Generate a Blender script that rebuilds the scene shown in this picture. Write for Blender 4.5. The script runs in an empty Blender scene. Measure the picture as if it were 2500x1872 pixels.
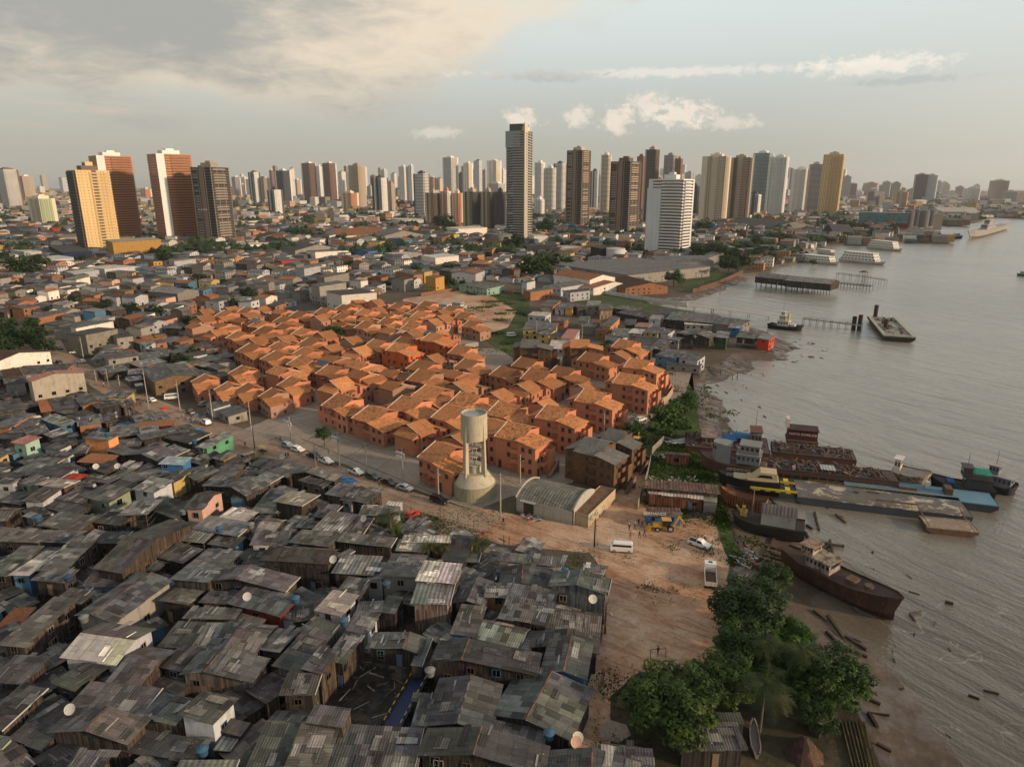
import bpy, bmesh, math, random
from math import sin, cos, tan, atan2, radians, pi, sqrt, floor
from mathutils import Vector, Matrix
R = random.Random(7)
sc = bpy.context.scene
COL = sc.collection
# ---------- camera model (photograph frame 2500 x 1872) ----------
F, CX, CY, PITCH, CAMH = 1667.0, 1250.0, 936.0, radians(16.1), 70.0
CP, SP = cos(PITCH), sin(PITCH)
def gp(x, y, z=0.0):
    """point of the place at height z seen at photo position x, y"""
    dx = (x-CX)/F; dy = -(y-CY)/F
    vy = CP+dy*SP; vz = -SP+dy*CP
    if vz > -1e-3: vz = -1e-3
    t = (z-CAMH)/vz
    return Vector((dx*t, vy*t, z))
def px(p):
    X, Y, Z = p[0], p[1], p[2]-CAMH
    zc = Y*CP-Z*SP; yc = Y*SP+Z*CP
    if zc < 1: return (-9999, -9999)
    return (CX+F*X/zc, CY-F*yc/zc)
def hgt(xb, yb, yt):
    """height of something standing at xb, yb whose top shows at yt"""
    b = gp(xb, yb); 
    a = math.atan((CY-yt)/F)-PITCH
    return CAMH+b.y*tan(a)
cam = bpy.data.cameras.new("camera"); co = bpy.data.objects.new("camera", cam); COL.objects.link(co)
cam.sensor_width = 36; cam.lens = 36*F/2500; cam.clip_start = 1; cam.clip_end = 90000
co.location = (0, 0, CAMH); co.rotation_euler = (pi/2-PITCH, 0, 0); sc.camera = co
# ---------- mesh builder ----------
class MB:
    def __init__(s): s.v=[]; s.f=[]; s.uv=[]; s.m=[]; s.c=[]; s.col=(1,1,1,1); s.mi=0
    def face(s, pts, uv=None, col=None, mi=None):
        n=len(s.v); s.v += [tuple(p) for p in pts]; s.f.append(tuple(range(n,n+len(pts))))
        if uv is None:
            a=Vector(pts[0]); b=Vector(pts[1]); d=Vector(pts[-1]); e=(b-a); L=e.length or 1; e=e/L
            w=(d-a); w=w-e*w.dot(e); w=w.normalized() if w.length>1e-6 else Vector((0,0,1))
            uv=[((Vector(p)-a).dot(e),(Vector(p)-a).dot(w)) for p in pts]
        s.uv.append(uv); s.m.append(s.mi if mi is None else mi); s.c.append(col or s.col)
    def box(s, x0,y0,z0,x1,y1,z1, M=None, col=None, mi=None, bottom=False, top=True):
        P=[Vector(p) for p in ((x0,y0,z0),(x1,y0,z0),(x1,y1,z0),(x0,y1,z0),(x0,y0,z1),(x1,y0,z1),(x1,y1,z1),(x0,y1,z1))]
        if M is not None: P=[M@p for p in P]
        q=[(0,1,5,4),(1,2,6,5),(2,3,7,6),(3,0,4,7)]
        if top: q.append((4,5,6,7))
        if bottom: q.append((3,2,1,0))
        for a in q: s.face([P[i] for i in a],col=col,mi=mi)
    def cyl(s, x,y,z0,z1,r0,r1=None,n=12,col=None,mi=None,cap=True,M=None):
        r1=r0 if r1 is None else r1
        a=[Vector((x+r0*cos(2*pi*i/n),y+r0*sin(2*pi*i/n),z0)) for i in range(n)]
        b=[Vector((x+r1*cos(2*pi*i/n),y+r1*sin(2*pi*i/n),z1)) for i in range(n)]
        if M is not None: a=[M@p for p in a]; b=[M@p for p in b]
        for i in range(n):
            j=(i+1)%n; s.face([a[i],a[j],b[j],b[i]],col=col,mi=mi)
        if cap: s.face(b,col=col,mi=mi)
    def bar(s,p,q,w=.1,h=None,col=None,mi=None):
        p=Vector(p);q=Vector(q);h=w if h is None else h
        d=(q-p); 
        if d.length<1e-5: return
        d.normalize(); up=Vector((0,0,1)) if abs(d.z)<.95 else Vector((1,0,0))
        sd=d.cross(up).normalized()*w/2; u=sd.cross(d).normalized()*h/2
        P=[p-sd-u,p+sd-u,p+sd+u,p-sd+u,q-sd-u,q+sd-u,q+sd+u,q-sd+u]
        for a in ((0,1,5,4),(1,2,6,5),(2,3,7,6),(3,0,4,7),(3,2,1,0),(4,5,6,7)): s.face([P[i] for i in a],col=col,mi=mi)
    def poly(s, pts, z0, z1, col=None, mi=None, top=True):
        n=len(pts)
        for i in range(n):
            a=pts[i];b=pts[(i+1)%n]; s.face([(a[0],a[1],z0),(b[0],b[1],z0),(b[0],b[1],z1),(a[0],a[1],z1)],col=col,mi=mi)
        if top: s.face([(p[0],p[1],z1) for p in pts],col=col,mi=mi)
    def mesh(s,name,mats,smooth=False):
        me=bpy.data.meshes.new(name); me.from_pydata(s.v,[],s.f)
        if not isinstance(mats,(list,tuple)): mats=[mats]
        for m in mats: me.materials.append(m)
        me.polygons.foreach_set('material_index',s.m)
        ul=me.uv_layers.new(name='UVMap'); flat=[c for f in s.uv for p in f for c in (p[0],p[1])]
        ul.data.foreach_set('uv',flat)
        ca=me.color_attributes.new('Col','FLOAT_COLOR','CORNER')
        fl=[]
        for f,c in zip(s.f,s.c):
            c=tuple(c)+(1,)*(4-len(c)); fl+=list(c)*len(f)
        ca.data.foreach_set('color',fl)
        if smooth: me.polygons.foreach_set('use_smooth',[True]*len(s.f))
        me.update(); return me
    def build(s,name,mats,parent=None,loc=(0,0,0),rz=0,color=None,smooth=False):
        return link(name,s.mesh(name,mats,smooth),parent,loc,rz,color)
def link(name,me,parent=None,loc=(0,0,0),rz=0,color=None):
    o=bpy.data.objects.new(name,me); COL.objects.link(o)
    if parent is not None: o.parent=parent
    o.location=loc; o.rotation_euler=(0,0,rz)
    if color: o.color=tuple(color)+(1,)*(4-len(color))
    return o
def tag(o,label=None,cat=None,group=None,kind=None):
    if label: o['label']=label
    if cat: o['category']=cat
    if group: o['group']=group
    if kind: o['kind']=kind
    return o
def thing(name,label,cat,loc=(0,0,0),rz=0,group=None):
    o=bpy.data.objects.new(name,None); COL.objects.link(o); o.location=loc; o.rotation_euler=(0,0,rz); o.empty_display_size=.5
    return tag(o,label,cat,group)
def dup(o,loc,rz=0,group=None,color=None,scale=None):
    r=o.copy(); COL.objects.link(r); r.location=loc; r.rotation_euler=(0,0,rz)
    if group: r['group']=group
    if scale: r.scale=(scale,)*3
    if color: r.color=tuple(color)+(1,)
    for ch in o.children:
        c=ch.copy(); COL.objects.link(c); c.parent=r
        if color and ch.get('paint'): c.color=tuple(color)+(1,)
        for g in ch.children:
            d=g.copy(); COL.objects.link(d); d.parent=c
    return r
def TR(x,y,z=0,a=0,s=1): return Matrix.Translation((x,y,z))@Matrix.Rotation(a,4,'Z')@Matrix.Scale(s,4)
def inpoly(x,y,P):
    c=False;n=len(P);j=n-1
    for i in range(n):
        xi,yi=P[i][0],P[i][1];xj,yj=P[j][0],P[j][1]
        if (yi>y)!=(yj>y) and x<(xj-xi)*(y-yi)/(yj-yi)+xi: c=not c
        j=i
    return c
# ---------- automatic labels: look + place ----------
LAND=[]   # (name, photo x, photo y)
AUTO=[]   # (object, look, x, y)
def auto(o,look,cat,p,group,kind=None):
    tag(o,None,cat,group,kind); x,y=px(p); AUTO.append((o,look,x,y))
ORD=['nearest','second','third','fourth','fifth','sixth','seventh','eighth','ninth','tenth','eleventh','twelfth','thirteenth','fourteenth','fifteenth','sixteenth','seventeenth','eighteenth','nineteenth','twentieth']
def label_all():
    used=set()
    by={}
    for t in AUTO: by.setdefault(t[1],[]).append(t)
    def sector(x,y,l):
        dx=x-l[1];dy=y-l[2]
        if abs(dx)>abs(dy): return 'right of' if dx>0 else 'left of'
        return 'in front of' if dy>0 else 'behind'
    for look,L in by.items():
        tab={}
        for l in LAND:
            for t in L:
                tab.setdefault((l[0],sector(t[2],t[3],l)),[]).append((math.hypot(t[2]-l[1],t[3]-l[2]),id(t[0]),t[0]))
        for k in tab: tab[k].sort(key=lambda q:(q[0],q[1]))
        rank={}
        for k,v in tab.items():
            for i,q in enumerate(v): rank.setdefault(q[1],[]).append((i*70+q[0],i,k))
        for t in L:
            c=sorted(rank[id(t[0])],key=lambda q:q[0])
            for _,i,k in c:
                if i>=len(ORD): continue
                o=ORD[i]+' one' if i==0 else ORD[i]
                s=f"{look}, {o} {k[1]} the {k[0]}"
                if len(s.split())<=16 and s not in used:
                    used.add(s); t[0]['label']=s; break
            else: t[0]['label']=look+' far from the others'

# ---------- materials ----------
class NT:
    def __init__(s,name):
        s.m=bpy.data.materials.new(name); s.m.use_nodes=True; s.t=s.m.node_tree; s.t.nodes.clear()
        s.out=s.n('ShaderNodeOutputMaterial')
    def n(s,t,**k):
        x=s.t.nodes.new(t)
        for a,b in k.items(): setattr(x,a,b)
        return x
    def L(s,a,b): s.t.links.new(a,b)
    def setin(s,sock,v):
        if hasattr(v,'is_output') or isinstance(v,bpy.types.NodeSocket): s.L(v,sock)
        else:
            if hasattr(sock.default_value,'__len__') and not hasattr(v,'__len__'): v=(v,)*len(sock.default_value)
            if hasattr(v,'__len__') and len(sock.default_value)==4 and len(v)==3: v=tuple(v)+(1,)
            sock.default_value=v
    def math(s,op,a,b=0.0,c=None,clamp=False):
        x=s.n('ShaderNodeMath',operation=op,use_clamp=clamp); s.setin(x.inputs[0],a); s.setin(x.inputs[1],b)
        if c is not None: s.setin(x.inputs[2],c)
        return x.outputs[0]
    def vm(s,op,a,b=None):
        x=s.n('ShaderNodeVectorMath',operation=op); s.setin(x.inputs[0],a)
        if b is not None: s.setin(x.inputs[1],b)
        return x.outputs[0]
    def mix(s,f,a,b,blend='MIX'):
        x=s.n('ShaderNodeMix',data_type='RGBA',blend_type=blend); s.setin(x.inputs[0],f); s.setin(x.inputs[6],a); s.setin(x.inputs[7],b); return x.outputs[2]
    def noise(s,scale,detail=3,vec=None,rough=.55,dist=0):
        x=s.n('ShaderNodeTexNoise'); x.inputs['Scale'].default_value=scale; x.inputs['Detail'].default_value=detail; x.inputs['Roughness'].default_value=rough; x.inputs['Distortion'].default_value=dist
        if vec is not None: s.L(vec,x.inputs['Vector'])
        return x.outputs['Fac']
    def white(s,vec):
        x=s.n('ShaderNodeTexWhiteNoise'); s.L(vec,x.inputs['Vector']); return x.outputs['Value']
    def ramp(s,f,pts):
        x=s.n('ShaderNodeValToRGB'); s.L(f,x.inputs[0]); e=x.color_ramp.elements
        while len(e)<len(pts): e.new(.5)
        for i,(p,c) in enumerate(pts):
            e[i].position=p; c=(c,)*3 if not hasattr(c,'__len__') else c; e[i].color=tuple(c)+(1,)*(4-len(c))
        return x.outputs[0]
    def step(s,f,a,b): 
        x=s.n('ShaderNodeMapRange',interpolation_type='SMOOTHSTEP'); s.setin(x.inputs[0],f); x.inputs[1].default_value=a; x.inputs[2].default_value=b; return x.outputs[0]
    def tc(s,k='Object'): return s.n('ShaderNodeTexCoord').outputs[k]
    def pos(s): return s.n('ShaderNodeNewGeometry').outputs['Position']
    def uv(s): return s.n('ShaderNodeUVMap').outputs[0]
    def sep(s,v): x=s.n('ShaderNodeSeparateXYZ'); s.L(v,x.inputs[0]); return x.outputs
    def comb(s,a,b,c=0.0):
        x=s.n('ShaderNodeCombineXYZ'); s.setin(x.inputs[0],a); s.setin(x.inputs[1],b); s.setin(x.inputs[2],c); return x.outputs[0]
    def oi(s): return s.n('ShaderNodeObjectInfo').outputs
    def attr(s): return s.n('ShaderNodeAttribute',attribute_name='Col').outputs['Color']
    def bump(s,h,st=.3,d=.05):
        x=s.n('ShaderNodeBump'); x.inputs['Strength'].default_value=st; x.inputs['Distance'].default_value=d; s.L(h,x.inputs['Height']); return x.outputs[0]
    def pbr(s,col,rough=.85,metal=0.0,normal=None,spec=.3,trans=0):
        b=s.n('ShaderNodeBsdfPrincipled'); s.setin(b.inputs['Base Color'],col); s.setin(b.inputs['Roughness'],rough); s.setin(b.inputs['Metallic'],metal)
        b.inputs['Specular IOR Level'].default_value=spec
        if normal is not None: s.L(normal,b.inputs['Normal'])
        s.L(b.outputs[0],s.out.inputs[0]); return s.m
def mul(t,c,f): return t.mix(1.0,c,f,'MULTIPLY')
MAT={}
def gray(t,v): 
    x=t.n('ShaderNodeCombineColor'); 
    for i in range(3): t.setin(x.inputs[i],v)
    return x.outputs[0]
def m_roof(name,stripe,period,weather):
    t=NT(name); u=t.sep(t.uv()); o=t.oi(); rnd=t.math('MULTIPLY',o['Random'],97.0)
    cu=t.math('FLOOR',t.math('DIVIDE',u[0],1.05)); co_=t.math('MULTIPLY',t.white(t.comb(cu,rnd,1.0)),.45); cv=t.math('FLOOR',t.math('ADD',t.math('ADD',t.math('DIVIDE',u[1],1.75),rnd),co_))
    w=t.white(t.comb(cu,cv,rnd)); w3=t.white(t.comb(cv,cu,t.math('ADD',rnd,5.0)))
    patch=t.sep(t.attr())[0]; al=o['Alpha']
    # per sheet tone: spread grows with the roof's patchiness (alpha)
    var=t.math('MULTIPLY_ADD',t.math('SUBTRACT',w,.45),al,1.0)
    big=t.noise(.35,4,t.pos(),.65); fine=t.noise(5.0,3,t.pos(),.7)
    st=t.noise(1.0,3,t.comb(t.math('MULTIPLY',u[0],3.3),t.math('MULTIPLY',u[1],.35),rnd),.7)
    v=t.math('MULTIPLY',var,t.math('MULTIPLY_ADD',big,1.3*weather,1-.65*weather))
    v=t.math('MULTIPLY',v,t.math('MULTIPLY_ADD',st,.9,.55)); v=t.math('MULTIPLY',v,t.math('MULTIPLY_ADD',fine,.8,.6))
    cor=t.math('SINE',t.math('MULTIPLY',u[0],2*pi/period)); v=t.math('MULTIPLY',v,t.math('MULTIPLY_ADD',cor,stripe,1.0))
    # sheet joints
    fu=t.math('FRACT',t.math('DIVIDE',u[0],1.05)); fv=t.math('FRACT',t.math('ADD',t.math('ADD',t.math('DIVIDE',u[1],1.75),rnd),co_))
    j=t.math('MAXIMUM',t.math('LESS_THAN',fv,.06),t.math('LESS_THAN',fu,.05)); v=t.math('MULTIPLY',v,t.math('MULTIPLY_ADD',j,-.33,1.0))
    sp=t.n('ShaderNodeTexVoronoi'); sp.inputs['Scale'].default_value=1.15; t.L(t.pos(),sp.inputs['Vector'])
    spk=t.math('MULTIPLY',t.math('LESS_THAN',sp.outputs['Distance'],.085),t.math('GREATER_THAN',big,.52))
    c=mul(t,o['Color'],t.attr()); c=mul(t,c,gray(t,v))
    c=t.mix(t.math('MULTIPLY',t.step(t.noise(.8,4,t.pos(),.7),.56,.72),.45),c,(.055,.036,.024))
    c=t.mix(t.math('MULTIPLY',spk,.75),c,(.45,.44,.42))
    hh=t.math('ADD',t.math('MULTIPLY',cor,.5),t.math('MULTIPLY',fine,.7))
    return t.pbr(c,.85,normal=t.bump(hh,.5,.06),spec=.25)
MAT['roof']=m_roof('fibre cement roof',.08,.36,.85)
MAT['metal']=m_roof('corrugated metal roof',.26,.72,.85)
def m_wood():
    t=NT('weathered planks'); u=t.sep(t.uv()); o=t.oi(); rnd=t.math('MULTIPLY',o['Random'],91.0)
    k=t.math('DIVIDE',u[0],.24); w=t.white(t.comb(t.math('FLOOR',k),rnd,t.math('FLOOR',t.math('DIVIDE',u[1],2.4))))
    g=t.noise(1,3,t.comb(t.math('MULTIPLY',u[0],9.0),t.math('MULTIPLY',u[1],.7),rnd),.6); big=t.noise(.5,3,t.pos())
    v=t.math('MULTIPLY',t.math('MULTIPLY_ADD',w,1.0,.45),t.math('MULTIPLY_ADD',g,1.1,.45)); v=t.math('MULTIPLY',v,t.math('MULTIPLY_ADD',big,1.3,.35))
    gap=t.math('LESS_THAN',t.math('FRACT',k),.12); v=t.math('MULTIPLY',v,t.math('MULTIPLY_ADD',gap,-.6,1.0))
    c=mul(t,mul(t,o['Color'],t.attr()),gray(t,v)); c=t.mix(t.math('MULTIPLY',t.white(t.comb(t.math('FLOOR',k),rnd,3.0)),.4),c,mul(t,c,(1.5,.95,.6)))
    return t.pbr(c,.9,normal=t.bump(v,.4,.04),spec=.15)
MAT['wood']=m_wood()
def m_plaster(name,src='obj',dirt=.55,tint=(.09,.08,.07)):
    t=NT(name); o=t.oi(); p=t.pos(); s=t.sep(p)
    col=mul(t,o['Color'],t.attr()) if src=='obj' else t.attr()
    big=t.noise(.45,5,p,.7); st=t.noise(1,4,t.comb(t.math('MULTIPLY',s[0],1.6),t.math('MULTIPLY',s[1],1.6),t.math('MULTIPLY',s[2],.22)),.65)
    f=t.math('MULTIPLY',t.step(t.math('MULTIPLY',big,st),.2,.42),dirt)
    c=mul(t,col,gray(t,t.math('MULTIPLY_ADD',t.noise(3,4,p),.35,.82))); c=t.mix(f,c,mul(t,c,(.45,.42,.38)))
    g=t.step(s[2],1.3,0.0); c=t.mix(t.math('MULTIPLY',t.math('MULTIPLY',g,st),dirt),c,tint)
    return t.pbr(c,.88,normal=t.bump(t.noise(6,3,p),.15,.02),spec=.2)
MAT['plaster']=m_plaster('stained plaster'); MAT['paint']=m_plaster('sound painted wall','obj',.3)
def m_brick():
    t=NT('bare brick'); o=t.oi(); u=t.sep(t.uv()); b=t.n('ShaderNodeTexBrick'); t.L(t.comb(u[0],u[1]),b.inputs['Vector']); b.inputs['Scale'].default_value=2.2
    b.inputs['Color1'].default_value=(.95,.95,.95,1); b.inputs['Color2'].default_value=(.62,.6,.58,1); b.inputs['Mortar'].default_value=(.6,.62,.6,1); b.inputs['Mortar Size'].default_value=.03
    n=t.noise(.6,4,t.pos(),.7); c=mul(t,mul(t,o['Color'],t.attr()),b.outputs[0]); c=mul(t,c,gray(t,t.math('MULTIPLY_ADD',n,1.1,.4)))
    return t.pbr(c,.9,normal=t.bump(b.outputs['Fac'],.2,.02),spec=.15)
MAT['brick']=m_brick()
def m_tile():
    t=NT('clay roof tiles'); o=t.oi(); u=t.sep(t.uv()); rnd=t.math('MULTIPLY',o['Random'],61.0)
    kv=t.math('DIVIDE',u[1],.42); ku=t.math('DIVIDE',u[0],.26); w=t.white(t.comb(t.math('FLOOR',ku),t.math('FLOOR',kv),rnd))
    fr=t.math('FRACT',kv); row=t.math('MULTIPLY_ADD',t.math('POWER',fr,3.0),-.42,1.08)
    rib=t.math('MULTIPLY_ADD',t.math('SINE',t.math('MULTIPLY',u[0],2*pi/.26)),.09,1.0)
    p=t.pos(); big=t.noise(.22,4,p,.6); mid=t.noise(.9,4,p,.7)
    v=t.math('MULTIPLY',t.math('MULTIPLY',row,rib),t.math('MULTIPLY_ADD',w,.42,.76)); v=t.math('MULTIPLY',v,t.math('MULTIPLY_ADD',big,.7,.66))
    c=mul(t,mul(t,o['Color'],t.attr()),gray(t,v))
    age=t.math('ADD',t.math('SUBTRACT',t.step(mid,.42,.70),1.0),t.math('MULTIPLY',o['Alpha'],1.0),clamp=True)
    c=t.mix(age,c,mul(t,c,(.34,.30,.30)))
    chip=t.math('MULTIPLY',t.math('GREATER_THAN',w,.90),t.math('MULTIPLY',o['Alpha'],.75,clamp=True)); c=t.mix(chip,c,(.05,.025,.016))
    return t.pbr(c,.85,normal=t.bump(t.math('ADD',fr,t.math('MULTIPLY',rib,2.0)),.6,.06),spec=.2)
MAT['tile']=m_tile()
def m_simple(name,rough=.6,metal=0,var=.25,sc_=2.0,spec=.4,src='obj',bump=0):
    t=NT(name); o=t.oi(); col=mul(t,o['Color'],t.attr()) if src=='obj' else t.attr(); n=t.noise(sc_,4,t.tc(),.6)
    c=mul(t,col,gray(t,t.math('MULTIPLY_ADD',n,var*2,1-var)))
    return t.pbr(c,rough,metal,t.bump(n,bump,.05) if bump else None,spec)
MAT['glass']=m_simple('window glass',.12,0,.1,.3,.8); MAT['carpaint']=m_simple('car paint',.25,0,.05,1,.6)
MAT['plain']=m_simple('painted surface',.6); MAT['dark']=m_simple('rubber and dark trim',.8,0,.2); MAT['cloth']=m_simple('cloth',.95,0,.3,3,.1)
MAT['skin']=m_simple('skin',.6,0,.1)
def m_concrete():
    t=NT('weathered concrete'); o=t.oi(); p=t.pos(); s=t.sep(p); st=t.noise(1,5,t.comb(t.math('MULTIPLY',s[0],1.8),t.math('MULTIPLY',s[1],1.8),t.math('MULTIPLY',s[2],.3)),.7)
    n=t.noise(.8,5,p,.7); f=t.noise(7,4,p,.7)
    c=mul(t,mul(t,o['Color'],t.attr()),gray(t,t.math('MULTIPLY_ADD',f,.5,.75)))
    c=t.mix(t.math('MULTIPLY',t.step(st,.5,.68),.5),c,mul(t,c,(.42,.38,.32))); c=t.mix(t.math('MULTIPLY',t.step(n,.5,.7),.35),c,mul(t,c,(1.25,1.2,1.1)))
    lines=t.math('LESS_THAN',t.math('FRACT',t.math('DIVIDE',s[2],1.22)),.03); c=t.mix(t.math('MULTIPLY',lines,.25),c,mul(t,c,(.5,.5,.5)))
    return t.pbr(c,.9,normal=t.bump(f,.2,.03),spec=.2)
MAT['concrete']=m_concrete()
def m_rust(name='rusted steel',amt=.5):
    t=NT(name); o=t.oi(); p=t.tc(); n=t.noise(.7,6,p,.75); n2=t.noise(.25,4,p,.6); s=t.sep(p)
    st=t.noise(1,4,t.comb(t.math('MULTIPLY',s[0],2.2),t.math('MULTIPLY',s[1],2.2),t.math('MULTIPLY',s[2],.4)),.7)
    col=mul(t,o['Color'],t.attr()); r=t.ramp(st,[(.25,(.022,.014,.011)),(.5,(.085,.034,.018)),(.75,(.16,.07,.035))])
    c=t.mix(t.step(t.math('ADD',t.math('MULTIPLY',n,.6),t.math('MULTIPLY',st,.4)),.62-amt*.35,.78-amt*.35),col,r)
    return t.pbr(mul(t,c,gray(t,t.math('MULTIPLY_ADD',n2,.9,.55))),.75,normal=t.bump(n,.3,.05),spec=.3)
MAT['rust']=m_rust(); MAT['hull']=m_rust('painted hull steel',.22); MAT['deck']=m_rust('worn deck paint',.3)
def m_facade():
    """solid tower walls: stained cladding"""
    t=NT('tower cladding'); o=t.oi(); p=t.pos(); s=t.sep(p); col=mul(t,o['Color'],t.attr())
    st=t.noise(1,4,t.comb(t.math('MULTIPLY',s[0],.5),t.math('MULTIPLY',s[1],.5),t.math('MULTIPLY',s[2],.035)),.65)
    c=mul(t,col,gray(t,t.math('MULTIPLY_ADD',st,.5,.75))); fl=t.math('LESS_THAN',t.math('FRACT',t.math('DIVIDE',s[2],3.0)),.1)
    c=t.mix(t.math('MULTIPLY',fl,.3),c,mul(t,c,(.6,.6,.6)))
    return t.pbr(c,.6,spec=.35)
MAT['clad']=m_facade()
def m_far():
    """distant blocks: storeys and window openings as the wall's own pattern"""
    t=NT('distant block facade'); u=t.sep(t.uv()); col=t.attr(); o=t.oi()
    fu=t.math('FRACT',t.math('DIVIDE',u[0],2.9)); fv=t.math('FRACT',t.math('DIVIDE',u[1],3.1))
    w=t.math('MULTIPLY',t.math('GREATER_THAN',fu,.42),t.math('GREATER_THAN',fv,.5)); n=t.white(t.comb(t.math('FLOOR',t.math('DIVIDE',u[0],2.9)),t.math('FLOOR',t.math('DIVIDE',u[1],3.1)),o['Random']))
    c=mul(t,col,o['Color']); c=t.mix(t.math('MULTIPLY',w,t.math('MULTIPLY_ADD',n,.35,.5)),c,(.03,.035,.04))
    b=t.math('LESS_THAN',fv,.1); c=t.mix(t.math('MULTIPLY',b,.25),c,(.03,.03,.03))
    return t.pbr(c,.6,spec=.3)
MAT['far']=m_far()
def m_leaf(name,a,b,c_):
    t=NT(name); o=t.oi(); at=t.sep(t.attr()); v=t.math('ADD',t.math('MULTIPLY',at[0],.75),t.math('MULTIPLY',o['Random'],.25))
    c=t.ramp(v,[(0,a),(.5,b),(1,c_)]); c=mul(t,c,o['Color'])
    bs=t.n('ShaderNodeBsdfPrincipled'); t.L(c,bs.inputs['Base Color']); bs.inputs['Roughness'].default_value=.55; bs.inputs['Specular IOR Level'].default_value=.25
    tr=t.n('ShaderNodeBsdfTranslucent'); t.L(mul(t,c,(1.2,1.35,.6)),tr.inputs['Color']); mx=t.n('ShaderNodeMixShader'); mx.inputs[0].default_value=.25
    t.L(bs.outputs[0],mx.inputs[1]); t.L(tr.outputs[0],mx.inputs[2]); t.L(mx.outputs[0],t.out.inputs[0]); return t.m
MAT['leaf']=m_leaf('broad leaves',(.012,.024,.006),(.035,.068,.012),(.085,.13,.026))
MAT['palm']=m_leaf('palm fronds',(.014,.024,.008),(.04,.062,.016),(.12,.12,.035))
MAT['bark']=m_simple('bark',.9,0,.4,4,.1)
# ---- ground materials, all in place coordinates ----
def m_ground(name,cols,scale=.06,wet=0,bump=.5,fine=1.3,spec=.2,tracks=False):
    t=NT(name); p=t.pos(); n=t.noise(scale,6,p,.62,.4); f=t.noise(fine,6,p,.72); g=t.noise(scale*5,5,p,.65)
    v=t.math('ADD',t.math('MULTIPLY',n,.55),t.math('MULTIPLY',g,.45)); c=t.ramp(v,cols)
    c=mul(t,c,gray(t,t.math('MULTIPLY_ADD',f,1.0,.5)))
    h=t.math('ADD',f,t.math('MULTIPLY',g,2.0))
    if tracks:
        s=t.sep(p); q=t.noise(.35,4,t.comb(t.math('ADD',t.math('MULTIPLY',s[0],.25),t.math('MULTIPLY',s[1],-.12)),t.math('ADD',t.math('MULTIPLY',s[0],1.1),t.math('MULTIPLY',s[1],1.5)),0.0),.6,.8)
        k=t.step(q,.52,.62); c=t.mix(t.math('MULTIPLY',k,.55),c,mul(t,c,(.58,.5,.45))); h=t.math('SUBTRACT',h,t.math('MULTIPLY',k,.5))
        peb=t.n('ShaderNodeTexVoronoi'); peb.inputs['Scale'].default_value=.8; t.L(p,peb.inputs['Vector']); c=t.mix(t.math('MULTIPLY',t.math('LESS_THAN',peb.outputs['Distance'],.14),.5),c,(.09,.05,.03))
    r=t.math('SUBTRACT',.92,t.math('MULTIPLY',t.step(g,.42,.6),wet)) if wet else .92
    return t.pbr(c,r,normal=t.bump(h,bump,.12),spec=spec if not wet else .5)
MAT['dirt']=m_ground('orange earth',[(.32,(.27,.125,.07)),(.44,(.38,.22,.135)),(.54,(.47,.32,.215)),(.68,(.57,.45,.345))],.045,tracks=True)
MAT['street']=m_ground('dusty street',[(.3,(.20,.135,.095)),(.5,(.31,.22,.16)),(.7,(.40,.30,.22))],.05,tracks=True)
MAT['paving']=m_ground('pale paving',[(.3,(.19,.155,.125)),(.5,(.27,.225,.185)),(.7,(.33,.285,.235))],.06,bump=.2)
MAT['swamp']=m_ground('dark tidal mud',[(.3,(.010,.008,.006)),(.5,(.022,.017,.013)),(.7,(.045,.035,.026))],.1,wet=.5)
MAT['town']=m_ground('town ground',[(.3,(.05,.05,.032)),(.45,(.085,.07,.05)),(.6,(.13,.105,.08)),(.75,(.17,.13,.1))],.03)
MAT['mud']=m_ground('wet river mud',[(.3,(.04,.029,.021)),(.5,(.085,.062,.045)),(.7,(.17,.125,.09))],.05,wet=.62,bump=.8,fine=.8)
MAT['grass']=m_ground('grass',[(.3,(.022,.034,.010)),(.5,(.045,.068,.018)),(.7,(.105,.115,.04))],.07,bump=1.0)
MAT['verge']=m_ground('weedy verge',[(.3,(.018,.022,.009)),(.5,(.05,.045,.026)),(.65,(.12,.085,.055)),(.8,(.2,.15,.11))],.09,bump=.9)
MAT['sand']=m_ground('river sand',[(.3,(.2,.13,.085)),(.5,(.3,.2,.13)),(.7,(.38,.27,.19))],.08)
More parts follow.
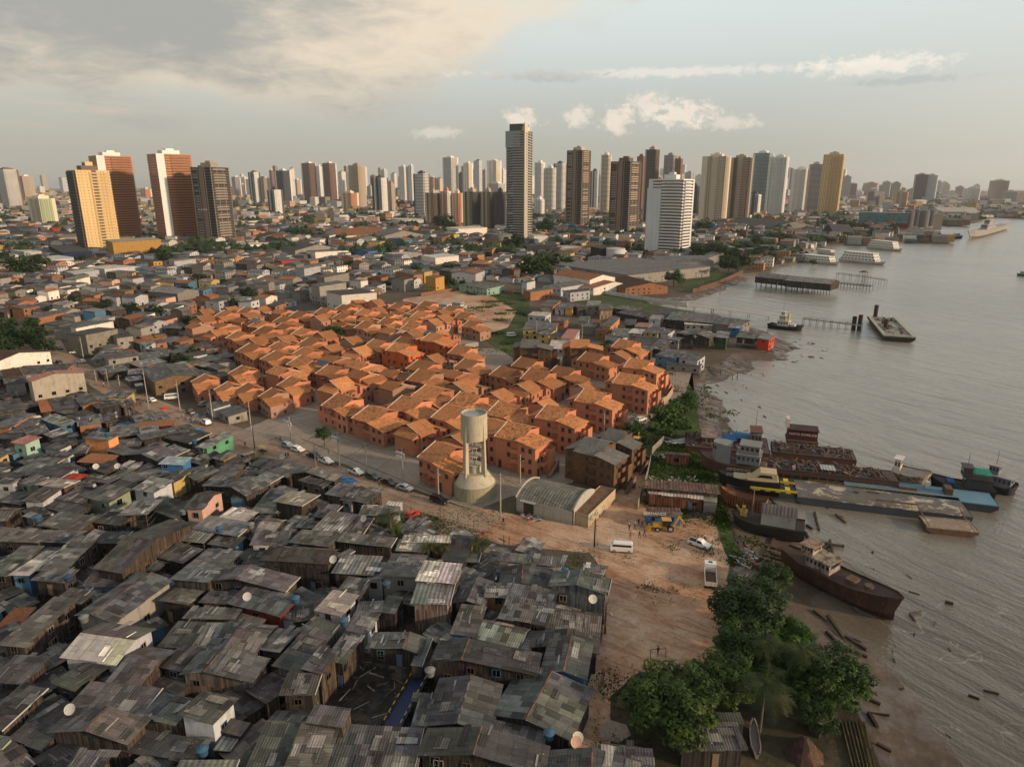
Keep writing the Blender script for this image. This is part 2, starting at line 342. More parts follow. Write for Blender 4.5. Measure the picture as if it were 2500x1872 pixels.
def m_water():
    t=NT('silty river'); p=t.pos(); s=t.sep(p)
    n=t.noise(.008,4,p,.6); c=t.mix(t.step(s[1],70,210),t.ramp(n,[(.35,(.10,.08,.057)),(.65,(.13,.107,.078))]),t.ramp(n,[(.35,(.235,.22,.185)),(.65,(.30,.285,.24))]))  # silt tones; paling with distance paints the grazing sky sheen into the colour
    q=t.comb(t.math('ADD',t.math('MULTIPLY',s[0],.55),t.math('MULTIPLY',s[1],.35)),t.math('ADD',t.math('MULTIPLY',s[0],-.06),t.math('MULTIPLY',s[1],.12)),0.0)
    w1=t.noise(.42,4,q,.6,.3); w2=t.noise(1.5,3,p,.6); w3=t.noise(.16,3,q,.5,.6)
    ln=t.math('SUBTRACT',1.0,t.math('ABSOLUTE',t.math('MULTIPLY_ADD',t.noise(.035,2,p,.45,.5),26.0,-13.0)))
    hgt_=t.math('ADD',t.math('MULTIPLY',w1,1.1),t.math('ADD',t.math('MULTIPLY',w2,.22),t.math('MULTIPLY',w3,1.6)))
    c=t.mix(t.math('MULTIPLY',t.step(w1,.35,.65),.30),c,mul(t,c,(.62,.62,.62)))  # ripple light and dark put into the colour along the waves
    fo=t.noise(.022,4,q,.55,1.2); fl=t.math('MULTIPLY',t.step(t.math('ABSOLUTE',t.math('SUBTRACT',fo,.5)),.0035,.0005),t.step(w1,.48,.6)); fo2=t.math('MULTIPLY',t.step(t.math('ABSOLUTE',t.math('SUBTRACT',t.noise(.04,3,p,.6,1.0),.48)),.004,.0005),t.step(s[1],190,90)); c=t.mix(t.math('MULTIPLY',t.math('ADD',fl,fo2,clamp=True),.28),c,(.5,.46,.38))
    return t.pbr(c,.2,normal=t.bump(hgt_,1.0,.55),spec=.5)
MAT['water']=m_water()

# ---------- sky, sun, air ----------
SUN_AZ, SUN_EL = radians(113), radians(15)     # clockwise from the view direction (+Y)
w=bpy.data.worlds.new("World"); sc.world=w; w.use_nodes=True; w.cycles.sampling_method='MANUAL'; w.cycles.sample_map_resolution=256
class WT(NT):
    def __init__(s): s.t=w.node_tree; s.t.nodes.clear(); s.out=s.n('ShaderNodeOutputWorld')
t=WT()
sky=t.n('ShaderNodeTexSky'); sky.sky_type='NISHITA'; sky.sun_disc=False; sky.sun_elevation=SUN_EL; sky.sun_rotation=SUN_AZ; sky.air_density=1.6; sky.dust_density=3; sky.altitude=70
d=t.tc('Generated'); s=t.sep(d)
az=t.math('DIVIDE',t.math('ARCTAN2',s[0],s[1]),radians(1)); el=t.math('DIVIDE',t.math('ARCSINE',s[2]),radians(1))
nis=t.vm('MULTIPLY',sky.outputs[0],(.1,.1,.1))
grad=t.ramp(t.math('DIVIDE',el,40.0),[(0,(.50,.475,.40)),(.06,(.49,.49,.43)),(.14,(.55,.575,.54)),(.24,(.65,.70,.685)),(.34,(.73,.80,.785)),(1,(.42,.46,.51))])
warm=t.math('MULTIPLY',t.step(az,60,-37),t.step(el,12,0)); grad=t.mix(t.math('MULTIPLY',warm,.5),grad,(.44,.405,.34))
rg=t.math('MULTIPLY',t.step(az,15,45),t.step(el,14,4)); grad=t.mix(t.math('MULTIPLY',rg,.4),grad,(.84,.79,.69))
base=t.mix(.92,nis,grad)
q=t.comb(t.math('DIVIDE',az,10.0),t.math('DIVIDE',el,3.6),0.0)
n1=t.noise(1.0,5,q,.6,.3); n2=t.noise(.45,3,q,.5,.3)
# large bank of cloud on the left, its lower edge climbing to the right
n4=t.noise(2.6,5,q,.66,.5)
edge=t.math('ADD',t.math('MULTIPLY_ADD',t.step(az,-18,16),9.0,4.2),t.math('ADD',t.math('MULTIPLY_ADD',n1,6.0,-3.0),t.math('ADD',t.math('MULTIPLY_ADD',n2,4.0,-2.0),t.math('MULTIPLY_ADD',n4,3.0,-1.5))))
bank=t.step(t.math('SUBTRACT',el,edge),-.8,3.0)
bank=t.math('MULTIPLY',bank,t.step(t.math('ADD',az,t.math('ADD',t.math('MULTIPLY_ADD',n1,18.0,-9.0),t.math('MULTIPLY_ADD',n4,16.0,-8.0))),14.0,-6.0)); 
lit=t.step(t.math('ADD',t.math('ADD',t.math('MULTIPLY',n2,.75),t.math('MULTIPLY_ADD',n4,.3,t.math('MULTIPLY',n1,.3))),t.math('MULTIPLY',t.step(az,-30,-2),.20)),.62,.92)
bc=t.mix(lit,(.37,.368,.34),(.82,.69,.53)); low=t.step(t.math('SUBTRACT',el,edge),2.2,0.2); bc=t.mix(t.math('MULTIPLY',low,.35),bc,(.40,.385,.35))
soft=t.math('MULTIPLY',bank,.93)
base=t.mix(soft,base,bc)
# low warm streaks under the bank
st=t.math('MULTIPLY',t.step(t.noise(1.0,5,t.comb(t.math('DIVIDE',az,7.0),t.math('DIVIDE',el,.9),3.0),.6),.5,.68),t.math('MULTIPLY',t.step(az,-14,-30),t.math('MULTIPLY',t.step(el,3.2,4.4),t.step(el,6.8,5.2)))); base=t.mix(t.math('MULTIPLY',st,.5),base,(.68,.55,.42))
# thin white streak to the right and cumulus heads low over the towers
pn=t.noise(1.3,5,t.comb(t.math('MULTIPLY',az,.9),t.math('MULTIPLY',el,1.25),4.0),.68,.2)
def puff(b,a0,e0,ra,re,amt,col,off):
    da=t.math('DIVIDE',t.math('SUBTRACT',az,a0),ra); de=t.math('DIVIDE',t.math('SUBTRACT',el,e0),re)
    nn=pn
    dd=t.math('ADD',t.math('SQRT',t.math('ADD',t.math('MULTIPLY',da,da),t.math('MULTIPLY',de,de))),t.math('MULTIPLY_ADD',nn,2.6,-1.3))
    return t.mix(t.math('MULTIPLY',t.step(dd,1.05,.25),amt),b,col)
base=puff(base,12,8.2,18,.42,.5,(.92,.84,.74),1.0); base=puff(base,26,8.0,5.5,.8,.65,(.95,.86,.75),9.0)
base=puff(base,28,6.9,4.5,.35,.45,(.42,.43,.43),5.0); base=puff(base,3,8.1,5.5,.5,.45,(.36,.36,.36),3.0)
for a,e,ra,re,am in ((.8,5.1,1.7,.9,.8),(5.2,5.2,1.5,.9,.7),(8.2,4.9,1.6,1.2,.8),(10.6,5.9,1.9,1.3,.75),(13.2,5.3,2.8,1.2,.85),(16.5,4.6,2.6,.7,.55),(-6,4.0,2.2,.6,.45),(36.5,6.2,1.5,.8,.7)):
    base=puff(base,a,e,ra,re,am,(.88,.77,.65),a*1.7+20)
bg=t.n('ShaderNodeBackground'); t.L(base,bg.inputs[0]); bg.inputs[1].default_value=1.07; t.L(bg.outputs[0],t.out.inputs[0])
sl=bpy.data.lights.new('sun','SUN'); so=bpy.data.objects.new('sun',sl); COL.objects.link(so); sl.energy=4.3; sl.angle=radians(3); sl.color=(1,.72,.47)
sd=Vector((sin(SUN_AZ)*cos(SUN_EL),cos(SUN_AZ)*cos(SUN_EL),sin(SUN_EL))); so.rotation_euler=sd.to_track_quat('Z','Y').to_euler()
sc.view_settings.view_transform='Standard'; sc.view_settings.look='None'; sc.view_settings.exposure=0; sc.view_settings.gamma=1
sc.cycles.use_denoising=True; sc.cycles.max_bounces=6; sc.cycles.diffuse_bounces=2; sc.cycles.glossy_bounces=2; sc.cycles.transmission_bounces=2; sc.cycles.volume_bounces=0; sc.cycles.transparent_max_bounces=4
sc.cycles.volume_step_rate=10; sc.cycles.sample_clamp_indirect=4
try: sc.cycles.denoising_prefilter='ACCURATE'
except Exception: pass
hz=MB(); hz.box(-15000,-400,-9,15000,29000,172,bottom=True); hm=NT('pale air'); v=hm.n('ShaderNodeVolumePrincipled'); v.inputs['Color'].default_value=(.90,.95,1,1); v.inputs['Density'].default_value=5e-5; v.inputs['Anisotropy'].default_value=.3
hm.L(v.outputs[0],hm.out.inputs[1]); ho=hz.build('haze',hm.m); tag(ho,'pale warm haze over the far city and river','haze',kind='stuff')
# ---------- land, river ----------
SHORE=[(2500,533),(2420,528),(2380,543),(2200,552),(2140,566),(2215,578),(2320,586),(2316,592),(2210,590),(2140,598),(2060,596),(2000,602),(1958,612),(1945,640),(1890,648),(1880,662),(1815,668),(1688,716),(1560,738),(1640,752),(1740,772),(1840,806),(1885,838),(1868,856),(1790,862),(1770,880),(1715,905),(1655,912),(1690,965),(1705,1040),(1715,1120),(1755,1170),(1782,1262),(1800,1330),(1848,1395),(1880,1470),(1960,1560),(2045,1660),(2110,1770),(2150,1872)]
SH=[gp(x,y) for x,y in SHORE]; last=SH[-1]; prev=SH[-2]; dirn=(last-prev).normalized(); SH.append(last+dirn*60); 
far=SH[0]; LANDP=[(far.x+5200,far.y+4200),(far.x+2500,far.y+1300)]+[(p.x,p.y) for p in SH]+[(SH[-1].x,-380),(-14500,-380),(-14500,28500),(9000,28500)]
WZ=-1.9
wm=MB(); 
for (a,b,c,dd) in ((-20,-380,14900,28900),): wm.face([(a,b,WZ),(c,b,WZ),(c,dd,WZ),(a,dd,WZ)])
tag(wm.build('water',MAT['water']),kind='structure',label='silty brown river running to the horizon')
import mathutils.geometry as mg
def sheet(name,pts,z,mat,px_=True,lab=None,kind='structure',cat=None,drop=None):
    P=[(lambda p:(p.x,p.y))(gp(x,y)) for x,y in pts] if px_ else list(pts)
    tri=mg.tessellate_polygon([[Vector((p[0],p[1],0)) for p in P]])
    me=bpy.data.meshes.new(name); vs=[(p[0],p[1],z) for p in P]; n=len(vs); fs=[tuple(t_) for t_ in tri]
    if drop is not None:
        vs+=[(p[0],p[1],drop) for p in P]; fs+=[(i,(i+1)%n,n+(i+1)%n,n+i) for i in range(n)]
    me.from_pydata(vs,[],fs); me.materials.append(mat); me.update()
    bm=bmesh.new(); bm.from_mesh(me); bmesh.ops.recalc_face_normals(bm,faces=bm.faces); 
    up=[f for f in bm.faces if abs(f.normal.z)>.9]
    if up and up[0].normal.z<0: bmesh.ops.reverse_faces(bm,faces=bm.faces)
    bm.to_mesh(me); bm.free()
    ul=me.uv_layers.new(name='UVMap'); ca=me.color_attributes.new('Col','FLOAT_COLOR','CORNER'); ca.data.foreach_set('color',[1.0]*(4*len(me.loops)))
    o=link(name,me); return tag(o,lab,cat,None,kind)
sheet('ground',LANDP,0,MAT['town'],False,'city ground reaching to the horizon',drop=-6)
# mud that slopes from the bank into the water
SHL=[(p.x,p.y) for p in SH[16:]]
def dist_shore(x,y):
    b=1e9
    for i in range(len(SHL)-1):
        ax,ay=SHL[i];bx,by=SHL[i+1];vx,vy=bx-ax,by-ay;tt=max(0,min(1,((x-ax)*vx+(y-ay)*vy)/(vx*vx+vy*vy+1e-9)))
        b=min(b,math.hypot(x-ax-vx*tt,y-ay-vy*tt))
    return b
def mudz(x,y):
    """mud level: flat apron, then under water"""
    if inpoly(x,y,LANDP): return -.35
    dd=dist_shore(x,y); wid=34 if y<190 else (30 if y<330 else 26)
    n=.25*sin(x*.23+y*.11)+.2*sin(x*.07-y*.19+2)+.12*sin(x*.61+y*.5)
    return -.1-1.55*min(1,dd/7.0)**.7-max(0,dd-7)*(2.0 if y<125 else 2.4)/wid+n*min(1,dd/8)*.45
mm=MB(); st_=2.4; gx0,gx1,gy0,gy1=-10,200,60,560; nx=int((gx1-gx0)/st_);ny=int((gy1-gy0)/st_); V={}
vs=[];fs=[]
for j in range(ny+1):
    y=gy0+j*st_
    for i in range(nx+1):
        x=gx0+i*st_
        if inpoly(x,y,LANDP):
            if dist_shore(x,y)>5: continue
            z=-.35
        else:
            if dist_shore(x,y)>75: continue
            z=mudz(x,y)
        V[i,j]=len(vs); vs.append((x,y,z))
for (i,j) in V:
    if (i+1,j) in V and (i,j+1) in V and (i+1,j+1) in V: fs.append((V[i,j],V[i+1,j],V[i+1,j+1],V[i,j+1]))
me=bpy.data.meshes.new('mudflat'); me.from_pydata(vs,[],fs); me.materials.append(MAT['mud']); me.polygons.foreach_set('use_smooth',[True]*len(fs)); me.update()
tag(link('mudflat',me),'wet brown mudflat exposed along the river bank',kind='structure')
# ground cover sheets, each a little above the one below
sheet('swamp_ground',[(-400,1000),(-300,820),(60,860),(250,975),(420,1080),(560,1120),(740,1130),(900,1200),(1000,1255),(1120,1290),(1210,1335),(1300,1345),(1400,1390),(1450,1480),(1470,1600),(1420,1750),(1400,2060),(-700,2060)],.03,MAT['swamp'],lab='dark tidal mud under the stilt houses')
def strip(name,pts,wid,z,mat,lab,off=0):
    P=[gp(*p) for p in pts]; Lf=[];Rt=[]
    for i,p in enumerate(P):
        a=P[max(0,i-1)];b=P[min(len(P)-1,i+1)]; dr=(b-a).normalized(); nn=Vector((-dr.y,dr.x,0)); ww=wid[i] if hasattr(wid,'__len__') else wid
        Lf.append(p+nn*(ww/2+off)); Rt.append(p+nn*(-ww/2+off))
    return sheet(name,[(p.x,p.y) for p in Lf+Rt[::-1]],z,mat,False,lab)
ROAD=[(118,820),(135,862),(178,890),(228,920),(290,955),(355,987),(440,1022),(520,1052),(610,1085),(700,1120),(800,1158),(900,1196),(1000,1232),(1090,1265),(1180,1295)]
strip('dirt_road',ROAD,[8,9,9,9,10,10,11,12,15,13,11,11,11,12,14],.07,MAT['street'],'dusty street past the orange houses')
sheet('clearing',[(1060,1262),(1170,1240),(1290,1262),(1440,1250),(1530,1180),(1560,1110),(1590,1065),(1640,1070),(1592,1150),(1590,1262),(1680,1268),(1760,1255),(1775,1280),(1786,1320),(1770,1480),(1760,1640),(1560,1640),(1490,1700),(1490,1900),(1375,2060),(1395,1800),(1470,1560),(1478,1400),(1440,1350),(1230,1330),(1120,1300)],.05,MAT['dirt'],lab='bare orange earth clearing beside the boatyard')
sheet('pavement',[(645,1052),(700,1010),(735,1072),(1098,1222),(1140,1170),(1330,1160),(1400,1075),(1560,975),(1625,938),(1640,880),(1692,900),(1672,965),(1640,985),(1500,1095),(1430,1150),(1395,1180),(1350,1188),(1240,1215),(1160,1248),(1040,1205),(830,1130),(700,1082)],.11,MAT['paving'],lab='pale paved walk around the orange houses')
sheet('side_street',[(560,1062),(640,1030),(720,985),(700,950),(745,975),(770,1020),(700,1060),(620,1085)],.085,MAT['paving'],lab='paved side street between old and new houses')
sheet('complex_ground',[(480,860),(600,800),(640,775),(860,745),(1180,790),(1160,850),(1480,860),(1640,880),(1640,935),(1330,1165),(1140,1165),(1098,1220),(735,1070),(640,1010)],.06,MAT['paving'],lab='paved alleys between the orange houses')
sheet('embankment',[(1640,860),(1665,905),(1695,960),(1708,1040),(1718,1118),(1700,1150),(1600,1130),(1560,1090),(1600,1010),(1672,968),(1690,905)],.10,MAT['grass'],kind='stuff',lab='bright green grass on the river embankment',cat='grass')
sheet('yard_grass',[(1600,1070),(1718,1100),(1760,1170),(1775,1240),(1600,1262),(1575,1200)],.09,MAT['grass'],kind='stuff',lab='rough grass in the scrap yard',cat='grass')
sheet('vacant_lot',[(960,780),(985,730),(1150,705),(1250,720),(1290,760),(1240,830),(1160,810),(1060,770)],.07,MAT['dirt'],lab='bare earth lot with stranded boats')
sheet('lot_grass',[(1050,700),(1120,690),(1290,720),(1300,800),(1262,880),(1170,822),(1240,800),(1262,760),(1200,722)],.10,MAT['grass'],kind='stuff',lab='green grass round the boat lot',cat='grass')
sheet('field',[(1480,712),(1560,738),(1662,757),(1760,772),(1760,782),(1640,785),(1500,762),(1400,735)],.09,MAT['grass'],kind='stuff',lab='grass field beside the white wall',cat='grass')
sheet('park_lawn',[(1650,690),(1725,660),(1810,668),(1700,700),(1680,716)],.1,MAT['grass'],kind='stuff',lab='park lawn inside the sea wall',cat='grass')
0 and sheet('bank_sand',[(1660,915),(1700,960),(1712,1045),(1760,1060),(1720,960),(1700,915)],-.2,MAT['sand'],lab='sandy strip below the embankment')
sheet('bank_grass',[(1750,1180),(1775,1250),(1795,1330),(1845,1395),(1815,1420),(1770,1350),(1740,1250)],.12,MAT['grass'],kind='stuff',lab='weeds on the river bank below the yard',cat='weeds')

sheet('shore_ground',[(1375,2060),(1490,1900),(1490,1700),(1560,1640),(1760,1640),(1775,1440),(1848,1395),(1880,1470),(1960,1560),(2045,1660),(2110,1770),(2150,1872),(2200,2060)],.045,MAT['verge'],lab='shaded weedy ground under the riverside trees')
GP=[[(1378,1352),(1410,1350),(1440,1372),(1430,1388),(1385,1378)],[(1520,1354),(1552,1352),(1560,1362),(1530,1366)],[(1545,1425),(1590,1430),(1660,1438),(1655,1452),(1590,1446),(1552,1436)],[(1630,1335),(1660,1325),(1672,1338),(1640,1348)],[(1700,1335),(1770,1310),(1790,1340),(1740,1360)],[(1450,1630),(1500,1630),(1530,1660),(1520,1740),(1470,1720)],[(1440,1345),(1468,1342),(1465,1352)],[(1700,1262),(1755,1255),(1770,1285),(1720,1290)],[(1000,1240),(1060,1262),(1215,1312),(1180,1325),(1040,1320),(985,1300)],[(1500,1780),(1560,1800),(1580,1872),(1480,1872)],[(1590,1262),(1700,1262),(1700,1280),(1590,1275)],[(1470,1790),(1540,1800),(1530,1840),(1460,1830)]]
def tufts(name,polys,dens,hh,lab,seed=5,cap=26000):
    r=random.Random(seed); v=[];f=[];c=[]
    for P_ in polys:
        Q=[gp(*q) for q in P_]; x0=min(q.x for q in Q);x1=max(q.x for q in Q);y0=min(q.y for q in Q);y1=max(q.y for q in Q); W=[(q.x,q.y) for q in Q]; n=int(min(cap,(x1-x0)*(y1-y0)*dens)); k=[(r.uniform(x0,x1),r.uniform(y0,y1),r.uniform(.8,3)) for _ in range(max(3,n//260))]
        for _ in range(n):
            g_=r.choice(k); x=r.gauss(g_[0],g_[2]);y=r.gauss(g_[1],g_[2])
            if not inpoly(x,y,W) and r.random()<.75: continue
            h=hh*r.uniform(.4,1.3);a=r.uniform(0,3.14);w_=h*.6; i=len(v); ca_,sa=cos(a)*w_,sin(a)*w_; v+=[(x-ca_,y-sa,.05),(x+ca_,y+sa,.05),(x+r.uniform(-.1,.1)+ca_*.3,y+r.uniform(-.1,.1),.05+h)]; f.append((i,i+1,i+2)); t_=r.random()*.9; c+=[t_,t_,t_,1]*3
    me=bpy.data.meshes.new(name); me.from_pydata(v,[],f); me.materials.append(MAT['leaf']); ca=me.color_attributes.new('Col','FLOAT_COLOR','CORNER'); ca.data.foreach_set('color',c); me.update(); return tag(link(name,me,color=(1.1,1.1,.9)),lab,'grass',kind='stuff')
tufts('weeds',GP,26,.22,'weeds scattered over the bare clearing and verges')
sheet('rubble_patch',[(1462,1778),(1490,1758),(1530,1770),(1540,1795),(1510,1815),(1470,1805)],.11,MAT['paving'],lab='round pale rubble patch by the mango tree')

tufts('bank_plants',[[(1640,860),(1665,905),(1695,960),(1708,1040),(1718,1118),(1700,1150),(1600,1130),(1560,1090),(1600,1010),(1672,968),(1690,905)],[(1600,1070),(1718,1100),(1760,1170),(1775,1240),(1600,1262),(1575,1200)],[(1750,1180),(1775,1250),(1795,1330),(1845,1395),(1815,1420),(1770,1350),(1740,1250)],[(1050,700),(1120,690),(1290,720),(1300,800),(1262,880),(1170,822),(1240,800)]],9,.5,'tall weeds on the embankment and in the yards',9,16000)

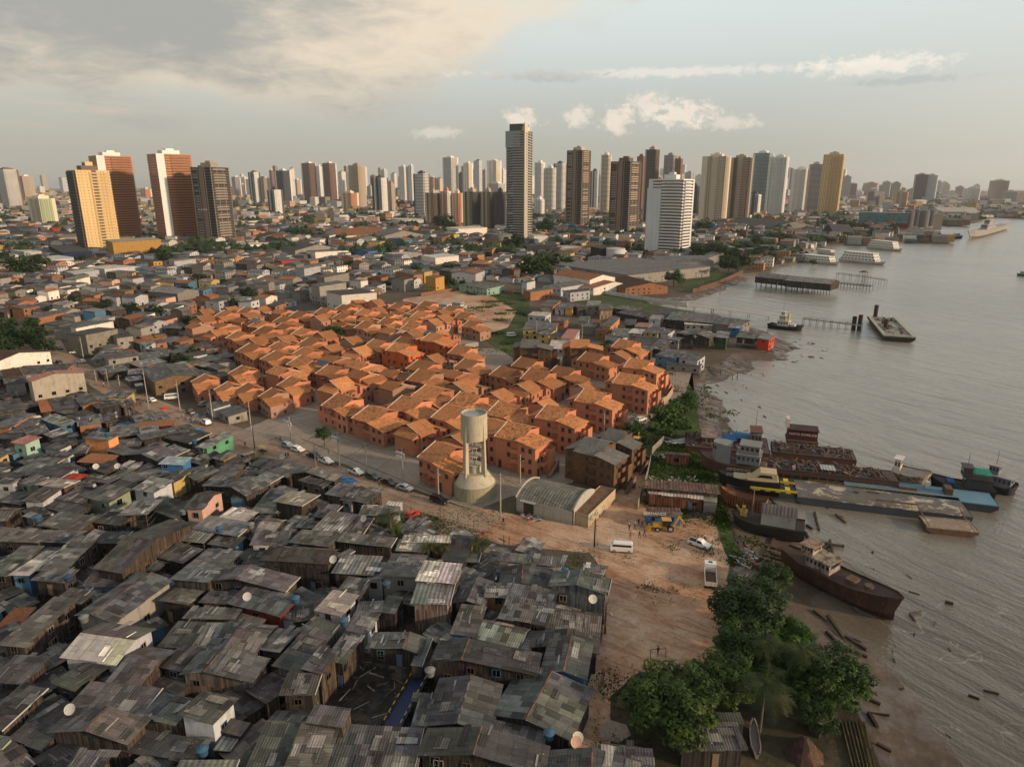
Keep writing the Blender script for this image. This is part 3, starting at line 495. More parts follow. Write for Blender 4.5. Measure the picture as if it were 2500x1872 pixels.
# ---------- stilt shacks, digitised roof by roof ----------
SHDATA = """T 0 1458
-10 425 235 455 755 50 5 f b o
500 20 750 48 965 -50 5 f b o
720 180 1150 212 1690 -182 5 x45 g c
635 580 1150 650 1480 310 5 y50 W w
475 850 740 885 1090 640 4.5 f s o
1010 865 1330 908 1715 525 4 y60 b o
1560 650 1790 720 2010 520 4.2 f d o
1800 745 2480 820 2590 590 4.5 x35 p j
690 1050 1375 1125 1560 908 4 f g o
1375 1160 1770 1245 1880 975 4.2 f g t
470 1310 1210 1425 1450 1195 5 x50 b o
1750 1155 2090 1235 2305 975 6 n b W
-250 1230 30 1265 460 910 4.5 f d o
-100 810 235 830 480 600 4.8 f d o
90 1370 400 1475 560 1330 3.5 f s o
-200 1420 0 1450 120 1360 4 f g g
560 1700 900 1720 1145 1515 5 f p o
1240 1500 1900 1615 2010 1385 3.5 f d o
1540 450 1870 475 2065 262 4 f d o
1870 478 2180 555 2350 300 4 f g o
1760 200 2250 205 2390 90 3.8 f g o
2250 240 2480 300 2610 225 3 f b o
1700 1720 2250 1720 2330 1600 4 f m o
-60 520 190 535 240 460 3 f d o
-50 300 150 310 340 125 2.5 f T o
1540 38 1815 73 2000 -62 4 f b o
1940 50 2230 65 2340 -60 4 f g o
T 500 1458
240 40 730 160 890 0 4.5 f g r
180 535 490 570 705 290 4.5 y65 b o
510 520 740 530 925 315 4.5 f g o
680 620 920 712 1320 300 5 f s S
920 705 1160 705 1330 520 6 f g o
1160 590 1370 600 1590 325 5 f g o
1360 308 1610 312 1720 158 4.5 f g w
1450 160 1690 150 1770 30 4 f g o
1085 100 1320 175 1490 0 5 f e w
850 230 1100 190 1130 60 3 f s o
745 180 850 220 950 90 3 f l w
720 930 1050 928 1150 745 5.5 f s o
980 1198 1320 1245 1435 1095 6 f b o
760 1680 1160 1680 1325 1245 5 f b o
400 1680 770 1690 1035 1120 4 y70 d o
1180 1650 2010 1700 2110 1300 4 f P o
1565 495 2060 550 2170 400 5 x68 g O
2020 635 2115 655 2215 425 4.5 f g O
1700 140 1860 140 1940 0 4 f b o
90 1480 240 1500 330 1360 3 f m o
160 1312 345 1360 440 1240 3.5 f b o
300 1640 450 1656 540 1510 3 f d o
T 1000 1458
215 628 1200 752 1275 548 6 x30 d O
1285 720 1720 792 1785 452 5 x50 g b
150 1240 790 1310 895 860 4.6 x50 P o
-10 1230 430 1265 560 1030 4.2 f g w
10 1010 185 1020 225 945 4 f s o
840 1150 1590 1390 1750 900 4.5 x45 P o
100 1535 1280 1720 1340 1450 5 x45 s O
780 1310 1300 1420 1310 1280 4.4 f P o
1290 1690 2200 1790 2290 1600 4.5 x48 P o
400 340 650 362 748 112 4.5 f P b
650 400 1090 500 1140 300 3.8 y70 L o
1100 505 1170 515 1235 330 3.5 f m o
1185 480 1825 545 1850 390 4 x52 d o
1340 315 1840 375 1868 160 4 y75 b o
1900 1560 2212 1600 2300 1480 3 f P o
T 0 1080
-160 140 0 150 70 110 4 f g y
130 270 290 330 580 195 3 f g o
385 300 610 325 760 235 4 f d w
600 345 745 360 880 320 3.5 f R r
890 245 1010 285 1185 215 4.5 f d o
740 175 1010 195 1180 130 3.5 f T o
480 130 650 140 750 100 4 f d w
1240 120 1560 185 1740 100 4 x50 g o
1550 85 1700 135 1840 75 3.8 f g o
1545 207 1785 217 1880 155 4.5 f B u
2060 148 2195 160 2340 95 3.8 f g K
2345 115 2380 120 2490 80 3.5 f l o
1150 250 1310 270 1370 215 3 f l o
890 380 1040 400 1185 345 4 f b o
1180 360 1300 395 1445 345 4 f g o
1300 442 1510 480 1680 375 5 f m w
1590 362 1690 385 1880 285 4.5 f g y
1785 318 1950 342 2180 270 4.5 f g o
1990 395 2165 420 2385 250 4 f g o
175 385 290 420 465 350 4 f g g
310 418 580 445 810 375 5 f e o
235 540 395 572 600 455 5 f b w
600 550 830 590 920 500 4 f g o
835 525 1085 580 1260 460 4.5 f P g
1080 400 1240 440 1350 400 4 f d o
480 640 760 700 870 610 3.5 f d o
-200 760 45 775 215 650 4.5 y50 m o
215 712 325 742 400 700 5 f l H
400 800 780 855 930 730 4 f b o
1180 700 1420 728 1560 572 5 f m H
925 770 1190 800 1320 680 4 f d o
1500 660 1740 740 1880 620 3.5 f d o
1805 635 1975 655 2180 495 5.5 y55 d k
935 1222 1215 1258 1885 800 6 y45 d o
1780 940 1990 965 2150 840 4.5 f m H
1920 830 2345 905 2430 785 5 f l o
2020 975 2270 1012 2400 925 4 f b b
1700 1320 2015 1390 2345 1072 5 f g o
1560 1110 1800 1175 1955 1045 4.5 f P H
1390 1220 1510 1255 1625 1165 3.5 f d o
870 985 1130 990 1295 865 4.5 f d o
850 900 990 930 1070 880 4 f l o
380 1215 625 1232 965 945 5.5 f g o
100 1285 280 1300 590 1062 5 f W b
-120 1275 95 1287 420 1040 5 f P o
-50 965 350 985 570 860 4.5 f b o
340 975 650 985 860 862 4.3 f g o
-200 930 0 960 220 860 4.5 f b o
305 1325 610 1350 770 1245 5.5 f g O
730 1390 1180 1400 1415 1290 4 f P b
20 590 250 620 370 500 3 f d o
-80 400 100 400 230 350 4.5 f g w
-100 330 150 340 260 300 3.5 f d o
790 385 900 400 1010 350 4 f g w
1090 320 1230 350 1320 290 4 f g o
T 500 1080
470 310 640 290 780 190 3.6 f d o
650 280 820 335 965 240 4 f g o
470 350 630 400 760 340 4 f l o
160 440 415 527 620 410 5 x50 g o
248 540 385 547 430 510 4 f g b
860 310 1180 350 1225 290 4 x45 g o
895 370 1120 430 1250 390 4.5 f d j
1185 345 1260 368 1335 325 4 f e o
1175 490 1330 518 1465 425 4.5 f g j
1315 552 1440 565 1580 455 4 f g c
1440 560 1590 582 1750 470 4 f b o
450 655 720 668 900 470 4 f g o
693 575 965 622 1092 498 6 f e o
440 800 580 800 700 680 3 f d o
190 725 435 778 468 680 4 f w o
470 882 680 870 820 745 4 y60 e o
720 850 860 870 1010 740 3.5 f g o
880 830 1060 840 1130 770 4 f g o
1030 715 1220 722 1350 620 4 f d o
1040 852 1330 872 1500 715 4.5 f m o
1350 870 1545 880 1650 750 4 f d o
1500 700 1680 700 1720 620 4 f l H
1755 600 1890 615 1950 590 3 f w w
408 990 760 975 880 870 4.5 f g w
835 975 1220 1013 1320 872 5 f b o
1290 955 1790 1012 1870 938 5 f b o
1860 1040 2140 1055 2190 965 4 f e o
575 1148 1210 1188 1290 1045 6 y70 D o
360 1190 560 1200 640 1095 3.5 f d o
1250 1252 1640 1278 1725 1120 5 f m o
1260 1115 1340 1120 1480 1060 4 f g o
1580 1315 1730 1320 1800 1175 4.5 f l w
1730 1290 2055 1350 2160 1115 5 f g c
40 1345 780 1450 890 1308 5 x38 g o
1290 1450 1490 1525 1615 1370 5 f g o
T 1000 1200
75 855 440 888 497 722 7.4 f w o
22 1075 385 1092 440 890 6.4 f m X
310 640 535 658 640 450 4 f d K
548 680 670 690 697 590 3 f g H
880 680 1475 732 1510 635 4 f g w
-80 500 375 508 412 430 4 f w K
850 925 1350 940 1420 760 4.5 x42 d o
840 785 930 780 970 700 4 f b b
1370 925 1925 1005 1950 855 6 x48 g B
425 1075 735 1110 830 880 4.2 x45 P o
720 1018 1250 1025 1290 930 5 f l K
865 1225 1340 1250 1450 960 5.2 f P o
1680 790 1880 820 1900 740 2.2 f l o
T 0 780
290 612 825 520 790 490 9 x45 r C
-160 460 450 322 335 285 7 x50 V Y
210 520 690 492 640 440 4 f d K
45 550 230 545 190 490 4 f V K
40 630 250 600 240 560 5 f d c
400 890 525 880 490 790 3.5 f T o
520 870 775 850 720 762 3.6 f d o
800 850 1065 790 1000 715 4 x55 g K
1060 752 1305 752 1250 702 4 f g y
950 870 1185 838 1110 785 4 f d o
1185 840 1330 830 1290 780 3.5 f b j
620 935 750 985 950 930 4 f d o
400 965 590 1040 740 1000 4.6 f L b
760 1020 1000 1005 985 940 4.6 f g K
-80 1030 70 1048 320 935 5 f g K
90 1075 210 1095 410 985 4 f g w
-100 1160 110 1170 240 1110 3.5 f d o
270 1130 480 1095 430 1040 3.5 f g o
425 1110 505 1152 660 1110 4 f l o
480 1190 690 1170 780 1110 3.5 f d o
440 1255 590 1280 690 1215 4 f d w
630 1200 705 1225 800 1185 4 f g o
720 1285 820 1310 880 1240 3.6 f g o
100 1190 230 1212 412 1158 6 f r G
810 1150 1050 1180 1170 1130 6 f g N
1080 1120 1350 1130 1340 1045 4 f g o
1160 1240 1395 1215 1370 1160 3.8 f g o
1040 1280 1210 1325 1330 1265 4 f g o
1375 1112 1545 1075 1525 1015 4.5 f l o
1350 1035 1520 985 1470 915 4 f g o
1380 1045 1720 1020 1660 985 3.8 f T o
1525 985 1740 1005 1620 925 4 f g o
1390 1180 1885 1078 1840 1015 4.5 f g o
1620 1145 1865 1205 2030 1115 4.5 f d o
1905 1225 2030 1238 2295 1122 5 f l E
1350 460 1610 405 1530 370 4 f l o
1060 400 1350 350 1290 300 5 f g c
930 350 1050 395 1160 320 4 f g c
1350 370 1670 345 1620 310 4 f g o
790 165 1120 100 1000 60 9 f d Z
1120 165 1310 150 1200 100 7 f d c
1500 600 1930 545 1800 440 6 x50 g Q
1260 600 1400 580 1360 550 3 f l j
1320 640 1400 650 1390 620 3 f w j
1290 530 1490 510 1420 480 4 f l o
1000 520 1250 480 1180 440 3.5 f g o
-100 900 270 880 200 800 4 f d j
T 1300 730
-40 150 140 165 178 138 6 f w w
190 210 310 232 360 185 5 f g K
-100 290 225 300 250 245 5.5 f g y
40 335 165 345 235 305 5 f g y
170 345 285 367 345 325 4.5 f U y
278 370 400 387 465 312 5 f r w
305 90 400 80 430 55 5 f g n
420 75 540 85 470 50 5 f g j
525 55 660 62 672 25 6 f l c
655 95 785 95 775 55 6 f b z
845 130 1095 175 1145 150 4 f d o
790 85 1030 110 1060 90 4 f g o
1130 150 1300 165 1390 110 4 f d o
1310 190 1740 225 1800 160 5 f g o
1740 225 2040 265 2110 215 5 f g c
1470 240 1750 252 1770 235 4 f w c
1905 270 2030 283 2062 253 5 f l u
1130 190 1250 198 1285 165 4.6 f l w
685 245 755 270 850 195 6 f g N
995 270 1135 285 1170 232 4.5 f r c
930 335 1070 345 1110 290 4 f w c
1068 320 1235 327 1310 285 5 f g y
1238 325 1330 335 1400 305 5 f g w
680 345 865 378 955 372 8 f d w
940 430 1170 445 1250 385 4 f d o
1150 460 1250 490 1345 430 4 f g o
970 495 1160 510 1190 455 4 f g o
1320 390 1420 415 1480 380 4 f l c
1490 355 1740 385 1790 345 6 x50 g O
1780 357 1900 372 1928 330 6 f l F
1990 360 2170 375 2210 335 5.5 f g O
2180 378 2320 392 2380 362 5.2 f l R
1180 540 1410 562 1520 515 5.5 f g b
1415 562 1610 592 1705 555 5.5 f g w
1280 630 1620 660 1700 600 3 f g c
190 690 430 705 440 670 3 f g c
190 760 380 775 410 740 3 f l c
150 470 320 480 350 410 3 f w w
480 265 600 285 650 240 4 f g c
610 300 720 320 760 280 4 f d K
760 345 930 365 960 300 4 f g c
225 80 300 100 370 60 4 f l w
65 60 200 70 280 20 5 f b K
580 230 660 245 670 205 4 f T K
440 210 540 220 560 180 4 f g c
100 120 190 125 150 90 4 f b K
900 240 1000 250 1010 210 4 f d o
1400 330 1500 345 1640 295 4 f b o
T 1570 1000
40 770 740 828 700 728 4 f q j
50 815 590 870 590 825 3.2 f w q
25 1000 370 1015 368 965 3 f q u
215 430 450 450 460 420 3 f q q
590 860 725 905 725 825 3.2 f l c
810 1640 1030 1656 1110 1560 3 f d o
T 1300 1250 2.602
925 1500 1335 1500 1305 1345 3.2 f P o
930 1345 1325 1335 1320 1270 3 f d o
380 1610 750 1640 770 1510 4 f P o
1750 1330 1840 1330 1870 1270 2.5 f l o
"""
ROOFC={'g':(.108,.109,.106),'d':(.062,.062,.061),'b':(.108,.101,.092),'l':(.18,.178,.170),'w':(.46,.43,.38),'m':(.165,.162,.154),'T':(.27,.115,.055),'P':(.092,.091,.088),'p':(.092,.091,.088),'s':(.075,.074,.070),
 'B':(.30,.38,.44),'r':(.42,.20,.16),'e':(.26,.235,.195),'W':(.44,.41,.37),'L':(.15,.148,.138),'D':(.058,.050,.044),'R':(.40,.05,.02),'q':(.12,.07,.055),'U':(.035,.05,.09),'V':(.085,.045,.032)}
ROOFW={'g':'grey','d':'dark grey','b':'brownish grey','l':'light grey','w':'whitish','m':'striped metal','T':'clay tile','P':'patchwork','p':'patchwork','s':'speckled dark','B':'bluish metal','r':'pink tile','e':'beige','W':'perforated white','L':'streaked pale','D':'dark brown','R':'red','q':'rusty metal','U':'navy blue','V':'dark red tile'}
WALLC={'o':(.047,.045,.043),'O':(.045,.043,.040),'g':(.24,.29,.2),'c':(.25,.235,.21),'W':(.40,.42,.44),'t':(.15,.13,.11),'S':(.10,.11,.13),'r':(.16,.03,.025),'w':(.42,.43,.45),'j':(.11,.10,.09),'b':(.07,.17,.27),'u':(.05,.17,.38),
 'B':(.115,.14,.155),'K':(.40,.19,.10),'X':(.15,.13,.115),'H':(.12,.1,.08),'y':(.48,.36,.13),'k':(.55,.34,.26),'C':(.42,.38,.31),'Y':(.68,.64,.57),'N':(.55,.24,.10),'n':(.50,.29,.08),'G':(.27,.42,.34),'E':(.12,.34,.19),'Z':(.36,.33,.27),'Q':(.24,.16,.10),'F':(.03,.10,.05),'R':(.45,.05,.03),'z':(.34,.26,.18),'q':(.16,.075,.05)}
WALLW={'o':'plank','O':'plank','g':'green','c':'grey rendered','W':'peeling white','t':'plank','S':'striped plank','r':'dark red','w':'white','j':'patched','b':'blue','u':'bright blue','B':'blue-grey plank','K':'brick','X':'two tone','H':'open sided','y':'yellow','k':'pink','C':'bare concrete','Y':'white','N':'orange','n':'orange','G':'mint green','E':'lime green','Z':'brick and concrete','Q':'old brick','F':'dark green','R':'red','z':'beige plank','q':'rusty'}
WOODY=set('oOtSjBXHzF')
def win_mesh(name,w,h,frame=(.3,.3,.3)):
    m=MB(); m.box(-w/2,-.05,0,w/2,0,h,col=(.02,.022,.026),mi=0); f=.07
    for b in ((-w/2-f,-.09,-f,w/2+f,0,0),(-w/2-f,-.09,h,w/2+f,0,h+f),(-w/2-f,-.09,0,-w/2,0,h),(w/2,-.09,0,w/2+f,0,h)): m.box(*b,mi=1,bottom=True)
    m.box(-.03,-.08,0,.03,0,h,mi=1)
    return m.mesh(name,[MAT['glass'],MAT['plain']])
WIN=win_mesh('window',.95,.85); WINB=win_mesh('window',1.1,1.1)
dm=MB(); dm.box(-.42,-.06,0,.42,0,1.95); dm.box(-.5,-.09,1.95,.5,0,2.03); DOOR=dm.mesh('door',MAT['plain'])
sm=MB(); sm.box(-.07,-.07,0,.07,.07,3); STILT=sm.mesh('stilt',MAT['wood'])
WINCOL=[(.06,.13,.18),(.3,.29,.27),(.09,.08,.065),(.12,.11,.1),(.07,.16,.18),(.1,.09,.08),(.08,.07,.06)]
SHK=[]     # footprints (cx,cy,r) for filling
def shack(A,B,C,h,typ,rc,wc,base=None,look=None,group='stilt shacks of the tidal settlement',fancy=True,cat='shack',nwin=None,gz=0.0):
    """A near-left, B near-right, C far-right eave corners (world xy)"""
    a=Vector((A[0],A[1]));b=Vector((B[0],B[1]));c=Vector((C[0],C[1]))
    e1=b-a;e2=c-b; cen=(a+c)/2
    if e1.length>=e2.length or cat=='building': ang=atan2(e1.y,e1.x)
    else: ang=atan2(e2.y,e2.x)-pi/2
    ux=Vector((cos(ang),sin(ang))); uy=Vector((-ux.y,ux.x))
    W=max(1.6,abs(e1.dot(ux))); D=abs(e2.dot(uy))
    if D<1.4: D=1.4
    D=min(D,38 if cat!='building' else 90);W=min(W,38 if cat!='building' else 150)
    if cat=='shack': W*=1.07;D*=1.07
    rnd=random.Random(int(cen.x*131+cen.y*977)&0xffffff); h=h+rnd.uniform(-.12,.12)
    kind=typ[0]; rf=int(typ[1:])/100 if len(typ)>1 else .5
    woody=wc in WOODY; ov=(.55 if cat=='shack' else .35) if D>3 and W>3 else .15
    hw=W/2;hd=D/2
    # roof height function
    if kind=='x': rise=.17*min(rf,1-rf)*W+.25; ridge=-hw+rf*W
    elif kind=='y': rise=.2*min(rf,1-rf)*D+.35; ridge=-hd+rf*D
    else:
        rise=min(.9,.07*D+.1); mode=kind if kind in 'nlr' else rnd.choice('ffns'); 
        if mode=='f': mode='s'
    def z(x,y):
        if kind=='x': return h+rise*(1-(ridge-x)/(ridge+hw) if x<ridge else 1-(x-ridge)/(hw-ridge))
        if kind=='y': return h+rise*(1-(ridge-y)/(ridge+hd) if y<ridge else 1-(y-ridge)/(hd-ridge))
        if mode=='s': return h+rise*y/D
        if mode=='n': return h-rise*y/D*.6
        if mode=='l': return h-rise*x/W
        return h+rise*x/W
    look=look or f"{WALLW[wc]} shack with {ROOFW[rc]} roof"
    if cat=='building' and (W>60 or D>60): ov=.6
    P=thing('house' if cat!='shack' else 'stilt_shack',None,cat,(cen.x,cen.y,gz),ang)
    auto(P,look,cat,(cen.x,cen.y,h+gz),group)
    h0=0
    # roof planes with thickness, slightly irregular
    m=MB(); th=.07; k=.9+rnd.random()*.3
    def plane(x0,y0,x1,y1,downy,col):
        # split in strips for waviness
        n=max(1,int((x1-x0 if downy else y1-y0)/2.6))
        for i in range(n):
            j0=rnd.uniform(-.05,.05) ; ex=rnd.uniform(-.12,.12)
            cc=tuple(v*(1+rnd.uniform(-.1,.1)) for v in col)
            if downy:
                xa=x0+(x1-x0)*i/n; xb=x0+(x1-x0)*(i+1)/n; ya,yb=y0+(ex if y0<=-hd+.01 else 0),y1
                q=[(xa,ya,z(xa,max(y0,min(y1,ya)))+j0),(xb,ya,z(xb,max(y0,min(y1,ya)))+j0),(xb,yb,z(xb,yb)+j0),(xa,yb,z(xa,yb)+j0)]
                uv=[(p[0]+50,p[1]+50) for p in q]
            else:
                ya=y0+(y1-y0)*i/n; yb=y0+(y1-y0)*(i+1)/n; xa,xb=x0,x1
                q=[(xa,ya,z(xa,ya)+j0),(xb,ya,z(xb,ya)+j0),(xb,yb,z(xb,yb)+j0),(xa,yb,z(xa,yb)+j0)]
                uv=[(p[1]+50,p[0]+50) for p in q]
            m.face(q,uv=uv,col=cc)
            lo=[(p[0],p[1],p[2]-th) for p in q]; dk=tuple(v*.8 for v in cc)
            for s_ in range(4):
                t_=(s_+1)%4; m.face([lo[s_],lo[t_],q[t_],q[s_]],uv=[(0,0)]*4,col=dk)
            m.face(lo[::-1],uv=[(0,0)]*4,col=(.4,.4,.4))
    one=(1,1,1)
    e=.002
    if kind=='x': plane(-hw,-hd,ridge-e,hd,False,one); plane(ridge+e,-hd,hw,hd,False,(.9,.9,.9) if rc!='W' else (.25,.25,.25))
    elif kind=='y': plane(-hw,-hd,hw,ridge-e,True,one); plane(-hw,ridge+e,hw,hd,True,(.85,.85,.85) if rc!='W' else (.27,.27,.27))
    else: plane(-hw,-hd,hw,hd,W>=D*.8,one)
    mat='tile' if rc in 'TrV' else ('metal' if rc in 'mwBlq' and rc!='l' else 'roof')
    alpha={'P':1.0,'p':1.0,'m':.7,'l':.8,'s':.6,'L':1.1,'g':.8,'b':.7,'d':.7,'T':.1,'r':.7,'V':.8}.get(rc,.4)*(.6+.8*rnd.random())
    kk=.86+.3*rnd.random()
    if rc not in 'TrVRUB' and cat!='building' and W>3 and D>3:   # loose and replaced sheets
        for i in range(rnd.randint(3,9) if cat=='shack' else rnd.randint(0,3)):
            sw,sh=rnd.choice(((.95,1.75),(.95,1.75),(1.9,1.75),(.95,3.4),(2.8,1.1),(.25,2.2))); x=rnd.uniform(-hw*1.0,hw*1.0-sw*.7);y=rnd.uniform(-hd*1.0,hd*1.0-sh*.7); a_=rnd.gauss(0,.07); kx=rnd.choice((.5,.6,.7,1.35,1.5,1.8,2.3)) if sw>.5 else 2.6; zo=.05+rnd.random()*.05
            if kind=='x' and x<ridge<x+sw: continue
            if kind=='y' and y<ridge<y+sh: continue
            q=[(x,y),(x+sw,y+sw*a_),(x+sw-sh*a_,y+sh),(x-sh*a_,y+sh)]; q=[(p[0],p[1],z(max(-hw,min(hw,p[0])),max(-hd,min(hd,p[1])))+zo) for p in q]
            m.face(q,uv=[(p[0]+70,p[1]+70) for p in q],col=(kx,kx*rnd.uniform(.96,1.0),kx*rnd.uniform(.9,1.0)))
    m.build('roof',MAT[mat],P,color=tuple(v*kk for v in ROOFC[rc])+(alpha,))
    if kind in 'xy' and fancy:   # ridge capping, rusty or clay
        rm=MB(); cc=(.105,.05,.032) if rnd.random()<.6 else (.09,.085,.08)
        if kind=='x': pa=(ridge,-hd);pb=(ridge,hd)
        else: pa=(-hw,ridge);pb=(hw,ridge)
        n=max(2,int((D if kind=='x' else W)/.7)); zz=h+rise+.05; prev=None; sx,sy=(.13,0) if kind=='x' else (0,.13)
        for i in range(n+1):
            f0=i/n; x0=pa[0]+(pb[0]-pa[0])*f0;y0=pa[1]+(pb[1]-pa[1])*f0; j=rnd.uniform(-.02,.03)
            cur=[(x0-sx,y0-sy,zz-.05+j),(x0,y0,zz+.05+j),(x0+sx,y0+sy,zz-.05+j)]
            if prev:
                c_=tuple(v*k_ for v in cc) if (k_:=rnd.uniform(.35,1.5)) else cc
                rm.face([prev[0],cur[0],cur[1],prev[1]],col=c_); rm.face([prev[1],cur[1],cur[2],prev[2]],col=c_)
            prev=cur
        rm.build('ridge_cap',MAT['plain'],P)
    # walls
    fl=base if base is not None else 0.0
    wx,wy=hw-ov,hd-ov; wm=MB(); cf=WALLC[wc]
    def wall(x0,y0,x1,y1,col):
        n=3 if (kind=='x' and abs(x1-x0)>.1) or (kind=='y' and abs(y1-y0)>.1) else 2
        if n==3:
            if kind=='x': xm,ym=max(min(ridge,wx-.05),-wx+.05),y0
            else: xm,ym=x0,max(min(ridge,wy-.05),-wy+.05)
            pts=[(x0,y0),(xm,ym),(x1,y1)]
        else: pts=[(x0,y0),(x1,y1)]
        bot=[(x0,y0,fl),(x1,y1,fl)]; top=[(p[0],p[1],z(p[0],p[1])-.1) for p in pts[::-1]]
        L=math.hypot(x1-x0,y1-y0); uv=[(0,fl),(L,fl)]+[(math.hypot(p[0]-x0,p[1]-y0),p[2]) for p in top]
        wm.face(bot+top,uv=uv,col=col)
    c4=[one]*4
    if woody: c4=[(.9,.9,.92),(1.25,1.1,.95),(1,1,1),(1,1,1)]  # sun-facing side lighter and warmer, front cooler: sunlight put into the plank colour
    if wc=='t': c4=[(.8,.9,1.0),(1.2,1.1,1),one,one]  # sun side again tinted lighter and warmer than the front
    if wc in 'wbyGgkuE' and fancy and rnd.random()<.35 and cat=='shack': pass
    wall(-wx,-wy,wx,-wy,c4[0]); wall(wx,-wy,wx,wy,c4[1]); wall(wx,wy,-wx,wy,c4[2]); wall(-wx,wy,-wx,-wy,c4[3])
    if fl>.2: wm.face([(-wx,-wy,fl),(-wx,wy,fl),(wx,wy,fl),(wx,-wy,fl)],uv=[(0,0)]*4,col=(.5,.5,.5))
    wmat='wood' if woody or wc=='q' else ('brick' if wc in 'KQZN' else 'plaster')
    if wc=='N': wmat='plaster'
    if wc=='H':
        wm=MB(); wmat='wood'
        for x in (-wx,wx):
            for y in (-wy,wy): wm.bar((x,y,0),(x,y,z(x,y)-.1),.12)
        for zz in (h*.45,h*.7):
            wm.bar((-wx,-wy,zz),(wx,-wy,zz),.08); wm.bar((wx,-wy,zz),(wx,wy,zz),.08)
    jit=1+rnd.uniform(-.18,.2)
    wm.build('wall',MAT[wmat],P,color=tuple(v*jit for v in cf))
    if fl>1 and wc!='H':
        for i in range(int(wx)+1): link('stilt',STILT,P,(-wx+.1+(2*wx-.2)*i/max(1,int(wx)),-wy+.1,fl-3),color=(.07,.055,.045))
        for i in range(1,int(wy/1.2)+1): link('stilt',STILT,P,(wx-.1,-wy+.1+(2*wy-.2)*i/max(1,int(wy/1.2)),fl-3),color=(.07,.055,.045))
    # windows and doors on the two near faces
    if wc!='H' and h>2.6:
        def put(n,L,place):
            n_=n; xs=[-L/2+L*(i+.5)/n_ for i in range(n_)]
            for i,x in enumerate(xs):
                if rnd.random()<.22: continue
                for lev in ([0] if h<4.6 else [0,1]):
                    if rnd.random()<.3: continue
                    zz=fl+(.9 if lev==0 else 3.3)
                    if h<4.6: zz=h-2.0
                    if zz+1>h-.15: zz=h-1.4
                    wo=link('window',WIN if rnd.random()<.7 else WINB,P,color=rnd.choice(WINCOL))
                    X,Y,A_=place(x+rnd.uniform(-.3,.3)); wo.location=(X,Y,zz); wo.rotation_euler=(0,0,A_)
        nw=min(14,max(1,int(W/3.4))); nd=min(14,max(1,int(D/3.6)))
        if W>2.4: put(nw,2*wx,lambda x:(x,-wy-.012,0))
        if D>2.4: put(nd,2*wy,lambda y:(wx+.012,y,pi/2))
        if fl<3 and h>3:
            if W>3 and rnd.random()<.6: d_=link('door',DOOR,P,color=rnd.choice([(.2,.14,.09),(.08,.12,.2),(.3,.28,.25),(.12,.06,.04)])); d_.location=(wx*rnd.uniform(-.6,.6),-wy-.016,fl+.02)
            elif D>3: d_=link('door',DOOR,P,color=rnd.choice([(.2,.14,.09),(.08,.12,.2),(.3,.28,.25)])); d_.location=(wx+.016,wy*rnd.uniform(-.6,.6),fl+.02); d_.rotation_euler=(0,0,pi/2)
    # white fascia boards on a few
    if fancy and rnd.random()<.16:
        fm=MB(); 
        fm.bar((hw+.03,-hd,z(hw,-hd)+.02),(hw+.03,hd,z(hw,hd)+.02),.07,.2) ; fm.build('fascia_board',MAT['plain'],P,color=(.42,.40,.36))
    SHK.append((cen.x,cen.y,W,D,ang,h)); return P
Tx=Ty=0;Ts=4.0;ROOFPOLY=[]
for ln in SHDATA.strip().split('\n'):
    q=ln.split()
    if q[0]=='T':
        Tx,Ty=float(q[1]),float(q[2]); Ts=float(q[3]) if len(q)>3 else 4.0; continue
    v=[float(x) for x in q[:6]]; h=float(q[6])
    P3=[gp(Tx+v[i]/Ts,Ty+v[i+1]/Ts,h) for i in (0,2,4)]
    rc,wc=q[8],q[9]
    solid=wc not in WOODY
    shack(P3[0],P3[1],P3[2],h,q[7],rc,wc,cat='shack' if (h<8.5 and Tx<1290) or (not solid and h<8.5) else 'house',group='stilt shacks of the tidal settlement' if Tx<1290 else 'houses near the boatyard shore', base=(2.2 if wc=='O' else (.0 if (Tx>=1290 and wc!='o') or solid else None)))
def free(x,y,r):
    for (cx,cy,W,D,a,h) in SHK:
        dx,dy=x-cx,y-cy
        if abs(dx)>30 or abs(dy)>30: continue
        lx=dx*cos(a)+dy*sin(a); ly=-dx*sin(a)+dy*cos(a)
        if abs(lx)<W/2+r and abs(ly)<D/2+r: return False
    return True
# low sheds between the big roofs
FR=random.Random(11); ZONE=[(-60,880),(60,862),(150,905),(330,1010),(480,1050),(560,1098),(700,1150),(830,1190),(960,1240),(1060,1300),(1300,1330),(1440,1400),(1440,1600),(1400,1872),(-60,1872)]
HOLE=[(740,1600),(900,1500),(1060,1560),(1010,1700),(960,1790),(800,1780),(740,1680)]
nf=0
for tries in range(5200):
    if nf>=150: break
    x=FR.uniform(-60,1440); y=862+(1872-862)*FR.random()**1.25
    if not inpoly(x,y,ZONE) or inpoly(x,y,HOLE) or inpoly(x,y,[(1035,1575),(1095,1585),(1000,1800),(925,1790)]): continue
    h=FR.uniform(2.2,3.1); p=gp(x,y,h)
    if not free(p.x,p.y,.7): continue
    W=FR.uniform(3.5,6.5);D=FR.uniform(3.2,6.5);a=radians(-30+FR.uniform(-9,9))+FR.choice((0,pi/2))
    c,s_=cos(a),sin(a); f=lambda lx,ly:(p.x+lx*c-ly*s_,p.y+lx*s_+ly*c)
    shack(f(-W/2,-D/2),f(W/2,-D/2),f(W/2,D/2),h,'f',FR.choice('gdbdlPs'),FR.choice('ooojwb'),fancy=False,base=0); nf+=1

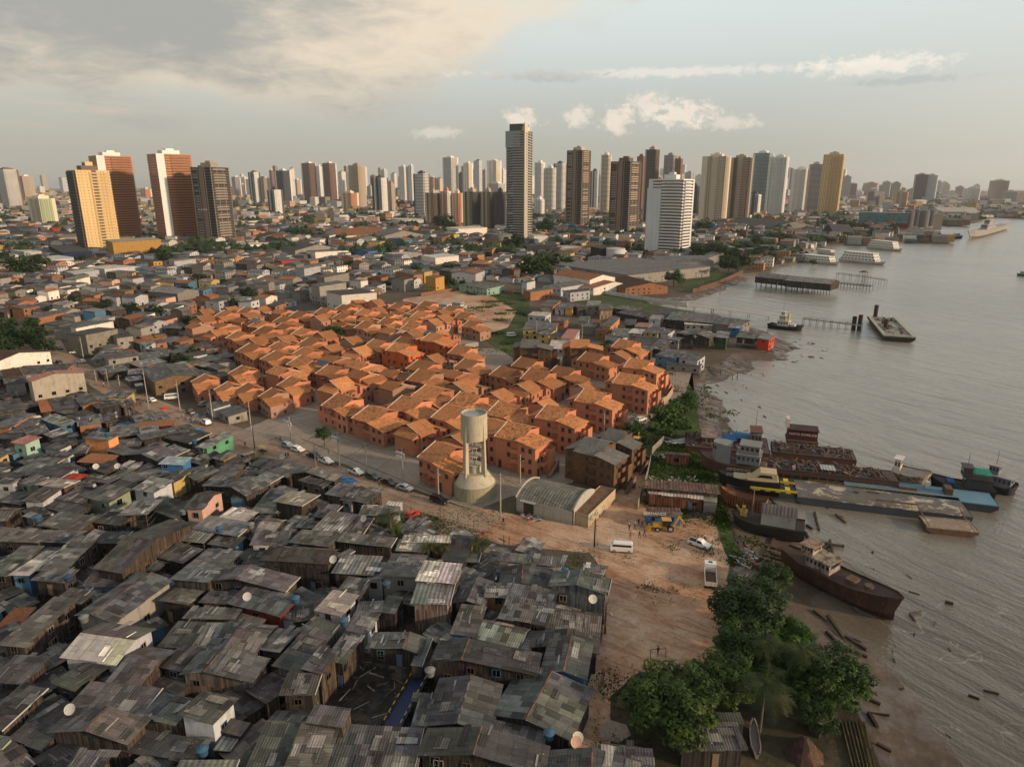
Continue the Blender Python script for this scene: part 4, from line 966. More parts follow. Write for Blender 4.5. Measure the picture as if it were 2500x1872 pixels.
Z2=[(195,850),(480,800),(560,880),(520,950),(590,1010),(560,1048),(440,990),(340,945),(250,895)]
for tries in range(2500):
    x=FR.uniform(190,600); y=FR.uniform(790,1050)
    if not inpoly(x,y,Z2): continue
    h=FR.uniform(2.6,4.2); p=gp(x,y,h)
    if not free(p.x,p.y,2.2): continue
    rd=min((p-gp(*q)).length for q in [(ROAD[i][0]*(1-k)+ROAD[i+1][0]*k,ROAD[i][1]*(1-k)+ROAD[i+1][1]*k) for i in range(10) for k in (0,.33,.66)])
    if rd<10 or any(math.hypot(p.x-gp(a,b).x,p.y-gp(a,b).y)<8.5 for a,b in ((505,968),(562,988),(612,992),(672,1005),(600,948),(722,978),(466,1010),(500,990),(419,974))): continue
    W=FR.uniform(5,9);D=FR.uniform(5,8);a=radians(-40+FR.uniform(-9,9)); c,s_=cos(a),sin(a); f=lambda lx,ly:(p.x+lx*c-ly*s_,p.y+lx*s_+ly*c)
    shack(f(-W/2,-D/2),f(W/2,-D/2),f(W/2,D/2),h,FR.choice(('f','x50','f')),FR.choice('gdbdlgT'),FR.choice('oKKjwc'),fancy=False,base=0,cat='town house',group='old houses along the dusty street')

# ---------- the clay-roofed orange housing estate ----------
U2=Vector((.8,-.6)); V2=Vector((.6,.8)); ANG=atan2(-.6,.8)
ORG=(.52,.215,.125); TIL=(.53,.228,.092)
sm=MB(); sm.box(-.45,-.05,0,.45,0,1.15,col=(.04,.04,.045)); sm.box(-.5,-.08,-.06,.5,0,0,col=(.12,.1,.09),bottom=True); SHUT=sm.mesh('window',MAT['plain'])
sm=MB(); sm.box(-.45,-.05,0,.45,0,2.05,col=(.05,.035,.03)); ODOOR=sm.mesh('door',MAT['plain'])
def house_mod(n,roofc,wallc,style,seed):
    """one block of flats: gabled middle, low strip to the left, lean-to wing to the right"""
    rr=random.Random(seed); H=2.7*n
    P=thing('apartment_house',None,'house',(0,0,-500),ANG,'orange houses of the estate')
    raw=style=='raw'; wm=MB(); rm=MB(); t=.12; oh=.45
    def wallbox(x0,y0,x1,y1,zf,z0=0):
        """vertical walls under a roof height function"""
        for (a,b,c,d) in ((x0,y0,x1,y0),(x1,y0,x1,y1),(x1,y1,x0,y1),(x0,y1,x0,y0)):
            ym=(y0+y1)/2; pts=[(a,b)]+([(a,ym)] if (a==c and zf(a,ym)>zf(a,b)+.01 and zf(a,ym)>zf(a,d)+.01) else [])+[(c,d)]
            top=[(p[0],p[1],zf(p[0],p[1])-.06) for p in pts[::-1]]; L=abs(a-c)+abs(b-d)
            wm.face([(a,b,z0),(c,d,z0)]+top,uv=[(0,z0),(L,z0)]+[(abs(p[0]-a)+abs(p[1]-b),p[2]) for p in top],col=(1,1,1))
    def roof(x0,y0,x1,y1,zf,down,col=(1,1,1)):
        q=[(x0,y0),(x1,y0),(x1,y1),(x0,y1)]; top=[(p[0],p[1],zf(*p)+.02) for p in q]
        uv=[(p[0]+40,p[1]+40) for p in q] if down=='y' else [(p[1]+40,p[0]+40) for p in q]
        if down=='y-': uv=[(p[0]+40,40-p[1]) for p in q]
        if down=='x+': uv=[(p[1]+40,40-p[0]) for p in q]
        rm.face(top,uv=uv,col=col); lo=[(a,b,c-t) for a,b,c in top]
        for i in range(4): j=(i+1)%4; rm.face([lo[i],lo[j],top[j],top[i]],uv=[(0,0)]*4,col=(.75,.7,.65))
        rm.face(lo[::-1],uv=[(0,0)]*4,col=(.3,.25,.2))
    # main gable, ridge along x
    mx0,mx1,my0,my1=-4.6,2.8,-4.2,5.2
    if style=='small': mx0=-4.0
    ry=my0+(my1-my0)*.62; sl=.36; H=H+.35
    fm=lambda x,y:H+sl*(y-my0+oh*0) if y<ry else H+sl*(ry-my0)-sl*(y-ry)
    wallbox(mx0,my0,mx1,my1,fm); roof(mx0-.15,my0-oh,mx1+.15,ry,lambda x,y:fm(x,y),'y'); roof(mx0-.15,ry,mx1+.15,my1+oh,lambda x,y:fm(x,y),'y-')
    fl=MB(); fl.bar((mx0-.2,my0-oh,fm(0,my0-oh)+.1),(mx0-.2,ry,fm(0,ry)+.1),.1,.16)
    # left strip
    if style!='small':
        sx0,sx1=-7.6,mx0; fs=lambda x,y:H+.0+.30*(x-sx0)-.35
        wallbox(sx0,my0+.6,sx1-.01,my1-1.0,fs); roof(sx0-oh,my0+.15,sx1-.22,my1-.6,fs,'x')
    # right wing: roof falls to +x
    wx0,wx1,wy0,wy1=mx1+.01,8.0,-5.4,1.6; fw=lambda x,y:H+.35-.27*(x-wx0)
    if n==3 or style=='raw': fw=lambda x,y:H+.6-.2*(x-wx0)
    wallbox(wx0,wy0,wx1,wy1,fw); roof(wx0-.6,wy0-oh,wx1+oh,wy1+.2,fw,'x+')
    w2=lambda x,y:H-1.0-.16*(x-wx0)
    wallbox(wx0,wy1+.01,wx1-1.3,my1-.6,w2); roof(wx0-.2,wy1+.21,wx1-1.3+oh,my1-.2,w2,'x+')
    if n==3:   # stair tower with balcony to the right
        hb=H-1.7; wallbox(wx1+.01,-1.2,wx1+1.9,wy1-.2,lambda x,y:hb+.06)
        wm.face([(wx1,-1.2,hb-.5),(wx1+1.9,-1.2,hb-.5),(wx1+1.9,wy1-.2,hb-.5),(wx1,wy1-.2,hb-.5)],col=(.4,.4,.4))
    wm.build('wall',MAT['brick' if raw else 'paint'],P,color=wallc)
    ro=rm.build('roof',MAT['roof' if roofc=='grey' else 'tile'],P,color=(.17,.165,.15,.3) if roofc=='grey' else tuple(TIL)+(roofc,))
    if not raw: 
        f=fl.build('gable_flashing',MAT['plain'],P,color=(.6,.56,.5))
    # openings
    for lev in range(n):
        z=.95+2.7*lev
        for (x,y,a) in ((-6.3,my0+.6,0),(-3.3,my0,0),(-.6,my0,0),(4.4,wy0,0),(6.5,wy0,0),(wx1,-3.8,pi/2),(wx1,.5 if n==2 else -2.2,pi/2),(wx1-1.3,3.2,pi/2)):
            if style=='small' and x<-6: continue
            if rr.random()<.2: continue
            if lev==0 and rr.random()<.3:
                o=link('door',ODOOR,P,(0,0,0)); o.location=(x-.012*0+(.014 if a else 0),y-(0 if a else .014),.1)
            else:
                o=link('window',SHUT,P,(0,0,0),color=(1,1,1)); o.location=(x+(.014 if a else 0),y-(0 if a else .014),z)
            o.rotation_euler=(0,0,a)
    # balcony in the corner between middle and wing, on posts
    bm_=MB(); bx0,bx1=.4,mx1-.03; by0,by1=-5.3,my0-.03
    for lev in range(1,n):
        z=2.7*lev; bm_.box(bx0,by0,z-.15,bx1,by1,z,bottom=True); bm_.box(bx0,by0,z,bx1,by0+.12,z+.95); bm_.box(bx0,by0+.13,z,bx0+.12,by1,z+.95)
    bm_.box(bx0+.02,by0+.02,0,bx0+.2,by0+.2,2.55)
    bm_.build('balcony',MAT['brick' if raw else 'paint'],P,color=wallc)
    if rr.random()<.7 or n==3:
        b2=MB(); y0,y1=-3.2,-.2
        for lev in range(1,n):
            z=2.7*lev; b2.box(wx1+.03,y0,z-.15,wx1+1.2,y1,z,bottom=True); b2.box(wx1+1.08,y0,z,wx1+1.2,y1,z+.95); b2.box(wx1+.03,y0,z,wx1+1.07,y0+.12,z+.95)
        b2.build('balcony',MAT['brick' if raw else 'paint'],P,color=wallc)
    if n==3:
        st=MB(); k=14
        for i in range(k):
            f0=i/k; st.box(wx1+1.95,wy1-1.9+4.6*0-5.0*f0+1.6,0 if i==0 else 2.7*(1-f0)-.45,wx1+2.95,wy1-1.9-5.0*f0+1.98,2.7*(1-f0),bottom=True)
        st.build('stairs',MAT['concrete'],P,color=(.2,.17,.14))
        pb=MB(); pb.bar((wx1+3.0,wy1-.2,3.2),(wx1+3.0,wy1-5.2,.6),.1,.8); pb.build('stair_parapet',MAT['brick' if raw else 'paint'],P,color=wallc)
    if not raw and rr.random()<.55:
        aw=MB(); z=2.3+(2.7 if rr.random()<.5 else 0); aw.face([(-2.2,my0-1.6,z-.35),(1.0,my0-1.6,z-.35),(1.0,my0-.02,z),(-2.2,my0-.02,z)],col=(1,1,1)); aw.face([(-2.2,my0-.02,z-.05),(1.0,my0-.02,z-.05),(1.0,my0-1.6,z-.4),(-2.2,my0-1.6,z-.4)],col=(.4,.4,.4))
        aw.build('awning',MAT['metal'],P,color=rr.choice([(.30,.30,.28,.2),(.26,.10,.07,.2),(.24,.09,.06,.2)]))
    return P
def smul(c,k): return tuple(v*k for v in c)
PRO={'a':house_mod(2,1.0,ORG,'full',1),'b':house_mod(2,.75,smul(ORG,.93),'full',2),'c':house_mod(2,.9,(.52,.22,.13),'small',3),'d':house_mod(2,.25,(.40,.17,.095),'full',4),'e':house_mod(2,.15,(.46,.27,.19),'small',5),
     'T':house_mod(3,1.0,ORG,'full',6),'S':house_mod(3,.9,(.56,.15,.05),'full',7),'G':house_mod(3,'grey',(.24,.135,.08),'raw',8),'K':house_mod(3,.9,(.30,.16,.085),'raw',9)}
OLOOK={'a':'two storey orange house with clean clay roof','b':'two storey orange house with weathered clay roof','c':'narrow orange house with clay roof','d':'old brownish orange house with patchy roof','e':'old pinkish house with dark mossy tiles',
 'T':'three storey orange block with outside stair','S':'three storey vivid orange block','G':'unfinished brick block with grey roof','K':'unfinished brick block with new clay roof'}
used_p=set()
HS=[]
def put_house(k,x,y,a=0,s=1.0):
    pr=PRO[k]
    if k in used_p: P=dup(pr,(x,y,.12),ANG+a,scale=None)
    else: P=pr; used_p.add(k); P.location=(x,y,.12); P.rotation_euler=(0,0,ANG+a)
    P.scale=(s,s,1 if s==1 else (s+1)/2)
    P['group']='orange houses of the estate'; rr=random.Random(int(x*77+y*31)); j=1+rr.uniform(-.2,.15); j2=(1+rr.uniform(-.22,.12))*(.8 if k in 'de' else 1)
    for ch in P.children:
        if ch.name.startswith(('wall','balcony')): ch.color=tuple(v*j for v in ch.color[:3])+(1,)
        if ch.name.startswith('roof'): ch.color=tuple(v*j2 for v in ch.color[:3])+(ch.color[3]-rr.uniform(0,.4),)
    auto(P,OLOOK[k],'apartment house',(x,y,6),'orange houses of the estate'); HS.append((x,y,9*s)); return P
def far_from(x,y,d): return all(math.hypot(x-h[0],y-h[1])>d for h in HS)
# the row by the boatyard track, three storeys
q0=gp(1262,1150);q1=gp(1590,968); dq=(q1-q0); nq=6
row=[gp(1268,1135),gp(1362,1085),gp(1452,1040),gp(1538,992),gp(1562,950)]
for i,p in enumerate(row): put_house('T',p.x,p.y,radians(4))
for k,x,y,a,s in (('G',1455,1172,.02,.92),('G',1506,1135,.02,.75),('G',1300,893,.5,1),('K',1420,893,.5,1),('S',985,905,.05,1.02),('S',1068,878,.05,1.02)):
    p=gp(x,y); put_house(k,p.x,p.y,a,s)
for k,x,y,a in (('d',505,968,-.25),('e',562,988,-.2),('d',612,992,-.2),('e',672,1005,-.15),('a',600,948,-.15),('a',722,978,-.1)):
    p=gp(x,y); put_house(k,p.x,p.y,a,.8 if k in 'de' else .9)
EST=[(772,1055),(1115,1190),(1170,1130),(1250,1110),(1330,1060),(1440,1010),(1545,930),(1590,880),(1480,868),(1330,930),(1180,915),(1100,880),(1180,812),(1170,795),(1060,768),(880,758),(770,800),(640,778),(510,782),(470,830),(620,880),(560,912),(640,935),(760,985)]
P0=gp(1112,1213); P0=Vector((P0.x,P0.y)); rs=random.Random(5)
for j in range(0,20):
    for i in range(-6,23):
        c=P0-U2*(8.9+16.3*i+(0,3.5,1.2,5.5,2.4)[j%5]+rs.uniform(-1.3,1.3))+V2*(6.1+12.0*j+rs.uniform(-.8,.8)); x,y=px((c.x,c.y,0))
        if not inpoly(x,y,EST): continue
        if not far_from(c.x,c.y,11.6): continue
        old=(c.y>215) or (x<760 and y<960)
        k=rs.choice('ddedeb') if old and rs.random()<.8 else rs.choice('aabac')
        rot=j>0 and rs.random()<.3; rev=j>0 and rs.random()<.25
        H_=put_house(k,c.x,c.y,rs.uniform(-.07,.07)+(pi/2 if rot else (pi if rev else 0)),rs.uniform(1.0,1.13) if not rot else rs.uniform(.86,.98)); H_.scale=(H_.scale[0],H_.scale[1],rs.uniform(.9,1.17))
    # a house nearer the street at the far left of each row
for x,y in ((1000,800),(940,775),(860,790)): pass
# solar panels on some roofs
def roof_panels(xp,yp,z,lab,w=6,d=3.6):
    p=gp(xp,yp,z); P=thing('solar_panels',lab,'solar panels',(p.x,p.y,z),ANG); M=Matrix.Rotation(.3,4,'X')
    m=MB(); n=int(w); 
    for i in range(n):
        for j in range(2): m.box(-w/2+i+.03,-d/2+j*d/2+.03,.1,-w/2+i+.97,-d/2+(j+1)*d/2-.03,.14,M=M,col=(.012,.014,.022))
    m.box(-w/2,-d/2,0,w/2,d/2,.09,M=M,col=(.3,.3,.32)); o=m.build('panel_array',MAT['glass'],P)
for a in ((785,886,7.6,'solar panels on a dark clay roof at the middle of the estate'),(622,782,7.6,'solar panels on the far left orange roof'),(415,830,7,'solar panels on a roof beside the far palm tree'),(960,808,7.6,'solar panels behind the vivid orange blocks'),(1050,812,7.6,'solar panels on the roof near the boat lot')): roof_panels(*a)
# ---------- water tower ----------
wt=gp(1160,1207); P=thing('water_tower','pale concrete water tower with open ribs and round tank','water tower',(wt.x,wt.y,.11))
CON=(.44,.40,.30)
m=MB(); m.cyl(0,0,0,3.4,5.0,5.0,40,col=(.72,.72,.66)); m.build('base_drum',MAT['concrete'],P,color=CON,smooth=False)
m=MB(); m.cyl(0,0,3.41,5.9,4.75,2.9,40); m.build('base_cone',MAT['concrete'],P,color=CON)
for k in range(4):
    a=pi/4+k*pi/2+.12; m=MB(); c,s_=cos(a),sin(a); tx,ty=-s_*.28,c*.28
    ri0,ro0,ri1,ro1=2.3,3.5,2.35,3.12
    def fp(r,z,sg): return (c*r+tx*sg,s_*r+ty*sg,z)
    for sg in (1,-1):
        q=[fp(ri0,4.9,sg),fp(ro0,4.9,sg),fp(ro1,17.8,sg),fp(3.1,17.8,sg),fp(ri1,14.2,sg)]; m.face(q if sg<0 else q[::-1])
    m.face([fp(ro0,4.9,-1),fp(ro0,4.9,1),fp(ro1,17.8,1),fp(ro1,17.8,-1)]); m.face([fp(ri0,4.9,1),fp(ri0,4.9,-1),fp(ri1,14.2,-1),fp(ri1,14.2,1)])
    m.build('rib',MAT['concrete'],P,color=CON)
m=MB(); m.cyl(0,0,14.2,20.4,3.05,3.05,40,cap=False); m.cyl(0,0,14.2,14.21,.1,3.05,40,cap=False); 
for i in range(40):
    a=2*pi*i/40;b=2*pi*(i+1)/40
    m.face([(3.05*cos(a),3.05*sin(a),20.4),(3.05*cos(b),3.05*sin(b),20.4),(2.78*cos(b),2.78*sin(b),20.4),(2.78*cos(a),2.78*sin(a),20.4)]); m.face([(2.78*cos(a),2.78*sin(a),20.4),(2.78*cos(b),2.78*sin(b),20.4),(2.78*cos(b),2.78*sin(b),19.9),(2.78*cos(a),2.78*sin(a),19.9)])
m.build('tank',MAT['concrete'],P,color=CON)
m=MB(); m.cyl(0,0,19.75,19.9,2.77,2.77,32); m.build('tank_cover',MAT['deck'],P,color=(.30,.33,.34))
for z in (7.6,9.9,12.1):
    m=MB(); m.cyl(0,0,z,z+.22,1.75,1.75,24); m.face([(1.75*cos(-2*pi*i/24),1.75*sin(-2*pi*i/24),z) for i in range(24)]); m.build('landing',MAT['concrete'],P,color=CON)
m=MB(); m.cyl(0,0,5.9,7.4,1.5,1.5,24); m.build('pump_housing',MAT['concrete'],P,color=CON)
for x,y in ((.4,.3),(-.5,.2),(0,-.6)):
    m=MB(); m.cyl(x,y,7.4,14.2,.11,.11,8); m.build('pipe',MAT['plain'],P,color=(.28,.31,.33))
m=MB(); 
for i in range(16):
    a=2*pi*i/16
    if i<11: m.bar((2.9*cos(a),2.9*sin(a),20.35),(2.9*cos(a),2.9*sin(a),21.3),.05)
    b=2*pi*(i+1)/16
    if i<10: m.bar((2.9*cos(a),2.9*sin(a),21.3),(2.9*cos(b),2.9*sin(b),21.3),.05)
m.build('railing',MAT['dark'],P,color=(.12,.12,.12))
m=MB(); m.bar((4.2,2.5,.1),(4.2,2.5,3.9),.22); m.bar((4.2,2.5,3.9),(2.4,1.5,6.1),.2); m.build('downpipe',MAT['plain'],P,color=(.05,.16,.17))
LAND.append(('concrete water tower',1157,1110))
# ---------- barrel roofed warehouse ----------
A=gp(1150+430/4,1000+850/4,3.6);B=gp(1150+1005/4,1000+985/4,3.6);C=gp(1150+1255/4,1000+790/4,3.6)
e1=(B-A);ang=atan2(e1.y,e1.x);ux=Vector((cos(ang),sin(ang),0));uy=Vector((-ux.y,ux.x,0));L=e1.length;Dp=abs((C-B).dot(uy)); cen=(A+B)/2+uy*Dp/2
P=thing('warehouse','grey barrel roofed warehouse with stained white walls beside the unfinished block','warehouse',(cen.x,cen.y,.05),ang)
m=MB();wl=MB();n=14;ov=.5
def bz(y): return 3.3+1.7*(1-(2*y/Dp)**2)
for i in range(n):
    y0=-Dp/2+Dp*i/n;y1=-Dp/2+Dp*(i+1)/n; m.face([(-L/2,y0,bz(y0)),(L/2,y0,bz(y0)),(L/2,y1,bz(y1)),(-L/2,y1,bz(y1))],uv=[(-L/2+60,y0+40),(L/2+60,y0+40),(L/2+60,y1+40),(-L/2+60,y1+40)])
m.build('roof',MAT['metal'],P,color=(.15,.142,.122,.35))
for x in (-L/2,L/2):
    pts=[(x,-Dp/2+Dp*i/n) for i in range(n+1)]; f=[(x,-Dp/2,0),(x,Dp/2,0)]+[(x,p[1],bz(p[1])+.35) for p in pts[::-1]]
    wl.face(f if x>0 else f[::-1]); x2=x-(.3 if x>0 else -.3)
    for i in range(n): a,b=pts[i],pts[i+1]; q=[(x,a[1],bz(a[1])+.35),(x,b[1],bz(b[1])+.35),(x2,b[1],bz(b[1])+.35),(x2,a[1],bz(a[1])+.35)]; wl.face(q if x<0 else q[::-1]); 
    f2=[(x2,p[1],p[2]) for p in f]; wl.face(f2[::-1] if x>0 else f2)
wl.box(-L/2+.3,-Dp/2,0,L/2-.3,-Dp/2+.25,3.3,top=True); wl.box(-L/2+.3,Dp/2-.25,0,L/2-.3,Dp/2,3.3)
wl.build('wall',MAT['plaster'],P,color=(.40,.38,.34))
m=MB(); m.box(-L/2+2.2,-Dp/2-.12,0,-L/2+4.6,-Dp/2-.02,3.1); m.build('door',MAT['rust'],P,color=(.05,.045,.04),)
m=MB(); m.box(-L/2+1.6,-Dp/2-1.0,3.2,-L/2+5.2,-Dp/2-.02,3.35,bottom=True); m.build('door_canopy',MAT['metal'],P,color=(.3,.3,.28,.2))
LAND.append(('barrel roofed warehouse',1360,1210))
A=gp(1150+1035/4,1000+990/4,3.3);B=gp(1150+1148/4,1000+1018/4,3.3);C=gp(1150+1412/4,1000+765/4,3.3)
e2=(C-B);ang=atan2(e2.y,e2.x)-pi/2;D2=e2.length;uy=e2.normalized();ux=Vector((uy.y,-uy.x,0)); cen=(B+C)/2-ux*1.9
P=thing('wall_block','long flat tan block with graffiti beside the warehouse','storage block',(cen.x,cen.y,.05),ang)
m=MB(); m.box(-1.9,-D2/2,0,1.9,D2/2,3.1,top=False); m.build('wall',MAT['plaster'],P,color=(.44,.34,.21))
m=MB(); m.box(-1.7,-D2/2+.2,2.6,1.7,D2/2-.2,2.85); m.build('roof',MAT['rust'],P,color=(.16,.10,.06))
def scrawl(P,x,y0,y1,z0,z1,cols,seed,axis='y',n=16):
    """spray painted letters as thin raised strokes"""
    rr=random.Random(seed); m=MB(); k=(y1-y0)/n
    for i in range(n):
        c=cols[int(i/n*len(cols))]; a=y0+k*(i+.1)
        for j in range(3):
            p=(a+rr.uniform(0,k*.8),rr.uniform(z0,z1));q=(a+rr.uniform(0,k*.8),rr.uniform(z0,z1))
            P0_,P1_=((x,p[0],p[1]),(x,q[0],q[1])) if axis=='y' else ((p[0],x,p[1]),(q[0],x,q[1]))
            m.bar(P0_,P1_,.16,.02 if True else 0,col=c)
    m.build('graffiti',MAT['plain'],P)
scrawl(P,1.93,-D2/2+.5,D2/2-6,.8,2.7,[(.10,.33,.42),(.10,.33,.42),(.6,.58,.52),(.62,.6,.55)],4,n=18)

# ---------- trees ----------
def leaf_mesh(seed,lobes,per,size,flat=.75,spread=.30):
    r=random.Random(seed); v=[];f=[];cols=[]
    for i in range(lobes):
        th=r.uniform(0,2*pi); u=r.uniform(-.55,1); rad=r.uniform(.55,1.0)*(1 if r.random()<.75 else .5)
        q=sqrt(max(0,1-u*u)); c=Vector((cos(th)*q*rad,sin(th)*q*rad,u*rad*flat)); lr=spread*r.uniform(.55,1.15); tone=r.uniform(.05,.75)
        for k in range(per):
            d=Vector((r.gauss(0,1),r.gauss(0,1),r.gauss(0,1))); d.normalize(); p=c+Vector((d.x,d.y,d.z*.7))*lr*r.uniform(.5,1)**.5
            n=(d+Vector((0,0,.9))+Vector((r.uniform(-.6,.6),r.uniform(-.6,.6),r.uniform(-.4,.4)))).normalized(); a=n.orthogonal().normalized(); a.rotate(Matrix.Rotation(r.uniform(0,6.28),3,n)); b=n.cross(a)
            s=size*r.uniform(.6,1.3); t=max(0,min(1,tone+r.uniform(-.25,.25))); k0=len(v)
            v+=[tuple(p-a*s*.5-b*s*.22),tuple(p+a*s*.1-b*s*.38),tuple(p+a*s*.6),tuple(p+a*s*.1+b*s*.38)]; f.append((k0,k0+1,k0+2,k0+3)); cols+=[t,t,t,1]*4
    me=bpy.data.meshes.new('crown'); me.from_pydata(v,[],f); me.materials.append(MAT['leaf']); ca=me.color_attributes.new('Col','FLOAT_COLOR','CORNER'); ca.data.foreach_set('color',cols); me.update(); return me
def trunk_mesh(seed,h,r0,limbs):
    r=random.Random(seed); m=MB(); m.cyl(0,0,-.3,h,r0,r0*.55,7)
    for i in range(limbs):
        a=2*pi*i/limbs+r.uniform(-.4,.4); l=r.uniform(.3,.6); p=Vector((0,0,h*r.uniform(.7,.97))); q=p+Vector((cos(a)*l,sin(a)*l,l*r.uniform(.5,1.0))); m.bar(p,q,r0*.7)
    return m.mesh('trunk',MAT['bark'])
CRN=[leaf_mesh(1,130,95,.075,.8,.26),leaf_mesh(2,120,100,.08,.7,.27)]; CRM=[leaf_mesh(3,46,34,.16,.7,.33),leaf_mesh(4,42,34,.17,.8,.33)]; CRF=[leaf_mesh(5,20,16,.3,.7,.4),leaf_mesh(6,20,16,.3,.65,.42)]
TRK=trunk_mesh(1,1.0,.07,5)
def frond_mesh(seed,nf,L,leaves):
    r=random.Random(seed); v=[];f=[];cols=[]
    for i in range(nf):
        a=2*pi*i/nf+r.uniform(-.2,.2); up=r.uniform(.1,1.15); Lf=L*r.uniform(.8,1.1); tone=r.uniform(.15,.8) if up>.25 else .95
        d=Vector((cos(a),sin(a),0)); sd=Vector((-d.y,d.x,0)); pts=[]
        for k in range(leaves+1):
            t=k/leaves; pts.append(d*(Lf*t*cos(up*(1-t)*.6))+Vector((0,0,Lf*(sin(up)*t-1.05*t*t*(.75+.2*(1-up))))))
        for k in range(1,leaves+1):
            t=k/leaves; w=Lf*.34*sin(pi*min(1,t*.9+.12))
            for sg in (1,-1):
                p=pts[k];q=pts[k-1]; tip=p+sd*sg*w+d*w*.35+Vector((0,0,-w*.5*r.uniform(.5,1.2))); k0=len(v); m_=q.lerp(p,.45)
                v+=[tuple(q),tuple(m_),tuple(tip)]; f.append((k0,k0+1,k0+2)); tt=max(0,min(1,tone+r.uniform(-.15,.15))); cols+=[tt,tt,tt,1]*3
    me=bpy.data.meshes.new('fronds'); me.from_pydata(v,[],f); me.materials.append(MAT['palm']); ca=me.color_attributes.new('Col','FLOAT_COLOR','CORNER'); ca.data.foreach_set('color',cols); me.update(); return me
PALM=[frond_mesh(1,22,1,22),frond_mesh(2,18,1,20)]
m=MB(); m.cyl(0,0,-.2,1,.035,.022,7); PTR=m.mesh('trunk',MAT['bark'])
TREE_R=random.Random(21)
def tree(xp,yp,rp,size='n',col=(1,1,1),look=None,zc=None,label=None,group='trees around the settlement',z0=0):
    """crown centre at photo xp, yp with apparent radius rp"""
    # distance from crown centre height
    z=zc if zc is not None else 6
    for _ in range(3):
        p=gp(xp,yp,z); Z=p.y*CP+(CAMH-z)*SP; rad=rp*Z/F; z=(zc if zc is not None else rad*.95)
    P=thing('tree',None,'tree',(p.x,p.y,z0)); sel={'n':CRN,'m':CRM,'f':CRF}[size]; rr=TREE_R
    k=rr.uniform(.85,1.2); o=link('crown',rr.choice(sel),P,(0,0,z),rr.uniform(0,6.28),tuple(c*k for c in col)); kk=1.3 if size=='n' else 1.1; o.scale=(rad*kk,rad*kk*rr.uniform(.92,1.08),rad*kk*rr.uniform(.85,1.0))
    tr=link('trunk',TRK,P,(0,0,0),rr.uniform(0,6),(.09,.07,.05)); tr.scale=(rad*1.0,rad*1.0,max(.5,z))
    auto(P,look or 'leafy green tree','tree',(p.x,p.y,z),group)
    if label: P['label']=label; AUTO.pop()
    return P
def palm(xp,yp,rp,h=None,col=(1,1,1),label=None,z0=0):
    z=h or 6; p=gp(xp,yp,z); Z=p.y*CP+(CAMH-z)*SP; rad=rp*Z/F*1.25
    P=thing('palm_tree',None,'palm tree',(p.x,p.y,z0)); o=link('fronds',TREE_R.choice(PALM),P,(0,0,z-z0),TREE_R.uniform(0,6),col); o.scale=(rad,rad,rad)
    t=link('trunk',PTR,P,(0,0,0),0,(.13,.11,.09)); t.scale=(6,6,z-z0); auto(P,'palm tree with drooping fronds','palm tree',(p.x,p.y,z),'palms of the settlement')
    if label: P['label']=label; AUTO.pop()
tree(1642,1712,90,'n',(1.15,1.1,.95),label='broad mango tree at the lower edge of the clearing')
tree(1773,1657,66,'n',(1.3,1.25,1),label='tall leafy tree between the mango tree and the coconut palm')
tree(1823,1580,60,'n',(1.0,1.05,1),label='shaded tree behind the coconut palm')
tree(1830,1480,76,'n',(.8,.85,1),label='dark round tree beside the dump truck')
tree(1930,1548,43,'n',(1.25,1.55,.9),label='small bright green tree on the river bank')
tree(2034,1650,74,'n',(1.25,1.35,1),label='large leafy tree nearest the river')
tree(1892,1404,30,'n',(.9,1,1),label='low bush below the rusted wreck')

palm(1869,1672,66,8,label='coconut palm with yellowing fronds among the riverside trees'); palm(1955,1585,48,7.5,label='coconut palm between the bright and the riverside trees'); palm(1874,1565,40,7.5,label='coconut palm behind the shaded tree')
tree(790,1058,19,'m',(.8,.9,1),zc=4,label='small street tree in front of the orange houses')
palm(952,1255,40,6.5,label='palm beside the parked red car'); tree(965,1300,28,'m',(1.2,1.3,1),zc=2.2,label='green bush under the palm by the red car')
palm(1172,1328,30,4.5,label='short palm by the street corner shack'); palm(1046,1332,24,4.5); palm(1078,1332,24,4.6); tree(1024,1384,17,'m',(1.3,1.4,1),zc=4,label='small bush against the grey rendered house')
tree(625,1135,20,'m',(1.1,1.2,1),zc=1.8,label='flowering bush at the end of the side street'); tree(560,1138,20,'m',(1.2,1.2,1),zc=1.2,label='low hedge in front of the brick hut')
tree(1637,1020,47,'m',(1.0,1.15,1),zc=5.5,label='large almond tree on the green embankment'); tree(1551,1047,26,'m',(.8,.9,1),zc=3.4,label='round bush behind the blue canopy'); tree(1672,985,32,'m',(1.1,1.3,1),zc=3,label='leafy bush on the embankment slope')
tree(1520,866,9,'m',(.7,.9,1),zc=4,label='narrow columnar tree beside the white block'); tree(1480,843,15,'m',(1.8,1.7,2.2),zc=4,label='pale flowering tree beside the white block')
for a in ((820,812,24),(445,880,24),(472,862,20),(782,852,11),(700,856,10),(0,845,32),(36,822,34),(76,826,34),(108,842,26),(75,790,18),(20,860,26),(15,795,22)): tree(a[0],a[1],a[2],'m',(.75,.85,1),'dark green tree')
